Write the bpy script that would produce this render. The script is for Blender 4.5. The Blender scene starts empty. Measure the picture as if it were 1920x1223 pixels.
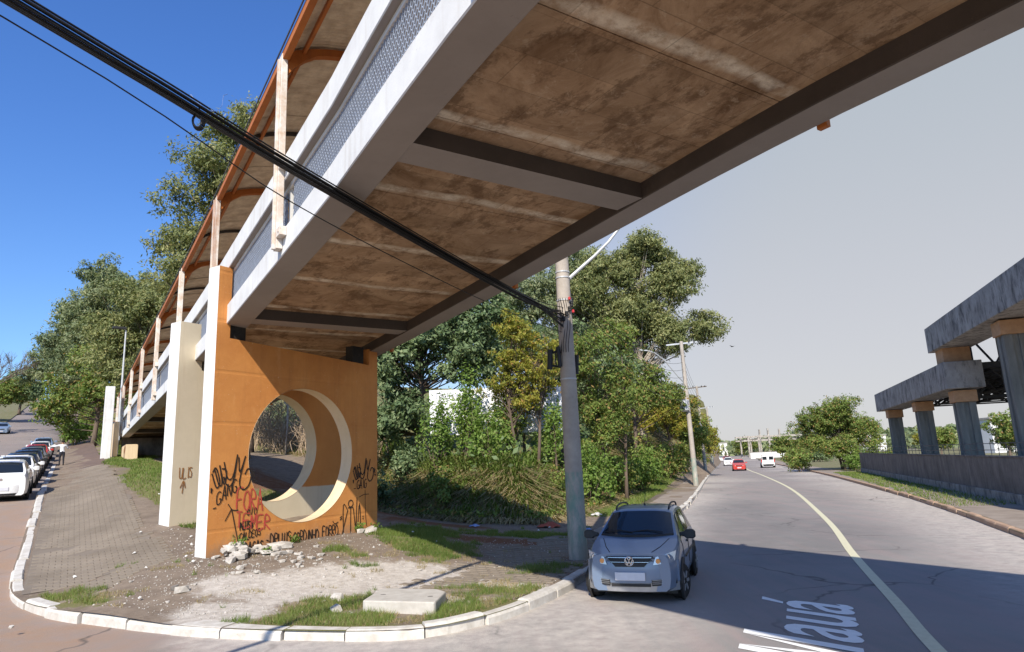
import bpy, bmesh, math, random
import numpy as np
from math import sin, cos, tan, pi, radians, atan2, sqrt
from mathutils import Vector, Matrix
from mathutils.geometry import delaunay_2d_cdt
random.seed(7)
RNG = np.random.default_rng(11)
SC = bpy.context.scene
COL = SC.collection

# ------------------------------------------------------------------ camera, sky, sun, exposure
cam_data = bpy.data.cameras.new('camera')
cam = bpy.data.objects.new('camera', cam_data)
COL.objects.link(cam)
cam.location = (0, 0, 2.5)
cam_data.sensor_width = 36.0
cam_data.lens = 36.0 * 1251.0 / 1920.0
cam_data.clip_start = 0.1
cam_data.clip_end = 8000
cam.rotation_euler = (Matrix.Rotation(pi / 2 + radians(11.4), 3, 'X') @ Matrix.Rotation(-radians(2.3), 3, 'Z')).to_euler()
SC.camera = cam

SHX, SHY = 0.227, 1.26                       # ground shift of a shadow per metre of height
SUN_EL = math.atan(1 / sqrt(SHX ** 2 + SHY ** 2))
SUN_AZ = atan2(-SHX, -SHY)                   # clockwise from +Y, where the sun stands
world = bpy.data.worlds.new('World')
SC.world = world
world.use_nodes = True
wn, wl = world.node_tree.nodes, world.node_tree.links
wn.clear()
w_out = wn.new('ShaderNodeOutputWorld')
w_bg = wn.new('ShaderNodeBackground')
w_sky = wn.new('ShaderNodeTexSky')
w_sky.sky_type = 'NISHITA'
w_sky.sun_disc = False
w_sky.sun_elevation = SUN_EL
w_sky.sun_rotation = SUN_AZ
w_sky.air_density = 1.0
w_sky.dust_density = 0.6
w_sky.ozone_density = 2.0
# a thin pale veil over the right-hand half of the sky, fading into clear blue on the left
w_geo = wn.new('ShaderNodeTexCoord')
w_dot = wn.new('ShaderNodeVectorMath'); w_dot.operation = 'DOT_PRODUCT'
w_dot.inputs[1].default_value = Vector((0.86, 0.50, -0.12)).normalized()
w_ramp = wn.new('ShaderNodeMapRange'); w_ramp.interpolation_type = 'SMOOTHSTEP'
w_ramp.inputs['From Min'].default_value = 0.12
w_ramp.inputs['From Max'].default_value = 0.74
w_ramp.inputs['To Min'].default_value = 0.0
w_ramp.inputs['To Max'].default_value = 0.93
w_mix = wn.new('ShaderNodeMix'); w_mix.data_type = 'RGBA'
w_veil = wn.new('ShaderNodeMix'); w_veil.data_type = 'RGBA'
w_veil.inputs[6].default_value = (4.75, 4.6, 4.6, 1)
w_veil.inputs[7].default_value = (3.55, 3.9, 4.15, 1)
w_sep = wn.new('ShaderNodeSeparateXYZ'); wl.new(w_geo.outputs['Generated'], w_sep.inputs[0])
w_el = wn.new('ShaderNodeMapRange'); w_el.interpolation_type = 'SMOOTHSTEP'
w_el.inputs['From Min'].default_value = 0.0; w_el.inputs['From Max'].default_value = 0.55
wl.new(w_sep.outputs[2], w_el.inputs['Value']); wl.new(w_el.outputs['Result'], w_veil.inputs[0])
wl.new(w_veil.outputs[2], w_mix.inputs[7])
w_tint = wn.new('ShaderNodeMix'); w_tint.data_type = 'RGBA'; w_tint.blend_type = 'MULTIPLY'
w_tint.inputs[0].default_value = 1.0
w_tint.inputs[7].default_value = (0.58, 0.95, 1.55, 1)
wl.new(w_geo.outputs['Generated'], w_dot.inputs[0])
wl.new(w_dot.outputs['Value'], w_ramp.inputs['Value'])
wl.new(w_ramp.outputs['Result'], w_mix.inputs[0])
w_tc = wn.new('ShaderNodeMix'); w_tc.data_type = 'RGBA'
w_tc.inputs[6].default_value = (0.78, 1.02, 1.32, 1); w_tc.inputs[7].default_value = (0.58, 0.95, 1.55, 1)
wl.new(w_el.outputs['Result'], w_tc.inputs[0]); wl.new(w_tc.outputs[2], w_tint.inputs[7])
wl.new(w_sky.outputs['Color'], w_tint.inputs[6])
wl.new(w_tint.outputs[2], w_mix.inputs[6])
wl.new(w_mix.outputs[2], w_bg.inputs['Color'])
w_bg.inputs['Strength'].default_value = 0.102
wl.new(w_bg.outputs['Background'], w_out.inputs['Surface'])

sun_data = bpy.data.lights.new('sun', 'SUN')
sun_data.energy = 5.0
sun_data.angle = radians(0.5)
sun_data.color = (1.0, 0.92, 0.79)
sun = bpy.data.objects.new('sun', sun_data)
COL.objects.link(sun)
sun.location = (-10, -40, 40)
sun.rotation_euler = Vector((SHX, SHY, -1.0)).to_track_quat('-Z', 'Y').to_euler()

SC.view_settings.view_transform = 'Standard'
SC.view_settings.look = 'None'
SC.view_settings.gamma = 1.0
SC.view_settings.use_curve_mapping = False
SC.view_settings.exposure = 0.45
SC.render.engine = 'CYCLES'
SC.cycles.max_bounces = 8
SC.cycles.diffuse_bounces = 4
SC.cycles.transparent_max_bounces = 8
SC.cycles.use_denoising = True

# ------------------------------------------------------------------ materials
def lin(c):
    return tuple(c) + (1,) if len(c) == 3 else tuple(c)

class Nodes:
    def __init__(self, name):
        self.m = bpy.data.materials.new(name)
        self.m.use_nodes = True
        self.n, self.l = self.m.node_tree.nodes, self.m.node_tree.links
        self.b = self.n['Principled BSDF']
        self.out = self.n['Material Output']
        self.tc = self.n.new('ShaderNodeTexCoord')
        self.vec = self.tc.outputs['Object']
    def mapping(self, scale=(1, 1, 1), rot=(0, 0, 0), src=None):
        mp = self.n.new('ShaderNodeMapping')
        mp.inputs['Scale'].default_value = scale
        mp.inputs['Rotation'].default_value = rot
        self.l.new(src or self.vec, mp.inputs['Vector'])
        return mp.outputs['Vector']
    def noise(self, scale, detail=5, rough=.6, vec=None, dist=0.0):
        t = self.n.new('ShaderNodeTexNoise')
        t.inputs['Scale'].default_value = scale
        t.inputs['Detail'].default_value = detail
        t.inputs['Roughness'].default_value = rough
        t.inputs['Distortion'].default_value = dist
        self.l.new(vec or self.vec, t.inputs['Vector'])
        return t.outputs['Fac']
    def ramp(self, fac, a, b, lo=0.0, hi=1.0):
        t = self.n.new('ShaderNodeMapRange')
        t.inputs['From Min'].default_value = a
        t.inputs['From Max'].default_value = b
        t.inputs['To Min'].default_value = lo
        t.inputs['To Max'].default_value = hi
        self.l.new(fac, t.inputs['Value'])
        return t.outputs['Result']
    def mix(self, fac, a, b, mode='MIX'):
        t = self.n.new('ShaderNodeMix')
        t.data_type = 'RGBA'
        t.blend_type = mode
        for sock, v in ((t.inputs[0], fac), (t.inputs[6], a), (t.inputs[7], b)):
            if isinstance(v, (int, float)):
                sock.default_value = v
            elif isinstance(v, tuple):
                sock.default_value = lin(v)
            else:
                self.l.new(v, sock)
        return t.outputs[2]
    def math(self, op, a, b=None):
        t = self.n.new('ShaderNodeMath')
        t.operation = op
        t.use_clamp = op in ('ADD', 'SUBTRACT') and False
        for sock, v in ((t.inputs[0], a), (t.inputs[1], b)):
            if v is None:
                continue
            if isinstance(v, (int, float)):
                sock.default_value = v
            else:
                self.l.new(v, sock)
        return t.outputs[0]
    def bump(self, h, strength=.3, dist=.02):
        t = self.n.new('ShaderNodeBump')
        t.inputs['Strength'].default_value = strength
        t.inputs['Distance'].default_value = dist
        self.l.new(h, t.inputs['Height'])
        self.l.new(t.outputs['Normal'], self.b.inputs['Normal'])
    def done(self, color, rough=.8, spec=.3, metal=0.0):
        if isinstance(color, tuple):
            self.b.inputs['Base Color'].default_value = lin(color)
        else:
            self.l.new(color, self.b.inputs['Base Color'])
        if isinstance(rough, (int, float)):
            self.b.inputs['Roughness'].default_value = rough
        else:
            self.l.new(rough, self.b.inputs['Roughness'])
        self.b.inputs['Specular IOR Level'].default_value = spec
        self.b.inputs['Metallic'].default_value = metal
        return self.m

def simple(name, c1, c2=None, scale=6, rough=.75, bump=.15, bscale=30, spec=.3, metal=0.0, lo=.35, hi=.65, stretch=(1, 1, 1)):
    k = Nodes(name)
    if c2 is None:
        c2 = tuple(x * .8 for x in c1)
    v = k.mapping(stretch)
    f = k.ramp(k.noise(scale, 6, .65, v), lo, hi)
    if bump:
        k.bump(k.noise(bscale, 4, .6), bump, .01)
    return k.done(k.mix(f, c1, c2), rough, spec, metal)

def m_weathered(name, base, dark, stain, stain_amt=.5, scale=1.2, streak=True, rough=.8):
    """painted or raw concrete: broad mottling, vertical streaks, small chips"""
    k = Nodes(name)
    a = k.ramp(k.noise(scale, 6, .7), .35, .7)
    c = k.mix(a, base, dark)
    if streak:
        s = k.ramp(k.noise(3.0, 5, .7, k.mapping((1, 1, .07))), .52, .72, 0, stain_amt)
        c = k.mix(s, c, stain)
    p = k.ramp(k.noise(22, 4, .6), .66, .72, 0, stain_amt)
    c = k.mix(p, c, stain)
    k.bump(k.noise(45, 5, .7), .25, .01)
    return k.done(c, rough, .25)

MAT = {}
def setup_materials():
    M = MAT
    k = Nodes('orange_painted_concrete')
    c = k.mix(k.ramp(k.noise(.7, 7, .72), .34, .68), (.65, .285, .08), (.53, .205, .055))
    c = k.mix(k.ramp(k.noise(3.2, 6, .75, k.mapping((1, 1, .05))), .50, .72, 0, .5), c, (.40, .155, .05))
    c = k.mix(k.ramp(k.noise(2.2, 5, .7, k.mapping((1, 1, .35))), .60, .72, 0, .35), c, (.70, .40, .17))
    sx = k.n.new('ShaderNodeSeparateXYZ'); k.l.new(k.vec, sx.inputs[0])
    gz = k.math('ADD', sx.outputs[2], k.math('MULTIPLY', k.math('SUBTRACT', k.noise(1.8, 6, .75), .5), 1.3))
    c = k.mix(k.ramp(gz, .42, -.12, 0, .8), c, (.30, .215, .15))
    c = k.mix(k.ramp(k.noise(26, 4, .6), .67, .72, 0, .55), c, (.74, .60, .42))
    w = k.n.new('ShaderNodeTexWave'); w.wave_type = 'BANDS'; w.bands_direction = 'Z'; w.inputs['Scale'].default_value = .26; w.inputs['Distortion'].default_value = .15
    k.l.new(k.vec, w.inputs['Vector'])
    k.bump(k.math('ADD', k.math('MULTIPLY', k.ramp(w.outputs['Fac'], .985, 1.0), -1.2), k.math('ADD', k.noise(40, 5, .7), k.math('MULTIPLY', k.noise(3, 4), 1.5))), .35, .012)
    M['orange'] = k.done(c, .75, .3)
    M['cream'] = m_weathered('cream_painted_concrete', (.68, .53, .345), (.60, .46, .29), (.42, .28, .16), .4, .8)
    k = Nodes('cream_paint_with_orange_shade')
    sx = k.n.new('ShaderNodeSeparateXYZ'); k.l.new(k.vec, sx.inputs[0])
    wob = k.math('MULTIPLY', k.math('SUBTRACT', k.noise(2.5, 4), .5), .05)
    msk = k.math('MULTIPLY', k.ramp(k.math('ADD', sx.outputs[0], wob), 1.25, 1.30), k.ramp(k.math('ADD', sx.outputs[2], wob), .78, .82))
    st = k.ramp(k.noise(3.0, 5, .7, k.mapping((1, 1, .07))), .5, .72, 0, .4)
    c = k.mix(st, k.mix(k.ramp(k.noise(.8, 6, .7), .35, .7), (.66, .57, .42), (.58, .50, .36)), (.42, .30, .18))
    o_ = k.mix(st, k.mix(k.ramp(k.noise(.9, 6, .7), .35, .7), (.60, .25, .068), (.52, .205, .055)), (.34, .14, .05))  # shade and warm bounced light on the cream wall, painted in as orange
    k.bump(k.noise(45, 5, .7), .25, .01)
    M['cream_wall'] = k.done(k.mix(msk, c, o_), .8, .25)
    M['white_paint'] = m_weathered('white_painted_concrete', (.67, .675, .665), (.56, .56, .55), (.40, .36, .31), .5, 1.3)
    M['beam_dark'] = m_weathered('dark_beam_side_concrete', (.085, .07, .06), (.06, .05, .043), (.11, .085, .065), .5, .8, streak=False)  # darker tone for inner girder sides and cross beam sides
    M['girder_under'] = m_weathered('grey_paint_and_rail_shade', (.30, .265, .235), (.25, .22, .195), (.18, .15, .13), .4, .6, streak=False)
    M['rust_white'] = m_weathered('rusty_white_steel', (.68, .665, .63), (.50, .36, .25), (.27, .10, .035), .95, 4.0, rough=.6)
    M['orange_steel'] = m_weathered('orange_painted_steel', (.46, .155, .035), (.36, .115, .03), (.16, .07, .03), .5, 2.0, rough=.55)
    M['roof_sheet'] = simple('fibre_cement_sheet', (.78, .69, .53), (.52, .43, .31), 3, .9, .3, 20)
    M['mesh_wire'] = simple('grey_galvanised_wire', (.40, .45, .54), (.33, .37, .45), 8, .5, 0, metal=.2)
    M['dark_steel'] = simple('dark_steel', (.035, .036, .038), (.06, .055, .05), 6, .6, .1)
    M['bearing'] = simple('dark_bearing_rubber', (.02, .02, .02), (.04, .035, .03), 6, .8, .1)
    # soffit
    k = Nodes('stained_board_formed_soffit')
    a = k.ramp(k.noise(.75, 7, .72, dist=1.0), .36, .66)
    c = k.mix(a, (.55, .38, .235), (.25, .15, .08))
    b = k.ramp(k.noise(2.2, 6, .75, k.mapping((1, .6, 1))), .50, .60, 0, .6)
    c = k.mix(b, c, (.12, .064, .032))
    g = k.ramp(k.noise(4.5, 6, .8, dist=.5), .56, .70, 0, .65)
    c = k.mix(g, c, (.58, .45, .31))
    w = k.n.new('ShaderNodeTexWave'); w.wave_type = 'BANDS'; w.bands_direction = 'Y'
    w.inputs['Scale'].default_value = .136; w.inputs['Distortion'].default_value = 1.0
    w.inputs['Detail'].default_value = 3; w.inputs['Detail Scale'].default_value = 3.0
    k.l.new(k.vec, w.inputs['Vector'])
    e = k.math('MULTIPLY', k.ramp(w.outputs['Fac'], .962, .998), k.ramp(k.noise(2.6, 6, .75), .38, .60, .1, 1.0))
    c = k.mix(e, c, (.76, .66, .51))
    br = k.n.new('ShaderNodeTexBrick')
    br.inputs['Scale'].default_value = 1.0; br.inputs['Brick Width'].default_value = 1.25; br.inputs['Row Height'].default_value = .62
    br.inputs['Mortar Size'].default_value = .008
    br.inputs['Color1'].default_value = (1, 1, 1, 1); br.inputs['Color2'].default_value = (.60, .60, .60, 1); br.inputs['Mortar'].default_value = (.42, .42, .42, 1)
    k.l.new(k.vec, br.inputs['Vector'])
    c = k.mix(.55, c, br.outputs['Color'], 'MULTIPLY')
    k.bump(k.noise(14, 8, .75), .6, .03)
    M['soffit'] = k.done(c, .9, .15)
    # station concrete
    k = Nodes('streaked_grey_concrete')
    a = k.ramp(k.noise(.9, 6, .7), .35, .65)
    c = k.mix(a, (.46, .42, .37), (.31, .28, .245))
    s = k.ramp(k.noise(2.6, 6, .75, k.mapping((1, 1, .38))), .48, .66, 0, .85)
    c = k.mix(s, c, (.055, .052, .05))
    k.bump(k.noise(30, 5, .7), .3, .02)
    M['station'] = k.done(c, .9, .2)
    k = Nodes('dark_boundary_wall_concrete')
    s = k.ramp(k.noise(1.6, 7, .78, k.mapping((1, 1, .4))), .38, .68)
    c = k.mix(s, (.25, .225, .20), (.105, .095, .088))
    k.bump(k.noise(30, 5, .7), .3, .02)
    M['wall_dark'] = k.done(c, .9, .2)
    M['col_concrete'] = simple('grey_green_column_concrete', (.27, .26, .225), (.15, .15, .13), 2.0, .85, .25, stretch=(1, 1, .2))
    M['cap_orange'] = simple('orange_column_cap', (.58, .33, .17), (.48, .26, .13), 4, .7, .1)
    # asphalt
    k = Nodes('worn_dusty_asphalt')
    at = k.n.new('ShaderNodeVertexColor'); at.layer_name = 'Col'
    sep = k.n.new('ShaderNodeSeparateColor'); k.l.new(at.outputs['Color'], sep.inputs[0])
    a = k.ramp(k.noise(.35, 7, .7, dist=.6), .35, .68)
    c = k.mix(a, (.30, .28, .265), (.24, .228, .22))
    st = k.ramp(k.noise(1.2, 5, .7, k.mapping((1.6, .16, 1), (0, 0, radians(20)))), .42, .62, 0, .7)
    c = k.mix(st, c, (.345, .275, .262))
    d = k.math('MULTIPLY', sep.outputs[0], k.ramp(k.noise(3.2, 6, .75), .25, .62))
    c = k.mix(d, c, (.58, .525, .47))
    d2 = k.math('MULTIPLY', sep.outputs[1], k.ramp(k.noise(1.3, 6, .75), .30, .62, .35, 1))
    c = k.mix(d2, c, (.36, .235, .155))
    vo = k.n.new('ShaderNodeTexVoronoi'); vo.feature = 'DISTANCE_TO_EDGE'; vo.inputs['Scale'].default_value = .32
    nd = k.n.new('ShaderNodeTexNoise'); nd.inputs['Scale'].default_value = 1.4; k.l.new(k.vec, nd.inputs['Vector'])
    mv = k.mix(.35, k.vec, nd.outputs['Color'])
    k.l.new(mv, vo.inputs['Vector'])
    cr = k.math('MULTIPLY', k.ramp(vo.outputs['Distance'], .0, .008, .75, 0), k.ramp(k.noise(.22, 3), .46, .56))
    c = k.mix(k.math('MULTIPLY', sep.outputs[2], k.ramp(k.noise(.9, 5, .7), .3, .55, .25, .6)), c, (.15, .147, .148))
    c = k.mix(cr, c, (.05, .047, .045))
    gr = k.noise(100, 3, .7)
    c = k.mix(k.ramp(gr, .42, .60, 0, .5), c, (.12, .112, .105))
    k.bump(gr, .35, .006)
    M['asphalt'] = k.done(c, .88, .2)
    # lot ground
    k = Nodes('bare_lot_soil_and_dust')
    at = k.n.new('ShaderNodeVertexColor'); at.layer_name = 'Col'
    sep = k.n.new('ShaderNodeSeparateColor'); k.l.new(at.outputs['Color'], sep.inputs[0])
    n1 = k.noise(2.3, 7, .75); n2 = k.noise(7, 6, .7); n3 = k.noise(60, 4, .7)
    c = k.mix(k.ramp(n1, .35, .65), (.27, .215, .165), (.18, .14, .108))
    dm = k.ramp(k.math('ADD', sep.outputs[0], k.math('MULTIPLY', k.math('SUBTRACT', n1, .5), 1.3)), .35, .62)
    sand = k.mix(k.ramp(n2, .35, .65), (.60, .55, .49), (.42, .37, .32))
    c = k.mix(dm, c, sand)
    rm = k.ramp(k.math('ADD', sep.outputs[2], k.math('MULTIPLY', k.math('SUBTRACT', n1, .5), 1.0)), .35, .65)
    c = k.mix(rm, c, (.19, .092, .052))
    gm = k.ramp(k.math('ADD', sep.outputs[1], k.math('MULTIPLY', k.math('SUBTRACT', n2, .5), 1.6)), .42, .62)
    gcol = k.mix(k.ramp(n3, .35, .65), (.13, .14, .05), (.22, .19, .09))
    c = k.mix(gm, c, gcol)
    vo = k.n.new('ShaderNodeTexVoronoi'); vo.inputs['Scale'].default_value = 9.0
    k.l.new(k.vec, vo.inputs['Vector'])
    peb = k.ramp(vo.outputs['Distance'], .10, .2, .55, 0)
    c = k.mix(k.math('MULTIPLY', peb, k.ramp(n2, .5, .6)), c, (.50, .46, .41))
    k.bump(k.math('ADD', n3, k.math('MULTIPLY', n2, 1.5)), .7, .03)
    M['lot'] = k.done(c, .95, .1)
    M['paver'] = simple('worn_grey_brown_paver', (.165, .135, .102), (.235, .195, .15), .8, .9, .3, 50)
    M['paver_bed'] = simple('dark_mossy_joint_sand', (.165, .135, .105), (.205, .17, .135), 2, .95, .3)
    M['far_walk'] = simple('reddish_far_pavement', (.165, .115, .09), (.12, .085, .07), 1.5, .9, .2)
    M['walk_grey'] = simple('dusty_pavement', (.30, .255, .215), (.22, .18, .15), 1.2, .9, .3)
    M['kerb_white'] = m_weathered('whitewashed_kerb_concrete', (.62, .595, .55), (.42, .385, .335), (.33, .235, .15), .85, 3.6, streak=False)
    M['kerb_dust'] = m_weathered('rust_stained_kerb_concrete', (.46, .33, .24), (.36, .23, .15), (.22, .11, .06), .6, 2.0, streak=False)
    M['line_paint'] = simple('worn_pale_yellow_road_paint', (.61, .58, .41), (.51, .48, .33), 8, .7, .1, lo=.4, hi=.8)
    M['overlay_letter'] = simple('white_overlay_letters', (.80, .80, .79), (.74, .74, .73), 8, .7, .1)
    M['rubble'] = simple('broken_pale_concrete', (.52, .49, .45), (.36, .33, .29), 7, .9, .5, 25)
    M['slab'] = simple('pale_concrete_cover', (.50, .47, .42), (.40, .37, .325), 5, .9, .35, 40)
    M['pole'] = m_weathered('grey_pole_concrete', (.46, .44, .42), (.36, .345, .33), (.20, .17, .15), .5, 1.6)
    k = Nodes('pole_concrete_green_base')
    sx = k.n.new('ShaderNodeSeparateXYZ'); k.l.new(k.vec, sx.inputs[0])
    n1 = k.noise(5, 6, .75, k.mapping((1, 1, .3)))
    c = k.mix(k.ramp(k.noise(1.6, 6, .7), .35, .65), (.43, .385, .335), (.31, .275, .24))
    band = k.math('MULTIPLY', k.ramp(sx.outputs[2], 2.05, 2.0), k.ramp(n1, .42, .60, 0, .8))
    c = k.mix(band, c, (.15, .27, .22))
    c = k.mix(k.math('MULTIPLY', k.ramp(sx.outputs[2], .55, .1), k.ramp(n1, .45, .6)), c, (.30, .25, .22))
    k.bump(k.noise(40, 5, .7), .3, .01)
    M['pole_green'] = k.done(c, .85, .2)
    M['cable'] = simple('black_cable_sheath', (.012, .012, .013), (.02, .02, .02), 10, .5, 0)
    M['graffiti'] = simple('black_spray_paint', (.018, .015, .013), (.03, .022, .018), 8, .6, 0)
    M['graffiti_red'] = simple('red_spray_paint', (.52, .06, .055), (.45, .09, .05), 8, .6, 0)
    M['graffiti_brown'] = simple('brown_spray_paint', (.34, .16, .05), (.25, .11, .04), 8, .7, 0)
    M['billboard'] = simple('white_billboard_face', (.78, .79, .82), (.72, .73, .77), 1, .6, 0)
    M['grey_print'] = simple('grey_lettering', (.42, .42, .45), (.36, .36, .39), 3, .7, 0)
    # vehicle materials
    def paint(name, c, metal=.0):
        k = Nodes(name)
        k.b.inputs['Coat Weight'].default_value = .7
        k.b.inputs['Coat Roughness'].default_value = .08
        dirt = k.ramp(k.noise(3, 5, .7), .45, .75, 0, .18)
        return k.done(k.mix(dirt, c, (.20, .17, .14)), .38, .4, metal)
    M['p_silver'] = paint('silver_blue_car_paint', (.155, .21, .305), .3)
    M['p_white'] = paint('white_car_paint', (.78, .78, .77))
    M['p_dark'] = paint('dark_navy_car_paint', (.018, .026, .055))
    M['p_black'] = paint('black_car_paint', (.015, .016, .018))
    M['p_red'] = paint('red_car_paint', (.48, .035, .025))
    M['p_blue'] = paint('pale_blue_car_paint', (.25, .34, .48), .3)
    M['p_grey'] = paint('grey_car_paint', (.16, .165, .17), .3)
    k = Nodes('tinted_car_glass')
    M['car_glass'] = k.done((.012, .016, .022), .04, .6)
    k = Nodes('clear_windscreen_glass')
    k.b.inputs['Transmission Weight'].default_value = .82
    k.b.inputs['IOR'].default_value = 1.35
    M['windscreen'] = k.done((.55, .62, .68), .02, .5)
    M['plastic'] = simple('black_trim_plastic', (.022, .022, .024), (.03, .03, .03), 8, .55, 0)
    M['tyre'] = simple('tyre_rubber', (.018, .018, .018), (.03, .028, .026), 8, .85, .1)
    M['rim'] = simple('silver_wheel_metal', (.45, .46, .48), (.36, .37, .38), 6, .35, 0, metal=.7)
    k = Nodes('headlight_lens')
    M['lens'] = k.done((.62, .65, .68), .12, .6, .35)
    k = Nodes('amber_lens'); M['amber'] = k.done((.75, .32, .10), .2, .5)
    k = Nodes('red_tail_lens'); M['tail'] = k.done((.42, .02, .02), .2, .5)
    M['plate'] = simple('pale_number_plate', (.62, .62, .66), (.56, .56, .60), 6, .5, 0)
    k = Nodes('chrome'); M['chrome'] = k.done((.75, .76, .78), .15, .5, .9)
    # people
    M['skin'] = simple('skin', (.36, .21, .14), (.32, .18, .12), 5, .6, 0)
    M['white_cloth'] = simple('white_shirt_cloth', (.76, .76, .76), (.66, .66, .67), 5, .9, 0)
    M['dark_cloth'] = simple('dark_trouser_cloth', (.03, .032, .04), (.02, .02, .026), 5, .9, 0)
    M['yellow_cloth'] = simple('yellow_cloth', (.58, .35, .05), (.5, .28, .04), 5, .9, 0)
    M['hair'] = simple('dark_hair', (.015, .012, .01), (.02, .016, .012), 9, .7, 0)
    # vegetation
    M['bark_pale'] = simple('pale_eucalyptus_bark', (.42, .37, .31), (.27, .22, .175), 2.5, .9, .5, 12, stretch=(1, 1, .25))
    M['bark'] = simple('brown_bark', (.16, .12, .09), (.09, .066, .05), 3, .95, .6, 14, stretch=(1, 1, .3))
    M['dry_twig'] = simple('dry_pale_twig', (.40, .31, .215), (.26, .19, .13), 3, .95, .2)
    def leaf(name, a, b, c3, trans=.28):
        k = Nodes(name)
        at = k.n.new('ShaderNodeVertexColor'); at.layer_name = 'Col'
        sep = k.n.new('ShaderNodeSeparateColor'); k.l.new(at.outputs['Color'], sep.inputs[0])
        col = k.mix(sep.outputs[0], a, b)
        col = k.mix(k.ramp(sep.outputs[1], .78, 1.0), col, c3)
        k.done(col, .55, .25)
        tr = k.n.new('ShaderNodeBsdfTranslucent')
        k.l.new(k.mix(1.0, col, (1.25, 1.3, .7), 'MULTIPLY'), tr.inputs['Color'])
        mx = k.n.new('ShaderNodeMixShader'); mx.inputs[0].default_value = trans
        k.l.new(k.b.outputs[0], mx.inputs[1]); k.l.new(tr.outputs[0], mx.inputs[2])
        k.l.new(mx.outputs[0], k.out.inputs['Surface'])
        return k.m
    M['leaf_euc'] = leaf('eucalyptus_leaf', (.125, .155, .055), (.26, .275, .115), (.33, .30, .13))
    M['leaf_blue'] = leaf('blue_green_eucalyptus_leaf', (.125, .17, .085), (.25, .285, .15), (.32, .32, .17))
    M['leaf_dark'] = leaf('dark_glossy_leaf', (.07, .115, .048), (.175, .235, .108), (.26, .30, .15), .2)
    M['leaf_yellow'] = leaf('yellow_green_leaf', (.18, .205, .034), (.32, .30, .05), (.36, .21, .055), .35)
    M['leaf_mid'] = leaf('mid_green_leaf', (.105, .16, .036), (.215, .275, .066), (.33, .20, .08), .32)
    M['leaf_bright'] = leaf('bright_green_leaf', (.11, .19, .036), (.195, .29, .062), (.26, .28, .10), .35)
    M['grass'] = leaf('lawn_grass_blade', (.10, .165, .03), (.18, .235, .055), (.31, .25, .12), .3)
    M['grass_dry'] = leaf('dry_grass_blade', (.26, .205, .105), (.38, .30, .165), (.16, .18, .065), .25)
    M['forest_floor'] = simple('leaf_litter_forest_floor', (.075, .055, .035), (.045, .04, .024), 2, .95, .5, 15)
    M['verge'] = simple('verge_grass_soil', (.12, .135, .05), (.20, .165, .10), 1.2, .95, .4, 20)
    M['far_land'] = simple('far_grassland', (.10, .115, .06), (.14, .125, .08), .02, .95, 0)
    M['far_hill'] = simple('far_wooded_hill', (.07, .085, .07), (.10, .115, .095), .02, .95, 0)
    M['brick_wall'] = simple('orange_rendered_wall', (.46, .20, .10), (.38, .16, .08), 2, .85, .2)
    M['white_wall'] = simple('white_building_wall', (.68, .68, .66), (.6, .6, .58), .5, .8, 0)
    M['grey_metal'] = simple('grey_galvanised_metal', (.52, .53, .54), (.42, .43, .44), 3, .5, 0, metal=.3)
    M['litter'] = simple('white_litter', (.68, .67, .65), (.5, .49, .46), 9, .8, 0)
    M['red_cloth'] = simple('red_rag', (.40, .09, .05), (.3, .07, .04), 6, .9, .2)
    M['blue_plastic'] = simple('blue_plastic_bag', (.10, .20, .48), (.3, .36, .52), 6, .5, .1)
    M['red_plastic'] = simple('red_plastic', (.50, .03, .04), (.4, .03, .03), 6, .4, 0)
setup_materials()

# ------------------------------------------------------------------ object helpers
AX = radians(-33.2)
UX, UY = sin(AX), cos(AX)          # along the footbridge (and the street on the left)
RX_, RY_ = cos(AX), -sin(AX)       # to the right of it
def LS(lat, s, z=0.0):
    return (lat * RX_ + s * UX, lat * RY_ + s * UY, z)
def toLS(x, y):
    return x * RX_ + y * RY_, x * UX + y * UY

def link_mesh(name, me, mat, parent=None):
    o = bpy.data.objects.new(name, me)
    COL.objects.link(o)
    for m in (mat if isinstance(mat, (list, tuple)) else [mat]):
        me.materials.append(m)
    if parent is not None:
        o.parent = parent
    return o

def root(name, label, cat, loc=(0, 0, 0), rz=0.0, group=None, kind=None):
    o = bpy.data.objects.new(name, None)
    COL.objects.link(o)
    o.location = loc
    o.rotation_euler = (0, 0, rz)
    o.empty_display_size = .2
    return tag(o, label, cat, group, kind)

def tag(o, label=None, cat=None, group=None, kind=None):
    if label: o['label'] = label
    if cat: o['category'] = cat
    if group: o['group'] = group
    if kind: o['kind'] = kind
    return o

def dup(o, parent=None):
    c = o.copy()
    COL.objects.link(c)
    if parent is not None:
        c.parent = parent
    for ch in list(o.children):
        dup(ch, c)
    return c

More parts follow.
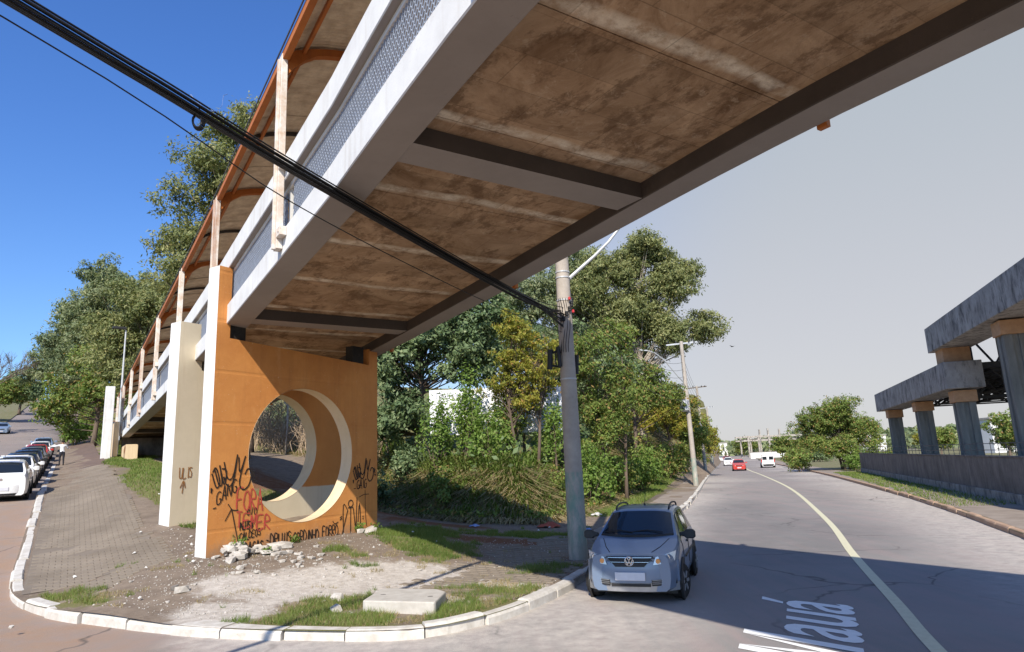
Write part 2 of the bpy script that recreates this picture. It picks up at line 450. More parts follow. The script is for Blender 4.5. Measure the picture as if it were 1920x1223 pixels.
class MB:
    """collects vertices and faces of ONE mesh"""
    def __init__(self, org=(0, 0, 0)):
        self.v, self.f, self.mi = [], [], []
        self.o = Vector(org)
        self.cur = 0
    def add(self, vs, fs):
        b = len(self.v)
        self.v += [tuple(Vector(p) - self.o) for p in vs]
        for f in fs:
            self.f.append(tuple(b + i for i in f)); self.mi.append(self.cur)
    def hexa(self, p):       # 8 points: bottom ring 0-3, top ring 4-7
        self.add(p, [(3, 2, 1, 0), (4, 5, 6, 7), (0, 1, 5, 4), (1, 2, 6, 5), (2, 3, 7, 6), (3, 0, 4, 7)])
    def box(self, x0, x1, y0, y1, z0, z1):
        self.hexa([(x0, y0, z0), (x1, y0, z0), (x1, y1, z0), (x0, y1, z0), (x0, y0, z1), (x1, y0, z1), (x1, y1, z1), (x0, y1, z1)])
    def obox(self, c, a, b, d):   # centre and three half-axes
        c, a, b, d = Vector(c), Vector(a), Vector(b), Vector(d)
        self.hexa([c - a - b - d, c + a - b - d, c + a + b - d, c - a + b - d, c - a - b + d, c + a - b + d, c + a + b + d, c - a + b + d])
    def bar(self, p, q, w, h, up=(0, 0, 1)):
        p, q = Vector(p), Vector(q)
        d = (q - p)
        if d.length < 1e-6: return
        t = d.normalized()
        up = Vector(up)
        if abs(t.dot(up)) > .98: up = Vector((1, 0, 0))
        sx = t.cross(up).normalized(); sz = sx.cross(t)
        self.obox((p + q) / 2, sx * w / 2, d / 2, sz * h / 2)
    def tube(self, pts, r, n=6, caps=True):
        pts = [Vector(p) for p in pts]
        rs = r if isinstance(r, (list, tuple)) else [r] * len(pts)
        vs, fs = [], []
        for i, p in enumerate(pts):
            t = (pts[min(i + 1, len(pts) - 1)] - pts[max(i - 1, 0)])
            t = t.normalized() if t.length > 1e-9 else Vector((0, 0, 1))
            up = Vector((0, 0, 1)) if abs(t.z) < .95 else Vector((1, 0, 0))
            a = t.cross(up).normalized(); b = a.cross(t)
            for k in range(n):
                an = 2 * pi * k / n
                vs.append(p + (a * cos(an) + b * sin(an)) * rs[i])
        for i in range(len(pts) - 1):
            for k in range(n):
                k2 = (k + 1) % n
                fs.append((i * n + k, i * n + k2, (i + 1) * n + k2, (i + 1) * n + k))
        if caps:
            fs.append(tuple(range(n))[::-1]); fs.append(tuple((len(pts) - 1) * n + k for k in range(n)))
        self.add(vs, fs)
    def sweep(self, rings, closed=True, caps=True):
        n = len(rings[0]); vs = [p for r in rings for p in r]; fs = []
        for i in range(len(rings) - 1):
            for k in range(n if closed else n - 1):
                k2 = (k + 1) % n
                fs.append((i * n + k, i * n + k2, (i + 1) * n + k2, (i + 1) * n + k))
        if caps and closed:
            fs.append(tuple(range(n))[::-1]); fs.append(tuple((len(rings) - 1) * n + k for k in range(n)))
        self.add(vs, fs)
    def lathe(self, prof, c, axis='Z', n=20):   # prof: (radius, height)
        c = Vector(c); vs, fs = [], []
        for r_, h in prof:
            for k in range(n):
                a = 2 * pi * k / n
                p = {'Z': (r_ * cos(a), r_ * sin(a), h), 'X': (h, r_ * cos(a), r_ * sin(a)), 'Y': (r_ * sin(a), h, r_ * cos(a))}[axis]
                vs.append(c + Vector(p))
        for i in range(len(prof) - 1):
            for k in range(n):
                k2 = (k + 1) % n
                fs.append((i * n + k, i * n + k2, (i + 1) * n + k2, (i + 1) * n + k))
        fs.append(tuple(range(n))[::-1]); fs.append(tuple((len(prof) - 1) * n + k for k in range(n)))
        self.add(vs, fs)
    def build(self, name, mat, parent=None, smooth=False, bevel=0.0, fix=True):
        me = bpy.data.meshes.new(name)
        me.from_pydata(self.v, [], self.f)
        if any(self.mi):
            me.polygons.foreach_set('material_index', self.mi)
        if fix:
            bm = bmesh.new(); bm.from_mesh(me)
            bmesh.ops.recalc_face_normals(bm, faces=bm.faces)
            bm.to_mesh(me); bm.free()
        if smooth:
            me.polygons.foreach_set('use_smooth', [True] * len(me.polygons))
            if smooth != 'all':
                try: me.set_sharp_from_angle(angle=radians(40))
                except Exception: pass
        me.update()
        o = link_mesh(name, me, mat, parent)
        if bevel:
            b = o.modifiers.new('bevel', 'BEVEL'); b.width = bevel; b.segments = 2; b.limit_method = 'ANGLE'
        return o

def np_mesh(name, V, loops, nper, mat, parent=None, col=None, smooth=False):
    """V (n,3); loops flat vertex indices of faces that all have nper corners; col (n,3) colour per vertex"""
    me = bpy.data.meshes.new(name)
    V = np.asarray(V, dtype=np.float32); loops = np.asarray(loops, dtype=np.int32).ravel()
    nf = len(loops) // nper
    me.vertices.add(len(V)); me.vertices.foreach_set('co', V.ravel())
    me.loops.add(len(loops)); me.loops.foreach_set('vertex_index', loops)
    me.polygons.add(nf)
    me.polygons.foreach_set('loop_start', np.arange(0, nf * nper, nper, dtype=np.int32))
    me.polygons.foreach_set('loop_total', np.full(nf, nper, dtype=np.int32))
    if smooth: me.polygons.foreach_set('use_smooth', np.ones(nf, dtype=bool))
    me.update(calc_edges=True)
    if col is not None:
        ca = me.color_attributes.new('Col', 'FLOAT_COLOR', 'POINT')
        c4 = np.ones((len(V), 4), dtype=np.float32); c4[:, :3] = col
        ca.data.foreach_set('color', c4.ravel())
    return link_mesh(name, me, mat, parent)

# ------------------------------------------------------------------ ground heights
def sstep(x, a, b):
    t = np.clip((np.asarray(x, float) - a) / (b - a), 0, 1)
    return t * t * (3 - 2 * t)
S_S = [-400, 15.5, 17.2, 19.2, 21.6, 25.5, 29, 33.2, 45, 67.2, 100, 146, 200, 262, 285, 340, 480]
S_Z = [0, 0, .05, .2, .45, .98, 1.48, 1.88, 2.5, 3.9, 7.0, 12.2, 19.4, 27.6, 29.0, 27, 8]
A2 = radians(-33.58)
U2 = (sin(A2), cos(A2)); R2 = (cos(A2), -sin(A2))
KLAT = -0.88                                    # kerb line of the street on the left, in its own frame
def st2(x, y): return x * R2[0] + y * R2[1], x * U2[0] + y * U2[1]
def P2(lat, s): return lat * R2[0] + s * U2[0], lat * R2[1] + s * U2[1]
_sx = np.linspace(-60, 480, 1081)
_sz = np.interp(_sx, S_S, S_Z)
for _ in range(3):
    _sz = np.convolve(np.pad(_sz, 2, mode='edge'), np.ones(5) / 5, 'valid')
def street_z(s): return np.interp(s, _sx, _sz)

KERB = [P2(KLAT, s) for s in (330, 280, 240, 200, 170, 140, 115, 95, 80, 68, 58, 50, 43, 37, 32, 28, 25, 22.5, 20.5)] + [
        (-11.3, 15.5), (-10.55, 14.5), (-9.55, 13.55), (-8.4, 12.75), (-7.1, 12.05), (-5.8, 11.4), (-4.6, 10.95), (-3.4, 10.62), (-2.3, 10.42), (-1.4, 10.48),
        (-.6, 11.1), (.15, 12.15), (.9, 13.6), (1.55, 15.2), (2.4, 17.3), (3.3, 19.7), (4.3, 22.4), (5.35, 25.3), (6.5, 28.5), (8.0, 32.7),
        (10.0, 39), (12.6, 47.5), (16.0, 58.8), (20.2, 72.5), (25, 88), (30, 104), (37, 126), (45.5, 153), (56, 188), (73, 245), (99, 333)]
KERB_R = [(5.5, -4), (7.6, 3), (9.4, 9), (11.0, 13), (13.0, 18.1), (15.6, 24.7), (18.6, 33), (21.6, 42), (24.4, 50.5), (28, 61.5), (33, 78), (38.5, 96.5), (47.5, 127), (57, 157), (67, 189), (85, 245), (112, 333)]
KR_ROAD = np.array(KERB[29:])                   # the part of the kerb that faces the main road
def seg_dist(x, y, poly):
    x = np.atleast_1d(np.asarray(x, float)); y = np.atleast_1d(np.asarray(y, float))
    d = np.full(x.shape, 1e9)
    for (ax, ay), (bx, by) in zip(poly[:-1], poly[1:]):
        vx, vy = bx - ax, by - ay
        t = np.clip(((x - ax) * vx + (y - ay) * vy) / (vx * vx + vy * vy), 0, 1)
        d = np.minimum(d, np.hypot(x - ax - t * vx, y - ay - t * vy))
    return d
def road_z(x, y):
    l2, s2 = st2(np.asarray(x, float), np.asarray(y, float))
    return street_z(s2) * (1 - sstep(l2, 0.0, 5.0))
# the foot of the overgrown bank, from under the ramp round to the main road
BANK = [LS(14, 90)[:2], LS(14, 56)[:2], LS(13.4, 43)[:2], LS(12.3, 34)[:2], (-6.6, 30.6), (-1.9, 25.6), (.9, 24.7), (2.4, 26.8), (4.2, 32.0), (6.8, 40.5), (11.8, 56.5), (19.5, 82), (30, 116), (50, 180)]
def poly_side(x, y, poly):
    """signed distance: positive on the left of the polyline's direction"""
    x = np.atleast_1d(np.asarray(x, float)); y = np.atleast_1d(np.asarray(y, float))
    best = np.full(x.shape, 1e9); sg = np.zeros(x.shape)
    for (ax, ay), (bx, by) in zip(poly[:-1], poly[1:]):
        vx, vy = bx - ax, by - ay
        t = np.clip(((x - ax) * vx + (y - ay) * vy) / (vx * vx + vy * vy), 0, 1)
        d = np.hypot(x - ax - t * vx, y - ay - t * vy)
        cr = vx * (y - ay) - vy * (x - ax)
        m = d < best
        best = np.where(m, d, best); sg = np.where(m, np.sign(cr), sg)
    return best * sg
def lot_z(x, y):
    x = np.asarray(x, float); y = np.asarray(y, float)
    l2, s2 = st2(x, y)
    z = street_z(s2) + .46 * sstep(l2, -.5, 2.4) * sstep(s2, 12, 17)
    z = z * (1 - .9 * sstep(l2, 6.5, 13) * (1 - sstep(s2, 30, 48)))
    z = z - .36 * sstep(l2, 3.0, 4.2) * (1 - sstep(l2, 8, 10)) * sstep(s2, 18.3, 19.4) * (1 - sstep(s2, 23.5, 27))
    dk = seg_dist(x, y, KR_ROAD).reshape(x.shape)
    z = z * sstep(dk, .3, 6.5)
    bd = poly_side(x, y, BANK).reshape(x.shape)
    bd = np.where(bd > 1.0, bd - 1.0, 0)
    z = z + (1.9 * sstep(bd, 0, 2.5) + .035 * bd) * sstep(l2, 7, 11)
    return z + .145
def lz(x, y): return float(lot_z(np.array([x]), np.array([y]))[0])
def rz(x, y): return float(road_z(np.array([x]), np.array([y]))[0])

def in_poly(x, y, poly):
    inside = np.zeros(len(x), bool); n = len(poly)
    for i in range(n):
        x1, y1 = poly[i]; x2, y2 = poly[(i + 1) % n]
        if y1 == y2: continue
        c = ((y1 > y) != (y2 > y)) & (x < (x2 - x1) * (y - y1) / (y2 - y1) + x1)
        inside ^= c
    return inside
def densify(poly, step_fn, closed=True):
    out = []; n = len(poly)
    for i in range(n if closed else n - 1):
        a, b = poly[i], poly[(i + 1) % n]
        L = math.hypot(b[0] - a[0], b[1] - a[1]); st = step_fn((a[0] + b[0]) / 2, (a[1] + b[1]) / 2)
        k = max(1, int(L / st))
        out += [(a[0] + (b[0] - a[0]) * j / k, a[1] + (b[1] - a[1]) * j / k) for j in range(k)]
    if not closed: out.append(poly[-1])
    return out
def smooth_line(P, n=4):
    """Catmull-Rom through the points"""
    P = [np.array(p, float) for p in P]; out = []
    for i in range(len(P) - 1):
        p0, p1, p2, p3 = P[max(i - 1, 0)], P[i], P[i + 1], P[min(i + 2, len(P) - 1)]
        for j in range(n):
            t = j / n
            q = .5 * ((2 * p1) + (-p0 + p2) * t + (2 * p0 - 5 * p1 + 4 * p2 - p3) * t * t + (-p0 + 3 * p1 - 3 * p2 + p3) * t ** 3)
            out.append(tuple(q))
    out.append(tuple(P[-1]))
    return out
def sheet(name, poly, zfn, mat, rings, colfn=None, parent=None):
    """a triangulated ground sheet; rings: (max distance from camera, grid spacing)"""
    stp = lambda x, y: next(sp for md, sp in rings if math.hypot(x, y) <= md)
    out = densify(poly, lambda x, y: stp(x, y) * 1.2)
    xs = np.array([p[0] for p in out]); ys = np.array([p[1] for p in out])
    pts = []; r0 = 0
    for md, sp in rings:
        lo_x, hi_x = max(xs.min(), -md), min(xs.max(), md); lo_y, hi_y = max(ys.min(), -md), min(ys.max(), md)
        if hi_x <= lo_x or hi_y <= lo_y: r0 = md; continue
        gx, gy = np.meshgrid(np.arange(lo_x, hi_x, sp), np.arange(lo_y, hi_y, sp))
        gx = gx.ravel() + RNG.uniform(-.25, .25, gx.size) * sp; gy = gy.ravel() + RNG.uniform(-.25, .25, gy.size) * sp
        d = np.hypot(gx, gy); m = (d > r0) & (d <= md)
        gx, gy = gx[m], gy[m]
        m = in_poly(gx, gy, out); gx, gy = gx[m], gy[m]
        if len(gx):
            m = seg_dist(gx, gy, out + [out[0]]) > sp * .35
            pts += list(zip(gx[m], gy[m]))
        r0 = md
    vin = [Vector(p) for p in out] + [Vector(p) for p in pts]
    n = len(out)
    vo, eo, fo, *_ = delaunay_2d_cdt(vin, [(i, (i + 1) % n) for i in range(n)], [], 1, 1e-4)
    vx = np.array([v.x for v in vo]); vy = np.array([v.y for v in vo])
    V = np.stack([vx, vy, zfn(vx, vy)], 1)
    F = []
    for f in fo:
        a, b, c = f[:3]
        if (vx[b] - vx[a]) * (vy[c] - vy[a]) - (vy[b] - vy[a]) * (vx[c] - vx[a]) < 0: f = [a, c, b]
        F.append(list(f)[:3])
    return np_mesh(name, V, np.array(F), 3, mat, parent, col=colfn(vx, vy) if colfn else None, smooth=True)

def vnoise(x, y, sc, seed=0):
    """smooth value noise 0..1"""
    x = np.asarray(x, float) * sc + 37.7 * seed; y = np.asarray(y, float) * sc - 19.3 * seed
    xi, yi = np.floor(x).astype(int), np.floor(y).astype(int); fx, fy = x - xi, y - yi
    fx = fx * fx * (3 - 2 * fx); fy = fy * fy * (3 - 2 * fy)
    def h(a, b):
        n = (a * 374761393 + b * 668265263 + seed * 974711) & 0x7fffffff
        n = ((n ^ (n >> 13)) * 1274126177) & 0x7fffffff
        return ((n ^ (n >> 16)) & 0xffff) / 65535.0
    return (h(xi, yi) * (1 - fx) + h(xi + 1, yi) * fx) * (1 - fy) + (h(xi, yi + 1) * (1 - fx) + h(xi + 1, yi + 1) * fx) * fy

KERB_S = KERB[:18] + smooth_line(KERB[18:36], 3) + KERB[36:]
LOT_POLY = KERB_S + [(20, 350), (-120, 330)]
def blob(x, y, cx, cy, rx, ry, rot=0):
    c, s_ = cos(rot), sin(rot); dx, dy = x - cx, y - cy
    u_, v_ = (dx * c + dy * s_) / rx, (-dx * s_ + dy * c) / ry
    return np.clip(1.35 - np.hypot(u_, v_), 0, 1)
def lot_masks(x, y):
    sand = np.maximum.reduce([blob(x, y, -3.4, 14.3, 2.9, 1.5, .6), blob(x, y, -1.2, 13.2, 1.6, 1.2), blob(x, y, -5.0, 11.9, 1.0, .9), blob(x, y, -5.5, 13.6, 1.1, 1.0) * .8, blob(x, y, .1, 12.9, .9, 1.3) * .7])
    grass = np.maximum.reduce([blob(x, y, -3.1, 10.95, 1.5, .8, -.1), blob(x, y, -3.3, 12.4, .8, .7), blob(x, y, -.9, 11.2, 1.1, .9, .5) * .85, blob(x, y, -.6, 13.0, 1.0, .9) * .65, blob(x, y, -.2, 12.2, .7, 1.6, -.3) * .75, blob(x, y, -8.6, 13.4, 1.5, .5, -.55),
                               blob(x, y, -3.2, 20.2, 1.6, 2.4, .3), blob(x, y, -2.2, 17.8, 1.2, 1.4) * .85, blob(x, y, .3, 21.8, 2.2, 1.1) * .7, blob(x, y, .4, 15.3, .9, .7) * .7, blob(x, y, -4.0, 16.0, 1.6, .5, -1) * .4])
    l2, s2 = st2(x, y)
    # the lawn strip along the paved walk, and the verge beyond the pole
    edge = 2.3 + .5 * np.sin(s2 * .35)
    grass = np.maximum(grass, sstep(l2, edge - .3, edge + .3) * (1 - sstep(l2, edge + 2.2, edge + 3.4)) * sstep(s2, 20.5, 22.5) * 1.0)
    grass = np.maximum(grass, sstep(y, 26.5, 29) * sstep(seg_dist(x, y, KR_ROAD), 2.0, 2.5) * (l2 > 14))
    grass = np.maximum(grass, blob(x, y, -9.6, 24.2, 2.2, 2.0))
    red = np.maximum.reduce([blob(x, y, -.8, 20.0, 2.4, .8, .1), blob(x, y, -3.0, 24.2, 2.2, 1.2), blob(x, y, 1.3, 19.0, 1.0, 2.4) * .9, blob(x, y, -6, 27, 2.5, 2.5)])
    red = np.maximum(red, sstep(l2, 5, 6) * (1 - sstep(l2, 9, 10)) * sstep(s2, 24, 28) * .6)
    return np.stack([sand, grass, red], 1)
def road_masks(x, y):
    dl = seg_dist(x, y, KERB_S); dr = seg_dist(x, y, KERB_R)
    l2, s2 = st2(x, y)
    dust = np.maximum(.95 * (1 - sstep(dl, .2, 2.2)) * (y < 75) * (l2 > 1.5), 1.05 * (1 - sstep(dr, .5, 3.3)))
    dust = np.maximum(dust, .9 * blob(x, y, 1.0, 10.8, 1.6, 2.2, -.4)) * np.where(l2 < 1.5, .35, 1)
    red = (1 - sstep(l2, .2, 2.4)) * (1 - .75 * sstep(s2, 24, 46))
    patch = np.maximum(blob(x, y, 8.2, 21.5, 2.6, 5.5, -.35), .8 * blob(x, y, 9.5, 30, 2, 6, -.35)) * 1.6
    return np.stack([dust, red, np.clip(patch, 0, 1)], 1)

def build_ground():
    g = MB(); R_ = 6000
    g.add([(-R_, -R_, -.6), (R_, -R_, -.6), (R_, R_, -.6), (-R_, R_, -.6)], [(0, 1, 2, 3)])
    tag(g.build('ground', MAT['far_land'], fix=False), 'grassy land stretching to the horizon', kind='structure')
    rp = [(-150, -40), (60, -40), (330, 340), (330, 420), (-330, 420), (-330, 60)]
    tag(sheet('road', rp, road_z, MAT['asphalt'], [(20, .4), (45, 1.2), (130, 4), (900, 12)], road_masks), 'worn dusty asphalt of the main road and the side street', kind='structure')
    lot = sheet('lot_ground', LOT_POLY, lot_z, MAT['lot'], [(18, .28), (32, .5), (75, 1.8), (900, 8)], lot_masks)
    tag(lot, 'bare dusty corner lot with grass patches and red soil', kind='structure')
    # far side of the side street
    lv = [P2(-9.6, s) for s in (10, 20, 30, 40, 55, 70, 90, 110, 140, 170, 200, 240, 280, 330)] + [P2(-150, 330), P2(-150, 10)]
    tag(sheet('left_verge', lv, lambda x, y: road_z(x, y) + .14, MAT['verge'], [(60, 3), (900, 9)]), 'grassy far side of the side street', kind='structure')
    rv = KERB_R + [(330, 333), (330, -4)]
    tag(sheet('right_verge', rv, lambda x, y: .14 + 0 * x, MAT['verge'], [(60, 2.5), (900, 12)]), 'grassy ground beside the station', kind='structure')
    # pavements lie 6 mm above the lot
    def strip(name, line, off0, off1, zfn, mat, label, dz=.006, sd=1):
        line = [np.array(p) for p in line]; V = []; 
        n = 7
        for i, p in enumerate(line):
            t = line[min(i + 1, len(line) - 1)] - line[max(i - 1, 0)]; t = t / np.hypot(*t)
            nn = np.array([-t[1], t[0]]) * sd
            for k in range(n):
                q = p + nn * (off0 + (off1 - off0) * k / (n - 1))
                V.append((q[0], q[1]))
        V = np.array(V); Z = zfn(V[:, 0], V[:, 1]) + dz
        L = []
        for i in range(len(line) - 1):
            for k in range(n - 1):
                a = i * n + k
                L.append((a, a + 1, a + n + 1, a + n) if sd < 0 else (a, a + n, a + n + 1, a + 1))
        o = np_mesh(name, np.column_stack([V, Z]), np.array(L), 4, mat)
        return tag(o, label, kind='structure')
    sidel = [P2(KLAT, s) for s in np.arange(48, 300, 2.0)]
    strip('far_pavement', sidel, .28, 3.0, lot_z, MAT['far_walk'], 'reddish pavement climbing the hill beside the kerb', .01, sd=-1)
    r2 = smooth_line([tuple(p) for p in KR_ROAD[5:]], 6)
    strip('road_pavement', r2, .25, 1.9, lot_z, MAT['walk_grey'], 'dusty pavement along the main road', .01)
    strip('station_pavement', smooth_line(KERB_R, 5), .22, 2.4, lambda x, y: .14 + 0 * x, MAT['walk_grey'], 'grey pavement below the station wall', .008, sd=-1)
build_ground()

# kerbs of separate stones
def kerb(name, label, line, mat, width, height, zfn, length, side=1, maxn=300, top=None):
    par = root(name, label, None, kind='structure')
    line = [np.array(p) for p in line]
    seg = np.array([np.hypot(*(line[i + 1] - line[i])) for i in range(len(line) - 1)]); cum = np.concatenate([[0], np.cumsum(seg)])
    def at(d):
        i = min(np.searchsorted(cum, d, 'right') - 1, len(seg) - 1); t = (d - cum[i]) / seg[i]
        return line[i] + (line[i + 1] - line[i]) * t
    d = 0.0; n = 0
    while d < cum[-1] - .3 and n < maxn:
        p = at(d); far = math.hypot(*p)
        L = length * (1 if far < 45 else 2.2 if far < 90 else 5) * random.uniform(.85, 1.15)
        m = MB((p[0], p[1], 0)); K = 3; rings = []
        gap = .012 + .02 * random.random()
        jz = random.uniform(-.03, .018) if far < 45 else 0
        ja = random.uniform(-.035, .035) if far < 45 else 0
        for j in range(K + 1):
            dd = min(d + gap + (L - 2 * gap) * j / K, cum[-1])
            q = at(dd); e = at(min(dd + .2, cum[-1])) - at(max(dd - .2, 0)); e = e / max(np.hypot(*e), 1e-6); nn = np.array([-e[1], e[0]]) * side
            wq = width(q) if callable(width) else width
            z0 = float(zfn(np.array([q[0]]), np.array([q[1]]))[0])
            w0 = nn * ja
            c = [(0, -.25), (.0, height - .05), (.03, height - .012), (.06, height), (wq - .03, height), (wq, height - .03), (wq, -.25)]
            rings.append([(q[0] + (nn * a)[0] + w0[0], q[1] + (nn * a)[1] + w0[1], z0 + h + (jz if h > 0 else 0)) for a, h in c])
        m.sweep(rings)
        m.build('kerb_stone', mat, par).location = (p[0], p[1], 0)
        d += L; n += 1
    return par
def lot_kerb_w(q):
    x, y = q
    return .24 + .26 * float(np.exp(-((x + 6.3) / 2.3) ** 2 - ((y - 11.6) / 2) ** 2))
kerb('kerb', 'whitewashed kerb stones curving round the corner lot', KERB_S[10:], MAT['kerb_white'], lot_kerb_w, .175, road_z, 1.15, side=1)
kerb('kerb', 'rust stained kerb stones along the station side of the main road', KERB_R[:-2], MAT['kerb_dust'], .2, .17, lambda x, y: 0 * x, 1.2, side=-1)

# block paving of the walk beside the street, and of the pavement round the pole
def paving():
    par = root('pavement', 'worn block paving beside the kerb of the side street', None, kind='structure')
    # bedding sheet a little below the block tops
    blocks = []
    def lay(s0, s1, l0, l1, rowh, bw, keep=None):
        i = 0; s_ = s0
        while s_ < s1:
            l_ = l0 - (bw / 2 if i % 2 else 0)
            while l_ < l1:
                if l_ + bw / 2 > l0: blocks.append((s_ + rowh / 2, l_ + bw / 2, rowh, bw))
                l_ += bw
            s_ += rowh; i += 1
    lay(15.6, 48, KLAT + .33, 2.05, .17, .25)
    B = []
    for s_, l_, h, w in blocks:
        x, y = P2(l_, s_)
        edge = 2.0 - .35 * vnoise(s_, 0, .8, 3) - max(0, 17.5 - s_) * .9 * vnoise(s_, 1, .5, 4)
        edge += .35 * (s_ < 21)
        if l_ > edge or vnoise(x, y, 1.4, 5) > .86: continue
        if math.hypot(x + 9.6, y - 13.6) < .9 or seg_dist(x, y, KERB_S)[0] < .36: continue
        B.append((math.hypot(x, y), x, y, h, w, R2, U2))
    # pavement of the main road, from the pole towards the corner
    rl = smooth_line([tuple(p) for p in KR_ROAD[1:9]], 8)
    rl = densify(rl, lambda x, y: .17, closed=False)
    for i in range(len(rl) - 1):
        a, b = np.array(rl[i]), np.array(rl[i + 1]); t = (b - a) / np.hypot(*(b - a)); nn = np.array([-t[1], t[0]])
        for k in range(11):
            q = a + nn * (.42 + .25 * (k + (.5 if i % 2 else 0)))
            x, y = float(q[0]), float(q[1])
            if y > 21.5 or y < 12.3: continue
            pr = vnoise(x, y, 1.1, 8) + .5 * sstep(y, 17, 12.5) + .4 * (k > 8)
            if pr > 1.02: continue
            if math.hypot(x - 1.36, y - 16.67) < .42: continue
            B.append((math.hypot(x, y), x, y, .17, .25, (-nn[0], -nn[1]), (t[0], t[1])))
    B.sort()
    X = np.array([b[1] for b in B]); Y = np.array([b[2] for b in B])
    Z = lot_z(X, Y)
    zx = (lot_z(X + .1, Y) - Z) / .1; zy = (lot_z(X, Y + .1) - Z) / .1
    # one shared block for the nearest ones, all others joined
    proto = {}
    def block_mesh(w, h):
        k = (round(w, 3), round(h, 3))
        if k not in proto:
            m = MB(); g = .0045
            a, b = w / 2 - g, h / 2 - g; c = .012
            r0 = [(-a, -b, -.05), (a, -b, -.05), (a, b, -.05), (-a, b, -.05)]
            r1 = [(-a, -b, -.008), (a, -b, -.008), (a, b, -.008), (-a, b, -.008)]
            r2 = [(-a + c, -b + c, 0), (a - c, -b + c, 0), (a - c, b - c, 0), (-a + c, b - c, 0)]
            m.add(r0 + r1 + r2, [(0, 1, 5, 4), (1, 2, 6, 5), (2, 3, 7, 6), (3, 0, 4, 7), (4, 5, 9, 8), (5, 6, 10, 9), (6, 7, 11, 10), (7, 4, 8, 11), (8, 9, 10, 11)])
            me = bpy.data.meshes.new('paver'); me.from_pydata(m.v, [], m.f); me.materials.append(MAT['paver'])
            proto[k] = me
        return proto[k]
    mb = MB()
    for i, (d, x, y, h, w, rr, uu) in enumerate(B):
        dz = .022 + random.uniform(-.004, .004)
        ex = Vector((rr[0], rr[1], zx[i] * rr[0] + zy[i] * rr[1] + random.uniform(-.012, .012))).normalized()
        ey = Vector((uu[0], uu[1], zx[i] * uu[0] + zy[i] * uu[1] + random.uniform(-.012, .012))).normalized()
        ez = ex.cross(ey)
        me = block_mesh(w, h)
        M4 = Matrix(((ex.x, ey.x, ez.x, x), (ex.y, ey.y, ez.y, y), (ex.z, ey.z, ez.z, Z[i] + dz), (0, 0, 0, 1)))
        if i < 300:
            o = bpy.data.objects.new('paver', me); COL.objects.link(o); o.parent = par; o.matrix_local = M4
        else:
            mb.add([M4 @ v.co for v in me.vertices], [tuple(p.vertices) for p in me.polygons])
    tag(mb.build('paver_field', MAT['paver'], par, fix=False), kind='stuff')
    # sand bed
    V = []; L = []
    ss = np.arange(17.4, 48.5, .6)
    for s_ in ss:
        for l_ in np.linspace(KLAT + .3, 1.75 + .25 * sin(s_ * 1.9) - .3 * (s_ < 18.5), 6):
            V.append(P2(l_, s_))
    V = np.array(V)
    for i in range(len(ss) - 1):
        for k in range(5):
            a = i * 6 + k; L.append((a, a + 1, a + 7, a + 6))
    np_mesh('sand_bed', np.column_stack([V, lot_z(V[:, 0], V[:, 1]) + .008]), np.array(L), 4, MAT['paver_bed'], par)
paving()

# ------------------------------------------------------------------ road markings, and the added overlay word
def ribbon(line, width, zfn, dz):
    line = [np.array(p) for p in line]; m = MB(); rings = []
    V, F = [], []
    for i, p in enumerate(line):
        t = line[min(i + 1, len(line) - 1)] - line[max(i - 1, 0)]; t = t / np.hypot(*t); nn = np.array([-t[1], t[0]])
        w = width
        for sgn in (1, -1):
            q = p + nn * sgn * w / 2
            V.append((q[0], q[1], zfn(q[0], q[1]) + dz))
    for i in range(len(line) - 1):
        F.append((2 * i + 1, 2 * i + 3, 2 * i + 2, 2 * i))
    m.add(V, F); return m
CENTRE = smooth_line([(1.4, -3), (3.4, 3.6), (5.06, 8.83), (6.05, 11.55), (7.87, 16.65), (11.23, 25.65), (18.0, 45.8), (25, 70), (32.5, 97), (44, 134), (62, 186)], 8)
tag(ribbon(CENTRE, .185, lambda x, y: 0.0, .008).build('centre_line', MAT['line_paint'], fix=False), 'pale yellow painted line curving along the middle of the road', kind='structure')

def text_mesh(s, size=1.0):
    cu = bpy.data.curves.new('t', 'FONT'); cu.body = s; cu.size = size; cu.resolution_u = 3; cu.offset = .012 if s == 'auá' else 0
    o = bpy.data.objects.new('t', cu); COL.objects.link(o)
    dg = bpy.context.evaluated_depsgraph_get(); me = bpy.data.meshes.new_from_object(o.evaluated_get(dg))
    bpy.data.objects.remove(o); bpy.data.curves.remove(cu)
    return me
def overlay_word():  # street name of a map overlay, added here as lettering on the asphalt
    me = text_mesh('auá')
    V = np.array([v.co[:] for v in me.vertices]); w = V[:, 0].max(); hh = .73     # cap height of the face
    p0 = np.array([3.86, 8.12]); ex = np.array([1.38, 3.31]); ey = np.array([-1.10, 1.20])
    q0 = p0 + ex * .335
    X = q0 + np.outer(V[:, 0] / w, ex * .665) + np.outer(V[:, 1] / hh, ey)
    m = MB((p0[0], p0[1], 0)); m.add([(x, y, .007) for x, y in X], [tuple(p.vertices) for p in me.polygons])
    def M_(u, v): q = p0 + ex * u + ey * v; return (q[0], q[1], .007)
    a = .062                                                                       # the capital M of four strokes
    for P in (((0, 0), (a, 0), (a, 1), (0, 1)), ((.29 - a, 0), (.29, 0), (.29, 1), (.29 - a, 1)), ((.112, 0), (.145, 0), (.145, .32), (a + .001, 1)), ((.146, 0), (.178, 0), (.29 - a - .001, 1), (.146, .32))):
        m.add([M_(*p) for p in P], [(0, 1, 2, 3)])
    o = m.build('street_name_overlay', MAT['overlay_letter'], fix=False)
    o.location = (p0[0], p0[1], 0)
    tag(o, 'white street name lettering of a map overlay, added flat on the asphalt', 'road lettering')
overlay_word()

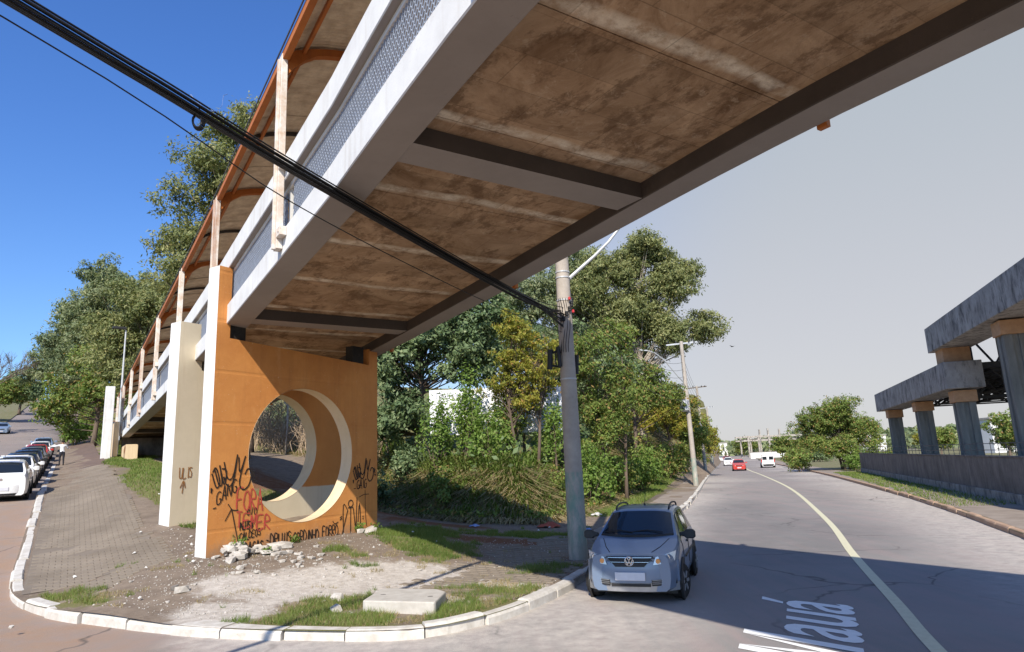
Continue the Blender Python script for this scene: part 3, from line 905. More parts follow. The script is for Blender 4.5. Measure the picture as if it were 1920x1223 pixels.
# ------------------------------------------------------------------ footbridge (local axes: x = to the right, y = along it, z up)
BO = (5.0, 17.0, 0.0)                                    # its base in (lat, s)
def broot(name, label, cat, lat, s, z, **kw):
    return root(name, label, cat, LS(lat, s, z), -AX, **kw)
ZB_S = [-30, -15, 0, 5, 8.5, 12, 17, 19.5, 25, 29, 40, 68, 80]
ZB_Z = [6.2, 6.35, 6.44, 6.50, 6.40, 6.20, 5.97, 5.86, 5.76, 5.68, 5.54, 5.15, 5.0]
_bs = np.linspace(-30, 80, 441); _bz = np.interp(_bs, ZB_S, ZB_Z)
for _ in range(4): _bz = np.convolve(np.pad(_bz, 3, mode='edge'), np.ones(7) / 7, 'valid')
def zb(s): return float(np.interp(s, _bs, _bz))
def latL(s): return float(np.interp(s, [-30, 0, 5, 9, 80], [2.45, 2.55, 2.68, 2.83, 2.83]))
LATR = 7.76
def latR(s): return float(np.interp(s, [-30, 0, 4, 8.5, 80], [7.48, 7.50, 7.56, 7.76, 7.76]))
POSTS = [-10.5, -3.0, 4.3, 11.75, 18.6, 25.6, 33.4, 41.5, 49.5, 57.5, 65.0]
S0, S1 = -27.0, 67.5

def footbridge():
    br = broot('footbridge', 'covered concrete footbridge with white parapets and orange framed roof crossing the road', 'footbridge', *BO)
    def mb(): return MB(BO)
    SS = list(np.arange(S0, 17.01, 1.0)) + list(np.arange(18, S1, 1.6)) + [S1]
    def beam(name, mats, la, lb, za, zc, parent=br, s0=S0, s1=S1, bevel=.015, under=None):
        m = mb(); rings = []
        ss = [s for s in SS if s0 < s < s1]; ss = [s0] + ss + [s1]
        for s in ss:
            a, b = (la(s) if callable(la) else la), (lb(s) if callable(lb) else lb); z = zb(s)
            rings.append([(a, s, z + za), (b, s, z + za), (b, s, z + zc), (a, s, z + zc)])
        m.sweep(rings)
        if under is not None:
            # the underside and inner side take their own darker colour
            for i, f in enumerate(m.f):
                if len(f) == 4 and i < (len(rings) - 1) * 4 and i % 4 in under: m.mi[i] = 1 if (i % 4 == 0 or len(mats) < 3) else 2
        o = m.build(name, mats, parent, bevel=0)
        if bevel:
            bv = o.modifiers.new('bevel', 'BEVEL'); bv.width = bevel; bv.segments = 1; bv.limit_method = 'ANGLE'; bv.angle_limit = radians(50)
        return o
    W, U = MAT['white_paint'], MAT['girder_under']
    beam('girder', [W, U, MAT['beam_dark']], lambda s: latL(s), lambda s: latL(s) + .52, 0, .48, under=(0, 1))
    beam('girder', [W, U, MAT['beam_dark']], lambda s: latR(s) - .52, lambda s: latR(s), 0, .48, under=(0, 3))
    # slab in separate bays with recessed joints
    bays = [S0] + list(np.arange(-25.4, S1, 2.3)) + [S1]
    for a, b in zip(bays[:-1], bays[1:]):
        if b - a < .2: continue
        m = mb(); g = .008
        for q in ((a + g, b - g),):
            rings = []
            for s in (q[0], (q[0] + q[1]) / 2, q[1]):
                z = zb(s) + .27
                rings.append([(latL(s) + .52, s, z), (latR(s) - .52, s, z), (latR(s) - .52, s, z + .17), (latL(s) + .52, s, z + .17)])
            m.sweep(rings)
        m.build('deck_slab', MAT['soffit'], br)
    m = mb(); rings = [[(latL(s) + .5, s, zb(s) + .30), (latR(s) - .5, s, zb(s) + .30), (latR(s) - .5, s, zb(s) + .42), (latL(s) + .5, s, zb(s) + .42)] for s in SS]
    m.sweep(rings); m.build('deck_filler', W, br)
    for s in (-20.2, -11.1, -2.0, 7.1, 16.2, 25.4, 34.5, 43.5, 52.5, 61.0):
        m = mb(); z = zb(s)
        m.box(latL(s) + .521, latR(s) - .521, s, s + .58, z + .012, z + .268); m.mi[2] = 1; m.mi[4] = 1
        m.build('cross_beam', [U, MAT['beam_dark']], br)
    # parapets: rail, posts between, expanded metal panels
    for side in (0, 1):
        def off(s): return (latL(s) + .0) if side == 0 else latR(s) - .30
        beam('top_rail', [W, U], off, lambda s: off(s) + .30, 1.42, 1.92, under=(0, 1) if side == 0 else (0, 3))  # underside and inner side greyed, the rail's shade put into the colour
        beam('panel_kerb', [W, W], lambda s: off(s) + .12, lambda s: off(s) + .18, .482, .52, bevel=0)
        beam('panel_head', [W, W], lambda s: off(s) + .12, lambda s: off(s) + .18, 1.34, 1.418, bevel=0)
        for i in range(len(POSTS) - 1):
            a, b = POSTS[i] + .10, POSTS[i + 1] - .10
            # white uprights that frame each panel
            for s in (a - .02,):
                m = mb(); z = zb(s); x = off(s) + .15
                m.box(x, x + .12, s - .05, s + .05, z + .481, z + 1.419)
                m.build('panel_upright', W, br)
            if side == 1 and not (-12 < b < 14): continue
            m = mb(); near = a < 26
            stp = .092 if near else .19
            z0_, z1_ = .50, 1.36
            H_ = z1_ - z0_; run = H_ * .62
            wr = .0105 if near else .016
            k = a + .1 - run
            while k < b - .1:
                for dr in (1, -1):
                    s_a, s_b = (k, k + run); t0, t1 = 0.0, 1.0
                    if s_a < a + .1: t0 = (a + .1 - s_a) / run
                    if s_b > b - .1: t1 = (b - .1 - s_a) / run
                    if t1 - t0 < .05: continue
                    pa, pb = s_a + run * t0, s_a + run * t1
                    za, zc_ = (t0, t1) if dr == 1 else (1 - t0, 1 - t1)
                    x = 0
                    A = (off(pa) + .15 + .004 * dr, pa, zb(pa) + z0_ + H_ * za); B_ = (off(pb) + .15 + .004 * dr, pb, zb(pb) + z0_ + H_ * zc_)
                    # flat strand: two crossed faces
                    m.add([(A[0], A[1] - wr, A[2]), (A[0], A[1] + wr, A[2]), (B_[0], B_[1] + wr, B_[2]), (B_[0], B_[1] - wr, B_[2])], [(0, 1, 2, 3)])
                    m.add([(A[0] - wr, A[1], A[2]), (A[0] + wr, A[1], A[2]), (B_[0] + wr, B_[1], B_[2]), (B_[0] - wr, B_[1], B_[2])], [(0, 1, 2, 3)])
                k += stp
            m.build('mesh_panel', MAT['mesh_wire'], br, fix=False)
    # roof posts, outside the parapets
    EAVE = 3.95
    for side in (0, 1):
        for s in POSTS:
            z = zb(s); m = mb()
            if side == 0:
                x = latL(s); z0_ = z + (.12 if abs(s - 18.6) > .5 else 1.62)
                m.box(x - .115, x - .004, s - .11, s + .11, z0_, z + EAVE)
                m.box(x - .17, x - .116, s - .035, s + .035, z0_, z + EAVE - .1)      # flange
            else:
                x = latR(s); z0_ = z + .0
                m.box(x + .004, x + .09, s - .07, s + .07, z - .045, z + 2.62)
            p = m.build('roof_post', MAT['rust_white'] if side == 0 else MAT['orange_steel'], br, bevel=.008)
            if side == 0:
                for h in (.30, 1.60):
                    if z + h < z0_ + .1: continue
                    b_ = mb(); b_.box(x - .125, x - .003, s - .36, s - .112, z + h, z + h + .16)
                    b_.obox((x - .132, s - .28, z + h + .08), (.008, 0, 0), (0, .02, 0), (0, 0, .02))
                    b_.build('bracket', MAT['rust_white'], p, bevel=.006)
    # arched roof
    def arc(s, t):                       # t 0..1 from the left eave to the lower right eave
        xl, xr = latL(s) - .06, latR(s) - .15
        x = xl + (xr - xl) * t
        z = zb(s) + EAVE + (1 - t) * 0 - t * 1.38 + 1.02 * sin(pi * min(t * 1.06, 1)) ** .8
        return x, z
    T = [0, .03, .08, .15, .24, .34, .45, .56, .68, .8, .9, 1]
    for i in range(len(POSTS) - 1):
        a, b = POSTS[i], POSTS[i + 1]
        nsh = max(3, int((b - a) / 1.22))
        for j in range(nsh):
            s_a = a + (b - a) * j / nsh - .06; s_b = a + (b - a) * (j + 1) / nsh + .05
            up = .012 * (j % 2) + .05
            nw = 14 if b < 30 else 4
            ss = np.linspace(s_a, s_b, nw * 2 + 1)
            m = mb(); V = []; F = []
            for q, s in enumerate(ss):
                rp = .018 if q % 2 else 0
                for t in T:
                    x, z = arc(s, t); V.append((x, s, z + up + rp))
            n = len(T)
            for q in range(len(ss) - 1):
                for k in range(n - 1):
                    F.append((q * n + k, q * n + k + 1, (q + 1) * n + k + 1, (q + 1) * n + k))
            m.add(V, F)
            m.build('roof_sheet', MAT['roof_sheet'], br, fix=False)
    OS = MAT['orange_steel']
    for s in POSTS:                       # arch ribs with curved haunches
        m = mb(); rings = []
        for t in np.linspace(0, 1, 25):
            x, z = arc(s, t); dep = .15 + .34 * max(0, 1 - t / .14) ** 1.6 + .3 * max(0, 1 - (1 - t) / .12) ** 2
            rings.append([(x, s - .07, z - dep), (x, s + .07, z - dep), (x, s + .07, z + .0), (x, s - .07, z + .0)])
        m.sweep(rings); m.build('arch_rib', OS, br)
    for s in [(POSTS[i] + POSTS[i + 1]) / 2 for i in range(len(POSTS) - 1)]:
        m = mb(); rings = []
        for t in np.linspace(0, 1, 19):
            x, z = arc(s, t); rings.append([(x, s - .03, z - .07), (x, s + .03, z - .07), (x, s + .03, z + .02), (x, s - .03, z + .02)])
        m.sweep(rings); m.build('light_rib', MAT['dark_steel'], br)
    for t, w, h in ((0.004, .12, .17), (.075, .06, .10), (.30, .09, .12), (.55, .08, .12), (.8, .08, .12), (.985, .1, .16)):
        m = mb(); rings = []
        for s in SS:
            x, z = arc(s, t); z -= .015 if t > .01 else -.02
            rings.append([(x - w / 2, s, z - h), (x + w / 2, s, z - h), (x + w / 2, s, z), (x - w / 2, s, z)])
        m.sweep(rings); m.build('purlin', OS, br)
    m = mb(); rings = []
    for s in SS:                          # thin drip edge along the eave
        x, z = arc(s, 0); rings.append([(x - .08, s, z + .045), (x - .062, s, z + .045), (x - .062, s, z + .085), (x - .08, s, z + .085)])
    m.sweep(rings); m.build('eave_trim', MAT['dark_steel'], br)
    return br
footbridge()

# ------------------------------------------------------------------ piers
WV = (.9026, .4305); NV = (-.4305, .9026)          # along a pier wall, and away from the camera through it
def pier(name, label, A, length, thick, ztop, zbase, zground, cc, R, face, lining, end, horn, right_horn):
    pr = broot(name, label, 'bridge pier', A[0], A[1], zground)
    O = (A[0], A[1], zground)
    def P(t, d, z): return (A[0] + WV[0] * t + NV[0] * d, A[1] + WV[1] * t + NV[1] * d, z)
    # outline ring: rectangle sampled on the same angles as the circle
    N = 96
    cx, cz = cc
    out = []
    angs = []
    corners = [(0, zbase), (length, zbase), (length, ztop[1]), (0, ztop[0])]
    ca = sorted(atan2(z - cz, t - cx) % (2 * pi) for t, z in corners)
    angs = sorted(set([round(2 * pi * k / N, 6) for k in range(N)] + [round(a, 6) for a in ca]))
    def top_at(t): return ztop[0] + (ztop[1] - ztop[0]) * t / length
    for a in angs:
        c, s_ = cos(a), sin(a); best = 1e9
        if c > 1e-9: best = min(best, (length - cx) / c)
        if c < -1e-9: best = min(best, (0 - cx) / c)
        if s_ < -1e-9: best = min(best, (zbase - cz) / s_)
        if s_ > 1e-9:
            k = (ztop[1] - ztop[0]) / length
            best = min(best, (ztop[0] + k * cx - cz) / (s_ - k * c))
        out.append((cx + c * best, cz + s_ * best))
    circ = [(cx + R * cos(a), cz + R * sin(a)) for a in angs]
    n = len(angs)
    m = MB(O); V = []
    for d in (0, thick):
        V += [P(t, d, z) for t, z in out] + [P(t, d, z) for t, z in circ]
    F, MI = [], []
    for k in range(n):
        k2 = (k + 1) % n
        F.append((k, k2, n + k2, n + k)); MI.append(0)
        F.append((2 * n + k2, 2 * n + k, 3 * n + k, 3 * n + k2)); MI.append(0)
        (t0, z0_), (t1, z1_) = out[k], out[k2]
        is_end = abs(t0 - t1) < 1e-4
        F.append((k2, k, 2 * n + k, 2 * n + k2)); MI.append(1 if is_end else 0)
    m.add(V, F); m.mi = MI
    m.build('pier_wall', [face, end], pr)
    # lining of the round opening
    m = MB(O); V = []; F = []
    for d in (-.006, thick + .006):
        V += [P(cx + (R - .004) * cos(2 * pi * k / N), d, cz + (R - .004) * sin(2 * pi * k / N)) for k in range(N)]
    for k in range(N):
        k2 = (k + 1) % N; F.append((k, k2, N + k2, N + k))
    m.add(V, F); m.build('opening_rim', lining, pr, smooth='all', fix=False)
    # upstand that carries on above the seat beside the deck
    for (t0, t1, zt) in ([(0, horn[0], horn[1])] + ([(length - horn[0], length, right_horn)] if right_horn else [])):
        m = MB(O); zz0, zz1 = top_at(t0) - .003, top_at(t1) - .003
        m.hexa([P(t0, 0, zz0), P(t1, 0, zz1), P(t1, thick, zz1), P(t0, thick, zz0), P(t0, 0, zt), P(t1, 0, zt), P(t1, thick, zt), P(t0, thick, zt)])
        for i, f in enumerate(m.f):
            c = sum((Vector(m.v[j]) for j in f), Vector()) / 4
        m.mi[5] = 1 if t0 == 0 else 0
        m.mi[3] = 0
        m.build('upstand', [face, end], pr)
    for t in (.62, length - .75):
        z = top_at(t); m = MB(O)
        m.hexa([P(t - .22, .06, z + .002), P(t + .22, .06, z + .002), P(t + .22, thick - .06, z + .002), P(t - .22, thick - .06, z + .002)] +
               [P(t - .22, .06, max(zb(A[1]) - .004, z + .1)), P(t + .22, .06, max(zb(A[1]) - .004, z + .1)), P(t + .22, thick - .06, max(zb(A[1]) - .004, z + .1)), P(t - .22, thick - .06, max(zb(A[1]) - .004, z + .1))])
        m.build('bearing_block', MAT['bearing'], pr)
    return pr, O, P
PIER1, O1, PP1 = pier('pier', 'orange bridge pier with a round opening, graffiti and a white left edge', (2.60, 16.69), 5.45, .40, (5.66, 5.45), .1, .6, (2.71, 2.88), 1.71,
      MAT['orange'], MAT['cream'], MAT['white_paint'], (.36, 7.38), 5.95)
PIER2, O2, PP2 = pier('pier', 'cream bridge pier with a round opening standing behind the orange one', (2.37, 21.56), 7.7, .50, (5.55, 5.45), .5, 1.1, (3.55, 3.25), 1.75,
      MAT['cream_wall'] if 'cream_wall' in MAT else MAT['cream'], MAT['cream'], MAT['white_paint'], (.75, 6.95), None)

def end_pier():
    z = lz(*LS(1.9, 56.5)[:2])
    pr = broot('pier', 'tall plain white pier at the upper end of the ramp', 'bridge pier', 1.9, 56.5, z)
    O = (1.9, 56.5, z)
    m = MB(O); m.box(1.55, 2.15, 56.2, 56.8, z - .4, z + 5.1); m.build('pier_wall', MAT['white_paint'], pr, bevel=.03)
    m = MB(O); m.box(2.3, 2.6, 56.9, 60, z - .5, z + 2.6); m.build('side_wall', MAT['cream'], pr, bevel=.02)
    # abutment under the ramp
    z2 = lz(*LS(3.2, 60)[:2])
    ab = broot('abutment', 'low grey abutment wall closing the ramp at the hill', 'abutment', 5, 60, z2)
    O = (5, 60, z2)
    m = MB(O); m.box(2.9, 7.7, 58.0, 58.6, z2 - 1.6, zb(58) - .01); m.build('abutment_wall', MAT['wall_dark'], ab)
    m = MB(O); m.box(2.87, 3.6, 52.5, 57.99, z2 - 2.2, z2 + .55); m.build('side_wall', MAT['cream'], ab, bevel=.02)
    return ab
ABUT = end_pier()

# ------------------------------------------------------------------ graffiti (thin paint ribbons lying on the pier)
GL = {  # strokes on a unit square
 'A': [[(0, 0), (.45, 1), (.55, 1), (1, 0)], [(.2, .4), (.85, .4)]], 'B': [[(0, 0), (.05, 1), (.6, .95), (.75, .75), (.1, .55), (.9, .4), (.8, .1), (0, 0)]],
 'C': [[(1, .85), (.6, 1), (.1, .75), (.0, .3), (.4, 0), (1, .15)]], 'D': [[(0, 0), (.05, 1), (.6, .9), (1, .5), (.7, .1), (0, 0)]],
 'E': [[(1, 1), (.05, .95), (0, 0), (1, .05)], [(0, .5), (.8, .55)]], 'F': [[(0, 0), (.05, 1), (1, 1.05)], [(.02, .55), (.8, .6)]],
 'G': [[(1, .9), (.5, 1), (.05, .6), (.2, .05), (.9, .1), (.95, .45), (.5, .45)]], 'H': [[(0, 0), (0, 1)], [(1, 0), (1, 1)], [(0, .5), (1, .5)]],
 'I': [[(.5, 0), (.5, 1)]], 'L': [[(.1, 1), (0, 0), (.9, .05)]], 'M': [[(0, 0), (.1, 1), (.5, .35), (.9, 1), (1, 0)]], 'N': [[(0, 0), (.05, 1), (.9, 0), (1, 1)]],
 'O': [[(.5, 1), (.1, .75), (.05, .25), (.5, 0), (.95, .25), (.9, .75), (.5, 1)]], 'P': [[(0, 0), (.05, 1), (.8, .95), (.85, .6), (.05, .5)]],
 'R': [[(0, 0), (.05, 1), (.8, .95), (.85, .6), (.05, .5), (.95, 0)]], 'S': [[(.95, .9), (.4, 1), (.1, .75), (.8, .4), (.7, .05), (0, .1)]],
 'T': [[(0, 1), (1, 1)], [(.5, 1), (.45, 0)]], 'U': [[(0, 1), (.1, .15), (.5, 0), (.9, .15), (1, 1)]], 'W': [[(0, 1), (.25, 0), (.5, .7), (.75, 0), (1, 1)]],
 'V': [[(0, 1), (.5, 0), (1, 1)]], 'Y': [[(0, 1), (.5, .5), (1, 1)], [(.5, .5), (.4, 0)]], 'Z': [[(0, 1), (1, 1), (0, 0), (1, 0)]],
 'e': [[(.05, .4), (.9, .45), (.6, .8), (.1, .5), (.3, 0), (.9, .1)]], '/': [[(.2, 0), (.8, 1.1)]], '-': [[(.1, .5), (.9, .5)]], '*': [[(.2, .2), (.8, .8)], [(.2, .8), (.8, .2)], [(.5, .1), (.5, .9)]],
 "'": [[(.5, 1), (.4, .7)]], ' ': []}
def spray(pier_root, O, P, name, strokes, w, mat, d=-.010, label=None):
    """strokes: lists of (t, z) on the wall face"""
    m = MB(O)
    for st in strokes:
        if len(st) < 2: continue
        pts = smooth_line(st, 4) if len(st) > 2 else list(st)
        V = []; F = []
        n = len(pts)
        for i, p in enumerate(pts):
            a, b = pts[max(i - 1, 0)], pts[min(i + 1, n - 1)]
            tx, tz = b[0] - a[0], b[1] - a[1]; L = math.hypot(tx, tz) or 1
            ww = w * (.75 + .5 * abs(sin(i * 1.7 + len(st)))) / 2
            for sg in (1, -1):
                V.append(P(p[0] - tz / L * ww * sg, d - .0008 * random.random(), p[1] + tx / L * ww * sg))
        for i in range(n - 1): F.append((2 * i, 2 * i + 1, 2 * i + 3, 2 * i + 2))
        m.add(V, F)
    o = m.build(name, mat, pier_root, fix=False)
    if label: o['label'] = label
    return o
def word(txt, t0, z0, h, wd, slope=0.0, jit=.06, lean=0.0):
    out = []; x = t0; rnd = random.Random(hash(txt) % 1000 if False else sum(map(ord, txt)))
    for i, ch in enumerate(txt):
        for st in GL.get(ch, []):
            out.append([(x + (u_ * .82 + lean * v_ + rnd.uniform(-jit, jit)) * wd, z0 + slope * (x - t0) + (v_ + rnd.uniform(-jit, jit)) * h) for u_, v_ in st])
        x += wd * (1.0 if ch not in "I'" else .6)
    return out
def px_strokes(lines, x0, y0, sx, sy, t0, z0):
    return [[(t0 + (x - x0) * sx, z0 - (y - y0) * sy) for x, y in st] for st in lines]

def graffiti():
    B, Rd = MAT['graffiti'], MAT['graffiti_red']
    def S(name, st, w, mat, label=None): return spray(PIER1, O1, PP1, name, st, w, mat, label=label)
    # crowned tag at the left (drawn in wall metres)
    crown = [[(.02, 2.50), (.16, 2.18), (.24, 2.30), (.13, 2.62), (.05, 2.52)], [(.10, 2.58), (.22, 2.24), (.30, 2.28), (.22, 2.68)], [(.22, 2.66), (.36, 2.24), (.40, 2.55), (.28, 2.60)],
             [(.33, 2.75), (.44, 2.38), (.58, 2.42), (.68, 2.92)], [(.68, 2.92), (.62, 2.42), (.52, 2.20), (.40, 2.26), (.34, 2.42)], [(.72, 2.86), (.76, 2.50), (.90, 2.88)],
             [(.90, 2.88), (.76, 2.30), (.86, 2.10), (1.02, 2.20), (1.08, 2.48), (.98, 2.58), (.90, 2.45)], [(1.10, 2.56), (1.16, 2.36)], [(1.06, 2.42), (1.18, 2.50)], [(1.12, 2.32), (1.22, 2.30)],
             [(-.01, 2.18), (.04, 2.06)], [(-.02, 2.08), (.06, 2.16)]]
    crown = [[(max(t, .03) + .02, z - .02) for t, z in st] for st in crown]
    S('graffiti_tag', crown, .030, B, 'black spray painted tag shaped like a crown')
    S('graffiti_tag', word('GANG', .20, 1.78, .30, .135, .62), .024, B, 'black sprayed word GANG')
    S('graffiti_arrow', [[(.50, 1.78), (.62, 1.64), (.78, 1.62)], [(.60, 1.66), (.44, 1.40)], [(.60, 1.66), (.80, .92)], [(.80, .92), (.98, .94), (1.10, .93)]], .022, B)
    S('graffiti_dash', [[(.12, 1.70), (.20, 1.72)]], .022, B)
    S('graffiti_slogan', word('FORA', .74, 1.62, .46, .185, -.10), .032, Rd, 'red sprayed word FORA')
    S('graffiti_slogan', word('TEMER', .74, 1.22, .34, .195, -.16), .032, Rd, 'red sprayed word TEMER')
    S('graffiti_word', word('e/O', 1.02, 1.48, .16, .10), .02, B)
    S('graffiti_word', word('MUIS*', .84, 1.16, .19, .085, .0), .024, B)
    S('graffiti_word', word('CALDEOS', .84, .93, .16, .085, .12), .022, B)
    S('graffiti_word', word('BAGAS', .98, .60, .24, .11, .06), .028, B, 'black sprayed word BAGAS')
    S('graffiti_word', word('-SIEMPRE', 1.40, .40, .15, .078, .02), .020, B)
    S('graffiti_word', word('-DRUIIS', 1.58, .70, .28, .125, .0), .024, B)
    S('graffiti_word', word('CORDINHO', 2.40, .68, .26, .112, .02), .024, B)
    S('graffiti_word', word('FORRO', 3.36, .72, .26, .115, .03), .024, B)
    S('graffiti_flourish', [[(2.2, .66), (2.7, .60), (3.3, .64)], [(3.34, .62), (3.7, .67), (3.98, .74)], [(2.5, .45), (2.75, .50), (2.9, .58)], [(2.74, .58), (2.90, .58)], [(3.72, 1.10), (3.80, 1.02), (3.92, 1.06)],
                            [(1.76, .62), (1.92, .66), (2.05, .60)], [(1.95, .64), (1.98, .42), (1.84, .36)]], .022, B)
    fig = [[(4.12, .66), (4.10, 1.48), (4.26, 1.34), (4.24, 1.26), (4.06, .70)], [(4.28, 1.40), (4.48, 1.40)], [(4.38, .62), (4.38, 1.38)], [(4.48, 1.38), (4.58, .74)], [(4.58, .74), (4.62, 1.66)],
           [(4.64, .72), (4.72, 1.50), (4.78, .62)], [(4.66, .76), (4.72, .86), (4.78, .76)], [(3.98, 1.16), (4.06, 1.20)], [(3.98, 1.10), (4.06, 1.14)], [(4.84, 1.12), (4.88, 1.13)], [(4.84, 1.06), (4.88, 1.07)]]
    fig.append([(4.38 + .09 * cos(a), 1.51 + .09 * sin(a)) for a in np.linspace(0, 2 * pi, 12)])
    S('graffiti_figure', fig, .024, B, 'black sprayed stick figure with a round head')
    crown2 = [[(4.02 + (t - .05) * .78 + .45, z * .80 + .42) for t, z in st] for st in crown]
    S('graffiti_tag', crown2, .028, B, 'black sprayed crown tag near the right edge')
    S('graffiti_tag', word('GAIG', 4.62, 1.88, .24, .11, .1), .022, B)
    S('graffiti_arrow', [[(4.70, 1.66), (4.90, 1.72), (5.10, 1.72)], [(4.94, 1.86), (4.96, 1.2), (5.0, .85)]], .016, B)
    S('graffiti_dash', [[(4.50, 1.90), (4.58, 1.91)]], .016, B)
    # cream pier: brown tag; rim of its opening: small dark letters
    def S2(name, st, w, mat, label=None): return spray(PIER2, O2, PP2, name, st, w, mat, label=label)
    S2('graffiti_tag', word('JULIS', .10, 2.35, .30, .115, .1) + [[(.36, 2.3), (.33, 1.95)], [(.26, 2.1), (.36, 2.3), (.42, 2.1)]], .026, MAT['graffiti_brown'], 'faded brown tag')
    # drips of rust below it
    # swirl on the abutment
    def PA(t, d, z): return (2.87 + d, 57.9 - t, z)
    z2 = lz(*LS(3.2, 60)[:2])
    sw = [[(4.2, z2 - 1.0), (5.0, z2 - .9), (5.1, z2 - .1), (4.3, z2 + .2), (4.0, z2 - .4), (4.6, z2 - .5)], [(3.6, z2 + .1), (4.6, z2 + .42), (5.3, z2 + .2)]]
    m = MB((5, 60, z2))
    for st in sw:
        pts = smooth_line(st, 5); V = []; F = []
        for i, p in enumerate(pts):
            a, b = pts[max(i - 1, 0)], pts[min(i + 1, len(pts) - 1)]; tx, tz = b[0] - a[0], b[1] - a[1]; L = math.hypot(tx, tz) or 1
            for sg in (1, -1): V.append(PA(p[0] - tz / L * .14 * sg, -.012, p[1] + tx / L * .14 * sg))
        for i in range(len(pts) - 1): F.append((2 * i, 2 * i + 1, 2 * i + 3, 2 * i + 2))
        m.add(V, F)
    m.build('graffiti_swirl', MAT['graffiti_brown'], ABUT, fix=False)['label'] = 'brown sprayed swirl'
graffiti()

# ------------------------------------------------------------------ the station on the right
SA, SBV = (.332, .9433), (.9433, -.332)             # along its wall, and away from the road
SQ = (18.57, 25.52)
def SP(a, b, z): return (SQ[0] + SA[0] * a + SBV[0] * b, SQ[1] + SA[1] * a + SBV[1] * b, z)
SROT = -atan2(SA[0], SA[1])
def sroot(name, label, cat, a, b, z, **kw):
    return root(name, label, cat, SP(a, b, z), SROT, **kw)
def station():
    # boundary wall: plinth, panels, coping, railing
    w = sroot('boundary_wall', 'dark stained concrete wall with a thin railing in front of the station', 'wall', 14, 0, .14)
    O = (0, 14, .14)
    m = MB(O); m.box(-.06, .24, -16, 41.2, -.2, .52); m.build('plinth', MAT['station'], w, bevel=.02)
    a = -16.0
    while a < 41:
        b = min(a + 3.2, 41.1); m = MB(O); m.box(0, .18, a + .012, b - .012, .521, 1.86 + random.uniform(-.004, .004)); m.build('wall_panel', MAT['wall_dark'], w, bevel=.012); a = b
    m = MB(O); m.box(-.03, .21, -16, 41.15, 1.866, 1.93); m.build('coping', MAT['wall_dark'], w, bevel=.01)
    m = MB(O)
    for z in (2.15, 2.42): m.tube([(.1, -16, z), (.1, 41, z)], .016, 5)
    a = -16
    while a < 41.1: m.tube([(.1, a, 1.93), (.1, a, 2.43)], .014, 5); a += .95
    m.build('railing', MAT['wall_dark'], w)
    # columns with caps
    lower = [(12.1, 5.25), (21.5, 5.28), (31.5, 5.3)]
    cols = lower + [(3.6, 7.55), (-5.5, 7.6)]
    lab = ['stout column under the near end of the lower station canopy', 'middle column under the lower station canopy', 'farthest column at the outer end of the lower station canopy',
           'tall grey column under the upper station canopy at the frame edge', 'tall grey column of the upper canopy nearest the road corner']
    for (a, zt), L in zip(cols, lab):
        c = sroot('station_column', L, 'column', a, 1.75, .14, group='columns of the station canopies'); O = (1.75, a, .14)
        m = MB(O); h = .44
        x0, x1, y0, y1 = 1.75 - h, 1.75 + h, a - h, a + h
        # shaft with a groove down each face
        g, gw = .08, .12
        pl = []
        for (px, py, qx, qy) in ((x0, y0, x1, y0), (x1, y0, x1, y1), (x1, y1, x0, y1), (x0, y1, x0, y0)):
            dx, dy = qx - px, qy - py; L_ = math.hypot(dx, dy); ux, uy = dx / L_, dy / L_; nx, ny = -uy, ux
            pl += [(px, py), (px + ux * (L_ / 2 - gw), py + uy * (L_ / 2 - gw)), (px + ux * (L_ / 2 - gw) + nx * g, py + uy * (L_ / 2 - gw) + ny * g),
                   (px + ux * (L_ / 2 + gw) + nx * g, py + uy * (L_ / 2 + gw) + ny * g), (px + ux * (L_ / 2 + gw), py + uy * (L_ / 2 + gw))]
        m.sweep([[(x, y, z) for x, y in pl] for z in (0, zt - .62)])
        m.build('shaft', MAT['col_concrete'], c)
        m = MB(O); m.box(x0 - .1, x1 + .1, y0 - .1, y1 + .1, zt - .618, zt - .003); m.build('column_cap', MAT['cap_orange'], c, bevel=.02)
    # canopies: edge beam and dark roof with a space frame under it
    def canopy(label, a0, a1, z0, z1, slope, seg):
        c = sroot('station_canopy', label, 'canopy', (a0 + a1) / 2, 1.75, z0, group='station canopies'); O = (1.75, (a0 + a1) / 2, z0)
        m = MB(O); m.box(.85, 2.65, a0, a1, z0, z1); m.build('edge_beam', MAT['station'], c, bevel=.03)
        m = MB(O); m.box(2.66, 22 if not slope else 8.5, a0 + .3, a1 - .2, z1 - .42, z1 - .12); m.build('roof_deck', MAT['dark_steel'], c)
        m = MB(O); zt, zl = z1 - .5, z0 - .35 if slope else z0 + .1
        A = np.arange(a0 + .8, a1 - .5, seg); Bs = np.arange(3.2, 20.5, seg)
        for i, a in enumerate(A):
            for j, b in enumerate(Bs):
                if i < len(A) - 1: m.bar((b, a, zt), (b, A[i + 1], zt), .1, .1)
                if j < len(Bs) - 1: m.bar((b, a, zt), (Bs[j + 1], a, zt), .1, .1)
                if i < len(A) - 1 and j < len(Bs) - 1:
                    p = (b + seg / 2, a + seg / 2, zl)
                    for (x, y) in ((b, a), (Bs[j + 1], a), (b, A[i + 1]), (Bs[j + 1], A[i + 1])): m.bar((x, y, zt), p, .085, .085)
                    if j < len(Bs) - 2: m.bar(p, (p[0] + seg, p[1], zl), .1, .1)
                    if i < len(A) - 2: m.bar(p, (p[0], p[1] + seg, zl), .1, .1)
        m.build('space_frame', MAT['dark_steel'], c)
        return c, O
    canopy('lower grey concrete canopy of the station on three columns', 11.2, 33.8, 5.33, 6.78, False, 2.6)
    canopy('upper grey concrete canopy of the station stepping over the lower one', -12, 13.9, 7.62, 9.05, True, 2.8)
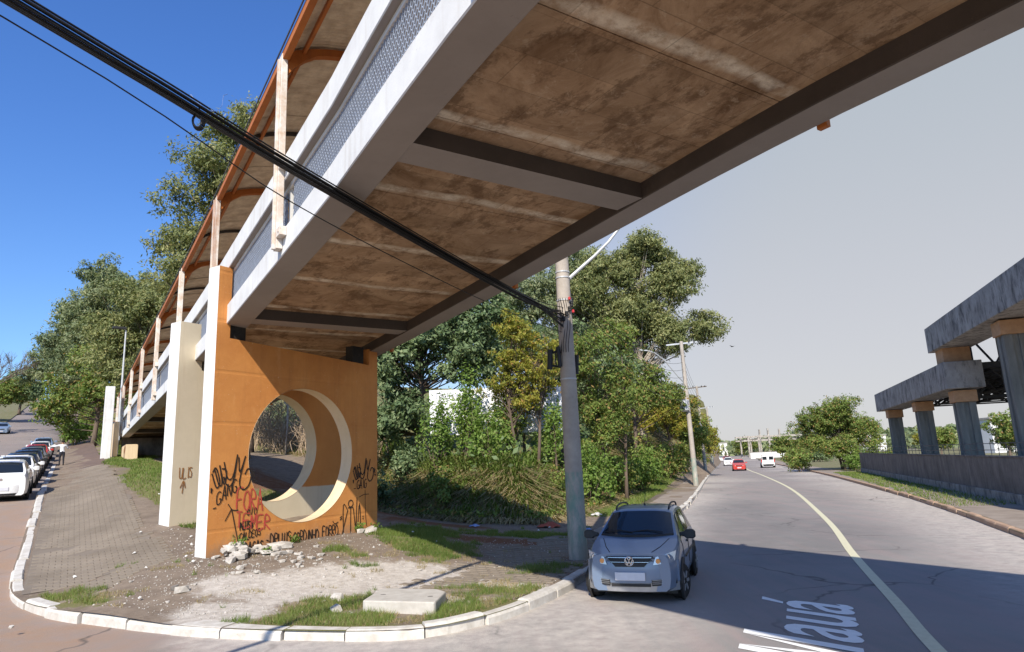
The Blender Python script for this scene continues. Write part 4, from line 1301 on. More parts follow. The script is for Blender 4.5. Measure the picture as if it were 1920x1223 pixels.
    # block that carries the upper canopy on the lower one
    m = MB((1.75, 12.6, 6.78)); m.box(1.1, 2.4, 11.9, 13.4, 6.782, 7.616)
    o = m.build('bearing_block', MAT['cap_orange']); o.location = SP(12.6, 1.75, 6.78); o.rotation_euler = (0, 0, SROT)
    tag(o, 'orange concrete block between the lower and the upper station canopy', 'bearing block')
    # tall lattice of the inner hall, seen dark below the upper canopy
    fr = sroot('roof_truss', 'dark lattice steel truss under the upper station canopy', 'truss', 13, 9, 5.3); O = (9, 13, 5.3)
    for a in (10.2, 14.8):
        m = MB(O)
        zA, zB = 5.0, 8.6
        bs = np.arange(3.2, 19, 2.2)
        for i in range(len(bs) - 1):
            m.bar((bs[i], a, zA), (bs[i + 1], a, zA), .14, .14); m.bar((bs[i], a, zB), (bs[i + 1], a, zB), .14, .14)
            m.bar((bs[i], a, zA), (bs[i + 1], a, zB), .10, .10); m.bar((bs[i], a, zB), (bs[i + 1], a, zA), .10, .10)
            m.bar((bs[i], a, zA), (bs[i], a, zB), .12, .12)
        m.build('lattice', MAT['dark_steel'], fr)
    # platform floor behind the wall
    m = MB((10, 14, 0)); m.box(.3, 24, -16, 41, .2, 1.2); o = m.build('station_floor', MAT['station']); o.location = SP(14, 10, 0); o.rotation_euler = (0, 0, SROT)
    tag(o, 'raised grey concrete floor of the station', kind='structure')
station()

# ------------------------------------------------------------------ utility poles
def utility_pole(x, y, z, h, r0, r1, label, near=False, lean=(0, 0)):
    p = root('utility_pole', label, 'utility pole', (x, y, z), group='utility poles along the main road')
    m = MB(); m.tube([(lean[0] * t, lean[1] * t, -.3 + (h + .3) * t) for t in np.linspace(0, 1, 9)], [r0 + (r1 - r0) * t for t in np.linspace(0, 1, 9)], 20)
    m.build('shaft', MAT['pole_green'], p, smooth=True)
    return p
def main_pole():
    x, y = 1.36, 16.67; z = lz(x, y)
    p = utility_pole(x, y, z, 9.4, .235, .155, 'thick concrete pole with flaking green paint round its foot beside the silver car')
    for hh in (4.28, 6.3, 6.9, 7.05):
        m = MB(); r_ = .237 - .08 * hh / 9.4; m.lathe([(r_, hh), (r_ + .012, hh), (r_ + .012, hh + .035), (r_, hh + .035)], (0, 0, 0), n=20); m.build('steel_band', MAT['grey_metal'], p)
    # cable splice closures and brackets on the shaft
    m = MB(); m.tube([(-.46, -.1, 4.55), (-.42, -.1, 5.05)], .07, 10); m.bar((-.42, -.1, 4.95), (-.15, -.05, 5.05), .04, .05); m.bar((-.43, -.1, 4.65), (-.15, -.05, 4.6), .04, .05)
    m.tube([(-.2, -.16, 4.6), (-.24, -.17, 5.1)], .05, 8); m.tube([(-.30, -.15, 4.62), (-.30, -.15, 5.0), (-.2, -.14, 5.12)], .02, 6)
    m.build('splice_box', MAT['plastic'], p, smooth=True)
    m = MB(); m.tube([(.22, .02, 4.42), (.25, .02, 4.9)], .05, 8); m.bar((.15, 0, 4.66), (.32, -.02, 4.66), .03, .04); m.build('splice_box', MAT['plastic'], p, smooth=True)
    for i in range(7):
        m = MB(); h = 5.75 + .13 * i; a = -1.9 + .5 * i; r_ = .19
        m.lathe([(.02, 0), (.05, .01), (.05, .05), (.03, .06), (.05, .07), (.05, .11), (.02, .12)], (r_ * cos(a), r_ * sin(a) - .03, h), 'Z', 10); m.build('insulator', MAT['plastic'], p)
    for c in ((.12, -.22, 6.28), (.2, -.2, 5.95)):
        m = MB(); m.lathe([(.02, 0), (.035, .015), (.032, .07), (.012, .09)], c, 'Z', 10); m.build('connector', MAT['red_plastic'], p)
    for k in range(5):   # downleads
        m = MB(); a = -2.4 + .3 * k; q = []
        for t in np.linspace(0, 1, 8): q.append(((.2 + .03 * sin(t * 6 + k)) * cos(a + .25 * sin(t * 5)), (.2 + .03 * sin(t * 6 + k)) * sin(a + .25 * sin(t * 5)), 6.35 - 1.4 * t))
        m.tube(q, .008, 5); m.build('downlead', MAT['cable'], p)
    # lamp arm
    m = MB(); m.tube([(.1, 0, 6.85), (.45, .0, 7.15), (.85, 0, 7.48), (1.25, .02, 7.86), (1.7, .04, 8.4)], [.05, .045, .04, .035, .03], 8); m.bar((.1, 0, 6.75), (.1, 0, 7.05), .1, .05)
    m.build('lamp_arm', MAT['grey_metal'], p, smooth=True)
    m = MB(); m.sweep([[(1.66, -.05, 8.35), (1.66, .13, 8.35), (1.66, .13, 8.45), (1.66, -.05, 8.45)], [(1.85, -.1, 8.45), (1.85, .18, 8.45), (1.85, .15, 8.59), (1.85, -.07, 8.59)], [(2.25, -.06, 8.6), (2.25, .14, 8.6), (2.25, .12, 8.68), (2.25, -.04, 8.68)]])
    m.build('lamp_head', MAT['grey_metal'], p)
main_pole()
def far_pole(x, y, h, label, arm=True, dark=False):
    z = lz(x, y); p = utility_pole(x, y, z, h, .2, .13, label, lean=(-.15, 0))
    m = MB(); m.bar((-1.3, 0, h - .25), (1.1, .2, h - .05), .09, .11); m.build('cross_arm', MAT['bark' if dark else 'grey_metal'], p)
    for k in (-1.1, -.5, .5, .9):
        m = MB(); m.lathe([(.03, 0), (.06, .05), (.04, .16)], (k - .05, .05, h - .1), 'Z', 8); m.build('insulator', MAT['plastic'], p)
    if arm:
        m = MB(); m.tube([(-.15, 0, h - 3.2), (-.7, -.2, h - 2.6), (-1.6, -.5, h - 1.5), (-2.4, -.8, h - .9), (-3.0, -1, h - .75)], .045, 6); m.build('lamp_arm', MAT['grey_metal'], p)
        m = MB(); m.bar((-3.0, -1, h - .75), (-3.6, -1.1, h - .7), .16, .09); m.build('lamp_head', MAT['grey_metal'], p)
    m = MB(); m.lathe([(.2, h - 5.3), (.34, h - 5.2), (.34, h - 4.5), (.2, h - 4.4)], (-.38, -.2, 0), 'Z', 12)
    m.build('transformer', MAT['grey_metal'], p)
    return z
far_pole(12.9, 49.9, 10.7, 'pole with a cross arm and green painted foot where the shrubs meet the pavement')
far_pole(21.9, 79.8, 10.2, 'dark topped pole farther along the pavement beyond the green footed one', arm=False, dark=True)
far_pole(32.6, 114, 10, 'most distant utility pole at the bend of the main road', arm=False)

def lamp_post(x, y, h, label):
    z = lz(x, y) if st2(x, y)[0] > KLAT else rz(x, y) + .14
    p = root('street_lamp', label, 'street lamp', (x, y, z))
    m = MB(); m.tube([(0, 0, -.2), (0, 0, h)], [.10, .06], 10); m.build('lamp_post', MAT['grey_metal'], p, smooth=True)
    m = MB(); m.tube([(0, 0, h - .05), (-.1, -.1, h + .12), (-.35, -.3, h + .14)], .04, 6); m.build('lamp_arm', MAT['grey_metal'], p)
    m = MB(); m.obox((-.35, -.32, h + .15), (.38, .3, 0), (-.12, .14, 0), (0, 0, .09)); m.build('lamp_head', MAT['plastic'], p, bevel=.03)
lamp_post(*LS(2.75, 61)[:2], 9.9, 'slim pale street lamp rising behind the plain white pier')

# ------------------------------------------------------------------ overhead cables
def bezier_pts(P, n): return smooth_line([tuple(p) for p in P], n)
BASE = [(-13.5, -14.5, 8.3), (-8.2, -3.6, 7.15), (-4.1, 5.0, 6.5), (-3.47, 6.3, 6.4), (-2.68, 8.04, 6.28), (-1.0, 11.6, 6.10), (.46, 14.7, 6.01), (1.30, 16.52, 5.98)]
def cables():
    n = 13
    for i in range(n):
        a = 2.4 * i; rr = .0165 * sqrt(i)
        pts = []
        for j, p in enumerate(BASE):
            f = 1.0
            spread = (.9 if j == len(BASE) - 1 else 0)
            pts.append((p[0] + rr * cos(a) * f * .9, p[1] - rr * cos(a) * f * .45, p[2] + rr * sin(a) * f * 1.5 + spread * (i - 6) * .045 + .006 * sin(i * 2.1 + j)))
        m = MB(pts[3]); m.tube(bezier_pts(pts, 5), .011 + .006 * ((i * 7) % 3 == 0), 5)
        o = m.build('overhead_cable', MAT['cable'], smooth='all'); o.location = pts[3]
        tag(o, 'black cable in the thick bundle passing under the footbridge', 'cable', 'cables of the thick bundle')
    # the slack single wire below the bundle
    pts = [(-13.2, -14, 7.6), (-8.1, -3.2, 6.85), (-4.2, 5.0, 6.35), (-2.75, 8.1, 5.86), (-1.05, 11.6, 5.62), (.45, 14.7, 5.55), (1.25, 16.5, 5.62)]
    m = MB(pts[2]); m.tube(bezier_pts(pts, 6), .008, 5); o = m.build('overhead_wire', MAT['cable'], smooth='all'); o.location = pts[2]
    tag(o, 'single thin wire hanging below the thick cable bundle', 'wire')
    # ring of spare cable and snagged kite string
    c = (-3.32, 6.62, 6.24); m = MB(c)
    for k in range(4):
        m.tube([(c[0] + (.045 + .005 * k) * cos(t) * .75, c[1] + (.045 + .005 * k) * cos(t) * .6 + .012 * k, c[2] + (.075 + .005 * k) * sin(t)) for t in np.linspace(0, 2 * pi, 20)], .012, 5)
    m.tube([(c[0], c[1], c[2] + .07), (c[0] + .02, c[1], c[2] + .16)], .008, 5)
    o = m.build('cable_coil', MAT['cable'], smooth='all'); o.location = c; tag(o, 'small black coil of spare cable hanging from the bundle', 'cable coil')
    c = (-3.26, 6.75, 6.42); m = MB(c)
    for q in ([(0, 0, 0), (.08, .03, .02), (.12, .05, .10), (.13, .05, .22), (.17, .06, .24)], [(-.02, 0, .02), (-.12, -.02, .1), (-.2, -.03, .2)], [(.05, 0, .0), (-.05, 0, .08)]):
        m.tube([(c[0] + a, c[1] + b, c[2] + d) for a, b, d in q], .004, 4)
    o = m.build('kite_string', MAT['blue_plastic']); o.location = c; tag(o, 'wisp of blue kite string snagged on the cable bundle', 'string')
    # onward wires from pole to pole
    A, B_, C_ = (1.36, 16.67), (12.75, 49.9), (21.8, 79.8)
    for i in range(7):
        h0, h1 = 5.4 + .16 * i, 6.2 + .55 * i
        p = []
        for t in np.linspace(0, 1, 14):
            p.append((A[0] + .18 + (B_[0] - A[0] - .2) * t, A[1] + (B_[1] - A[1]) * t, h0 + .3 + (h1 - h0) * t - 1.1 * 4 * t * (1 - t) * .6))
        for t in np.linspace(.07, 1, 10):
            p.append((B_[0] + (C_[0] - B_[0]) * t, B_[1] + (C_[1] - B_[1]) * t, h1 + .3 - .5 * 4 * t * (1 - t) * .7))
        m = MB(p[0]); m.tube(p, .010, 4); o = m.build('overhead_wire', MAT['cable']); o.location = p[0]
        tag(o, 'thin wire sagging from the thick pole to the next poles along the road', 'wire', 'wires along the main road')
cables()

# ------------------------------------------------------------------ billboard among the trees
def billboard():
    X0, X1, Y, Z0, Z1 = -4.3, 3.0, 33.5, 3.85, 6.12
    zg = 2.2
    b = root('billboard', 'white advertising billboard half hidden by the trees behind the bank', 'billboard', ((X0 + X1) / 2, Y, zg))
    O = ((X0 + X1) / 2, Y, zg)
    n = 8
    for i in range(n):
        a, c = X0 + (X1 - X0) * i / n, X0 + (X1 - X0) * (i + 1) / n
        m = MB(O); m.box(a + .008, c - .008, Y, Y + .05, Z0, Z1); m.build('panel', MAT['billboard'], b)
    m = MB(O)
    for z in (Z0 + .1, Z1 - .2): m.box(X0, X1, Y + .052, Y + .15, z, z + .1)
    m.build('frame', MAT['dark_steel'], b)
    for t in (.12, .38, .64, .9):
        m = MB(O); x = X0 + (X1 - X0) * t; m.box(x - .08, x + .08, Y + .152, Y + .32, zg - .6, Z1 - .05); m.build('post', MAT['bark'], b)
    def print_(txt, x, z, size):
        me = text_mesh(txt, size)
        o = link_mesh('lettering', me, MAT['grey_print'], b); o.matrix_local = Matrix.Translation(Vector((x, Y - .006, z)) - Vector(O)) @ Matrix.Rotation(pi / 2, 4, 'X')
    print_('Desenv     e solu', X0 + .3, 5.66, .48); print_('vang', X0 + 1.3, 5.2, .45); print_('Ang', 1.45, 5.36, .5); print_('e', 1.95, 4.5, .42)
billboard()

# ------------------------------------------------------------------ distant things
def far_things():
    # wooded ridge far off on both sides
    for (az0, az1, D, hh, nm, lab) in ((-60, 62, 1500, 34, 'hills', 'low wooded ridge on the horizon'),):
        m = MB(); V, F = [], []
        N = 160
        for i in range(N + 1):
            a = radians(az0 + (az1 - az0) * i / N)
            h = hh * (.55 + .6 * vnoise(i * .13, 0, 1.0, 21) + .18 * vnoise(i * .9, 0, 1.0, 22))
            for d, k in ((D - 260, 0), (D - 120, .7), (D, 1.0), (D + 300, .9)):
                V.append((sin(a) * d, cos(a) * d, -2 + h * k))
        for i in range(N):
            for k in range(3):
                q = i * 4 + k; F.append((q, q + 4, q + 5, q + 1))
        m.add(V, F); tag(m.build(nm, MAT['far_hill'], smooth='all', fix=False), lab, kind='structure')
    # substation gantry
    g = root('substation_gantry', 'pale steel gantry of a substation beyond the road bend', 'gantry', (97, 262, 0))
    O = (97, 262, 0)
    for i in range(6):
        for j in range(2):
            x, y = 88 + 3.9 * i, 258 + 9 * j
            m = MB(O); m.box(x - .28, x + .28, y - .28, y + .28, 0, 8.2 + (2.5 if i in (2, 4) else 0)); m.build('gantry_post', MAT['station'], g)
    for j in range(2):
        y = 258 + 9 * j
        for z in (6.2, 7.6):
            m = MB(O); m.box(86, 110, y - .35, y + .35, z, z + .5); m.build('gantry_beam', MAT['station'], g)
    for i in range(6):
        m = MB(O); x = 88 + 3.9 * i; m.box(x - .2, x + .2, 258.4, 266.6, 6.75, 7.1); m.build('gantry_beam', MAT['station'], g)
    w = root('garden_wall', 'low white wall below the substation gantry', 'wall', (80, 215, 0)); m = MB((80, 215, 0))
    m.box(76, 92, 222, 222.4, 0, 2.0); m.build('wall_face', MAT['white_wall'], w); m = MB((80, 215, 0)); m.box(75.9, 92.1, 221.9, 222.5, 2.003, 2.15); m.build('coping', MAT['wall_dark'], w)
    # long low buildings on the horizon
    for (x, y, wd, hh, lab) in ((122, 420, 16, 8, 'white flat roofed building far down the road'), (150, 300, 26, 7, 'long pale shed behind the roadside tree'), (105, 140, 14, 7, 'small white building behind the station columns'), (250, 330, 40, 9, 'pale warehouse far behind the station')):
        b = root('building', lab, 'building', (x, y, 0)); O = (x, y, 0)
        m = MB(O); m.box(x - wd / 2, x + wd / 2, y, y + 10, 0, hh); m.build('wall', MAT['white_wall'], b)
        m = MB(O); m.box(x - wd / 2 - .3, x + wd / 2 + .3, y - .3, y + 10.3, hh + .003, hh + .4); m.build('roof', MAT['station'], b)
        for i in range(int(wd / 3)):
            m = MB(O); q = x - wd / 2 + 1.5 + i * 3; m.box(q - .6, q + .6, y - .04, y - .002, hh * .45, hh * .75); m.build('window', MAT['car_glass'], b)
    # light masts by the station
    for k, (x, y, h, lab) in enumerate(((60, 92, 11, 'tall thin mast with a lamp just right of the roadside tree'), (66, 97, 8.5, 'shorter dark mast beside the tall thin one'), (52, 66, 6, 'white lamp mast between the station columns'), (49, 54, 5.5, 'short white lamp mast beyond the thickest station column'))):
        p = root('light_mast', lab, 'mast', (x, y, 0)); m = MB(); m.tube([(0, 0, 0), (0, 0, h)], .13, 8); m.build('mast', MAT['grey_metal'] if k != 1 else MAT['dark_steel'], p)
        m = MB(); m.bar((-.6, 0, h), (.6, 0, h), .2, .25); m.build('lamp_head', MAT['grey_metal'], p)
    # left side of the side street: rendered wall and gate
    x, y = P2(-11.5, 118); z = rz(x, y)
    w = root('garden_wall', 'orange rendered wall at the far left of the side street', 'wall', (x, y, z), -A2); m = MB()
    m.box(-.1, .1, -22, 22, -.5, 3.0); m.build('wall_face', MAT['brick_wall'], w)
    m = MB(); m.box(-.15, .15, -22.1, 22.1, 3.003, 3.12); m.build('coping', MAT['white_wall'], w)
    m = MB(); m.box(.102, .16, 6, 9, 0, 2.2); m.build('gate', MAT['grey_metal'], w)
    x, y = P2(-15, 95); z = rz(x, y) + .1
    b = root('house', 'small house with a tiled roof behind the orange wall', 'house', (x, y, z), -A2)
    m = MB(); m.box(-5, 3, -5, 5, -1, 3.2); m.build('wall', MAT['brick_wall'], b)
    m = MB(); m.hexa([(-5.4, -5.4, 3.2), (3.4, -5.4, 3.2), (3.4, 5.4, 3.2), (-5.4, 5.4, 3.2), (-2, -2, 5), (0, -2, 5), (0, 2, 5), (-2, 2, 5)]); m.build('roof', MAT['brick_wall'], b)
far_things()

# ------------------------------------------------------------------ vehicles (local +Y is forward, z = 0 at the road)
class Car:
    def __init__(s, L=3.8, W=1.64, H=1.54, top=None, belt=None, clear=.2, yw=(1.02, .22), yr=(-1.72, -1.28), hood_z=.93, nose=.80, bulge=.4, tail_z=.95):
        s.L, s.W, s.H, s.clear = L, W, H, clear
        h = L / 2
        s.h = h; s.yw, s.yr = yw, yr
        s.top = top or [(-h, tail_z), (-h + .06, tail_z + .02), (yr[0], tail_z + .06), (yr[1], H - .06), (-.75, H - .005), (-.2, H), (yw[1], H - .05), (yw[0], hood_z + .06), (h - .35, hood_z - .06), (h, nose)]
        s.belt = belt or [(-h, tail_z - .05), (-.8, .96), (0, .93), (yw[0] + .1, hood_z - .01), (h - .35, hood_z - .13), (h, nose - .08)]
        s.nose, s.hood_z, s.bulge = nose, hood_z, bulge
        s.topy, s.topz = zip(*sorted(s.top)); s.by, s.bz = zip(*sorted(s.belt))
        ys = np.linspace(-h, h, 400); tz = np.interp(ys, s.topy, s.topz)
        for _ in range(3): tz = np.convolve(np.pad(tz, 3, mode='edge'), np.ones(7) / 7, 'valid')
        s._ys, s._tz = ys, tz
    def zt(s, y): return float(np.interp(y, s._ys, s._tz))
    def zbelt(s, y): return float(np.interp(y, s.by, s.bz))
    def hw(s, y):
        h = s.h; e = min((h - abs(y)) / (.55 if y > 0 else .40), 1.0)
        return s.W / 2 * (1 - (.17 if y > 0 else .11) * (1 - max(e, 0)) ** 2.2)
    def sec(s, y):
        w = s.hw(y); t = s.zt(y); b = min(s.zbelt(y), t - .015); c = s.clear
        gh = max(t - b, 0); k = min(gh / .5, 1)
        wr = w * (.94 - .20 * k)          # half width at the roof edge
        wb = w * .955
        m = lambda f: (wb + (wr - wb) * f, b + (t - .055 * k - .012 - b) * f)
        return [(0, c), (w * .86, c), (w * .955, c + .05), (w * .995, c + .20), (w, (c + b) / 2 + .05), (w * .99, b - .10), (wb, b), m(.5), m(1.0), (wr * .86, t - .02 * k - .004), (wr * .45, t - .002), (0, t)]
    def body(s, mat, parent, ny=46):
        m = MB(); ys = np.linspace(-s.h, s.h, ny); rings = []
        for y in ys:
            p = s.sec(y); rings.append([(x, y, z) for x, z in p] + [(-x, y, z) for x, z in p[-2:0:-1]])
        m.sweep(rings)
        return m.build('body', mat, parent, smooth=True)
    def fy(s, x, z, sg):
        """surface of the nose (sg=1) or tail (sg=-1)"""
        r = abs(x) / (s.W / 2); zz = (z - s.clear) / (s.nose - s.clear)
        prof = -.05 * max(0, .3 - zz) - .10 * max(0, zz - .55) ** 1.3
        return sg * (s.h + .03 + prof - s.bulge * r ** 3.4)
    def panel(s, name, mat, parent, x0, x1, z0, z1, sg, nx=16, nz=6, off=.0, thick=.03, shape=None):
        """a curved panel on the nose or tail"""
        m = MB(); V = []; F = []
        for layer in (0, 1):
            for j in range(nz + 1):
                for i in range(nx + 1):
                    u_, v_ = i / nx, j / nz
                    x = x0 + (x1 - x0) * u_; z = z0 + (z1 - z0) * v_
                    if shape: x, z = shape(u_, v_)
                    y = s.fy(x, z, sg) + sg * (off - layer * thick)
                    V.append((x, y, z))
        n = (nx + 1) * (nz + 1)
        for j in range(nz):
            for i in range(nx):
                a = j * (nx + 1) + i; F.append((a, a + 1, a + nx + 2, a + nx + 1)); b = n + a; F.append((b + nx + 1, b + nx + 2, b + 1, b))
        for i in range(nx):
            a = i; F.append((a, n + a, n + a + 1, a + 1)); a = nz * (nx + 1) + i; F.append((a, a + 1, n + a + 1, n + a))
        for j in range(nz):
            a = j * (nx + 1); F.append((a, a + nx + 1, n + a + nx + 1, n + a)); a += nx; F.append((a, n + a, n + a + nx + 1, a + nx + 1))
        m.add(V, F)
        return m.build(name, mat, parent, smooth=True)
    def side_glass(s, parent, yb0, yb1, yt0, yt1, sx, v0=.10, v1=.90, mat=None, name='side_window'):
        m = MB(); V = []; F = []; nu, nv = 8, 4
        for j in range(nv + 1):
            for i in range(nu + 1):
                u_, v_ = i / nu, j / nv
                y = (yb0 + (yb1 - yb0) * u_) * (1 - v_) + (yt0 + (yt1 - yt0) * u_) * v_
                p = s.sec(y); f = v0 + (v1 - v0) * v_
                (xa, za), (xb, zb_) = p[6], p[8]
                V.append((sx * (xa + (xb - xa) * f + .008), y, za + (zb_ - za) * f))
        for j in range(nv):
            for i in range(nu):
                a = j * (nu + 1) + i; F.append((a, a + 1, a + nu + 2, a + nu + 1))
        m.add(V, F); return m.build(name, mat or MAT['car_glass'], parent, smooth='all')
    def end_glass(s, parent, y0, y1, name, sg, wf=.90, mat=None):
        m = MB(); V = []; F = []; nu, nv = 12, 6
        for j in range(nv + 1):
            for i in range(nu + 1):
                u_, v_ = -1 + 2 * i / nu, j / nv
                y = y0 + (y1 - y0) * v_; p = s.sec(y); f = abs(u_) * wf
                xs = [q[0] for q in p[8:]][::-1]; zs = [q[1] for q in p[8:]][::-1]
                xm = p[8][0] * .985; x = f * xm; z = float(np.interp(x, xs, zs))
                V.append((x * (1 if u_ >= 0 else -1), y + sg * .012 - sg * .03 * f * f, z + .014))
        for j in range(nv):
            for i in range(nu):
                a = j * (nu + 1) + i; F.append((a, a + 1, a + nu + 2, a + nu + 1))
        m.add(V, F); return m.build(name, mat or MAT['car_glass'], parent, smooth='all')
    def wheels(s, parent, yf, yr, r=.29, detail=True, steer=0):
        for y in (yf, yr):
            for sx in (-1, 1):
                x = sx * (s.W / 2 - .085)
                # dark arch lining
                a = MB(); a.lathe([(r + .075, -.02), (r + .075, .02)], (sx * (s.W / 2 - .006), y, r + .03), 'X', 24); a.build('wheel_arch', MAT['plastic'], parent)
                t = MB(); t.lathe([(r * .62, -.10), (r * .93, -.10), (r, -.07), (r, .07), (r * .93, .10), (r * .62, .10)], (0, 0, 0), 'X', 24)
                w = t.build('wheel', MAT['tyre'], parent, smooth=True); w.location = (x + sx * .012, y, r)
                if y == yf and steer: w.rotation_euler = (0, 0, steer)
                q = MB(); q.lathe([(.01, .085), (r * .18, .09), (r * .22, .075), (r * .55, .06), (r * .63, .10), (r * .64, .02)] if sx > 0 else [(.01, -.085), (r * .18, -.09), (r * .22, -.075), (r * .55, -.06), (r * .63, -.10), (r * .64, -.02)], (0, 0, 0), 'X', 20)
                q.build('rim', MAT['rim'], w, smooth=True)
                if detail:
                    for k in range(6):
                        an = 2 * pi * k / 6; b = MB(); b.bar((sx * .10, .2 * r * cos(an), .2 * r * sin(an)), (sx * .10, .58 * r * cos(an), .58 * r * sin(an)), .03, .05); b.build('spoke', MAT['rim'], w)
    def mirror(s, parent, sx, y, mat):
        m = MB(); x = s.W / 2 - .02; z = s.zbelt(y) + .10
        m.sweep([[(sx * (x + d), y - b, z - a), (sx * (x + d), y + b, z - a * .8), (sx * (x + d), y + b * .8, z + a), (sx * (x + d), y - b, z + a)] for d, a, b in ((-.03, .03, .03), (.05, .05, .05), (.09, .085, .07), (.21, .085, .065), (.25, .05, .045))])
        return m.build('side_mirror', mat, parent, smooth=True, bevel=.01)

def silver_car():
    px, py, hd = 2.50, 13.98, radians(161)
    r = root('parked_car', 'silver blue compact hatchback with roof rails at the kerb under the footbridge shadow', 'car', (px, py, 0), hd)
    c = Car(3.80, 1.64, 1.50, hood_z=.95, nose=.82, bulge=.34, yw=(1.06, .18), clear=.22)
    P = MAT['p_silver']; K = MAT['plastic']
    c.body(P, r, 60)
    # nose: bumper, hood front edge, grille, lamps
    c.panel('front_bumper', P, r, -.80, .80, .36, .70, 1, 22, 8, off=.035, thick=.25)
    c.panel('bumper_skirt', MAT['rim'], r, -.79, .79, .215, .355, 1, 22, 4, off=.02, thick=.22)
    c.panel('lower_intake', K, r, 0, 0, 0, 0, 1, 8, 4, off=.045, thick=.03, shape=lambda u, v: ((-.76 + .40 * u), .33 + .10 * v - .02 * u))
    c.panel('lower_intake', K, r, 0, 0, 0, 0, 1, 8, 4, off=.045, thick=.03, shape=lambda u, v: ((.36 + .40 * u), .33 + .10 * v - .02 * (1 - u)))
    c.panel('lower_intake', K, r, -.34, .34, .30, .345, 1, 10, 2, off=.043, thick=.03)
    for sx in (-1, 1):
        for k in range(3):
            c.panel('intake_slat', MAT['rim'], r, sx * .42 - .05 - (.2 if sx < 0 else -.0), sx * .42 + .05 + (.2 if sx > 0 else 0), .345 + .03 * k, .353 + .03 * k, 1, 6, 1, off=.052, thick=.01)
    # V shaped bonnet seam and grille
    c.panel('grille', K, r, 0, 0, 0, 0, 1, 16, 4, off=.05, thick=.03, shape=lambda u, v: ((-1 + 2 * u) * (.25 + .16 * v), .625 + .165 * v))
    for k in range(3):
        c.panel('grille_slat', MAT['plastic'], r, -.34 - .05 * k, .34 + .05 * k, .69 + .035 * k, .699 + .035 * k, 1, 14, 1, off=.062, thick=.012)
    for k in (0, 1): c.panel('grille_slat', MAT['chrome'], r, -.38 + .05 * k, .38 - .05 * k, .772 - .075 * k, .778 - .075 * k, 1, 14, 1, off=.060, thick=.012)
    m = MB(); y0 = c.fy(0, .72, 1) + .07     # round emblem: ring, V over W
    m.tube([(.074 * cos(t), y0 + .004, .72 + .074 * sin(t)) for t in np.linspace(0, 2 * pi, 29)], .007, 6, caps=False)
    for a, b in (((-.034, .060), (-.0, .012)), ((.034, .060), (.0, .012)), ((-.062, .030), (-.030, -.058)), ((-.030, -.058), (0, .000)), ((0, .000), (.030, -.058)), ((.030, -.058), (.062, .030))):
        m.bar((a[0], y0 + .006, .72 + a[1]), (b[0], y0 + .006, .72 + b[1]), .012, .013, up=(0, 1, 0))
    m.build('emblem', MAT['chrome'], r)
    for sx in (-1, 1):
        def hl(u, v, sx=sx): return (sx * (.40 + .05 * v + (.345 - .02 * v) * u), .655 + (.125 + .05 * u) * v + .035 * u)
        c.panel('headlight', MAT['lens'], r, 0, 0, 0, 0, 1, 12, 6, off=.060, thick=.07, shape=hl)
        m = MB(); x = sx * .62; m.lathe([(.01, .0), (.062, .012), (.066, .0), (.055, -.02)], (x, c.fy(x, .76, 1) + .066, .760), 'Y', 16); m.build('lamp_reflector', MAT['chrome'], r, smooth=True)
        m = MB(); x = sx * .485; m.lathe([(.01, .01), (.040, .010), (.043, -.01)], (x, c.fy(x, .72, 1) + .066, .715), 'Y', 14); m.build('turn_signal', MAT['amber'], r, smooth=True)
        c.mirror(r, sx, .78, K)
        c.side_glass(r, .80, -.12, .16, -.10, sx); c.side_glass(r, -.20, -1.05, -.18, -.98, sx); c.side_glass(r, -1.12, -1.55, -1.06, -1.30, sx)
        for yy in (-.16, .86, -1.08):           # door seams
            m = MB(); m.tube([(sx * (c.sec(yy)[k][0] + .003), yy, c.sec(yy)[k][1]) for k in (3, 4, 5, 6)], .006, 4); m.build('door_seam', K, r)
        for yy in (-.02, -.92):
            m = MB(); p5 = c.sec(yy)[5]; m.box(sx * p5[0] - .02, sx * p5[0] + .02, yy - .09, yy + .09, p5[1] - .01, p5[1] + .025); m.build('door_handle', K, r, bevel=.008)
        m = MB(); q = []
        for yy in (.6, -.3, -1.2): q.append((sx * (c.sec(yy)[4][0] + .004), yy, c.sec(yy)[4][1]))
        m.tube(q, .022, 6); m.build('side_moulding', K, r)
        m = MB(); rr = []
        for yy, dz in ((.12, 0), (-.02, .04), (-.4, .05), (-.9, .048), (-1.15, .04), (-1.25, .0)):
            p = c.sec(yy)[9]; rr.append((sx * p[0], yy, p[1] + .01 + dz))
        m.tube(smooth_line(rr, 3), .018, 6); m.build('roof_rail', K, r, smooth='all')
    # bonnet shut lines
    m = MB()
    for sx in (-1, 1):
        q = []
        for yy, fx in ((1.78, .50), (1.5, .60), (1.1, .74)):
            p = c.sec(yy); xs = [a for a, b in p[6:]][::-1]; zs = [b for a, b in p[6:]][::-1]; x = fx * c.hw(yy); q.append((sx * x, yy, float(np.interp(x, xs, zs)) + .002))
        m.tube(q, .007, 4)
    m.build('bonnet_seam', K, r)
    c.end_glass(r, .99, .26, 'windscreen', 1, .94)
    # black cowl and wipers
    m = MB(); q = []
    for x in np.linspace(-.66, .66, 9): q.append((x, 1.05 - .10 * (abs(x) / .66) ** 2, c.zt(1.05 - .10 * (abs(x) / .66) ** 2) + .01 - .03 * (abs(x) / .66) ** 2))
    m.tube(q, .03, 6); m.build('cowl', K, r, smooth='all')
    for x0, x1 in ((-.48, .10), (.08, .62)):
        m = MB(); m.tube([(x0, .96, c.zt(.96) + .03), ((x0 + x1) / 2, .90, c.zt(.90) + .035), (x1, .93, c.zt(.93) + .02)], .010, 4); m.build('wiper', K, r)
    c.end_glass(r, -1.66, -1.34, 'rear_window', -1, .9)
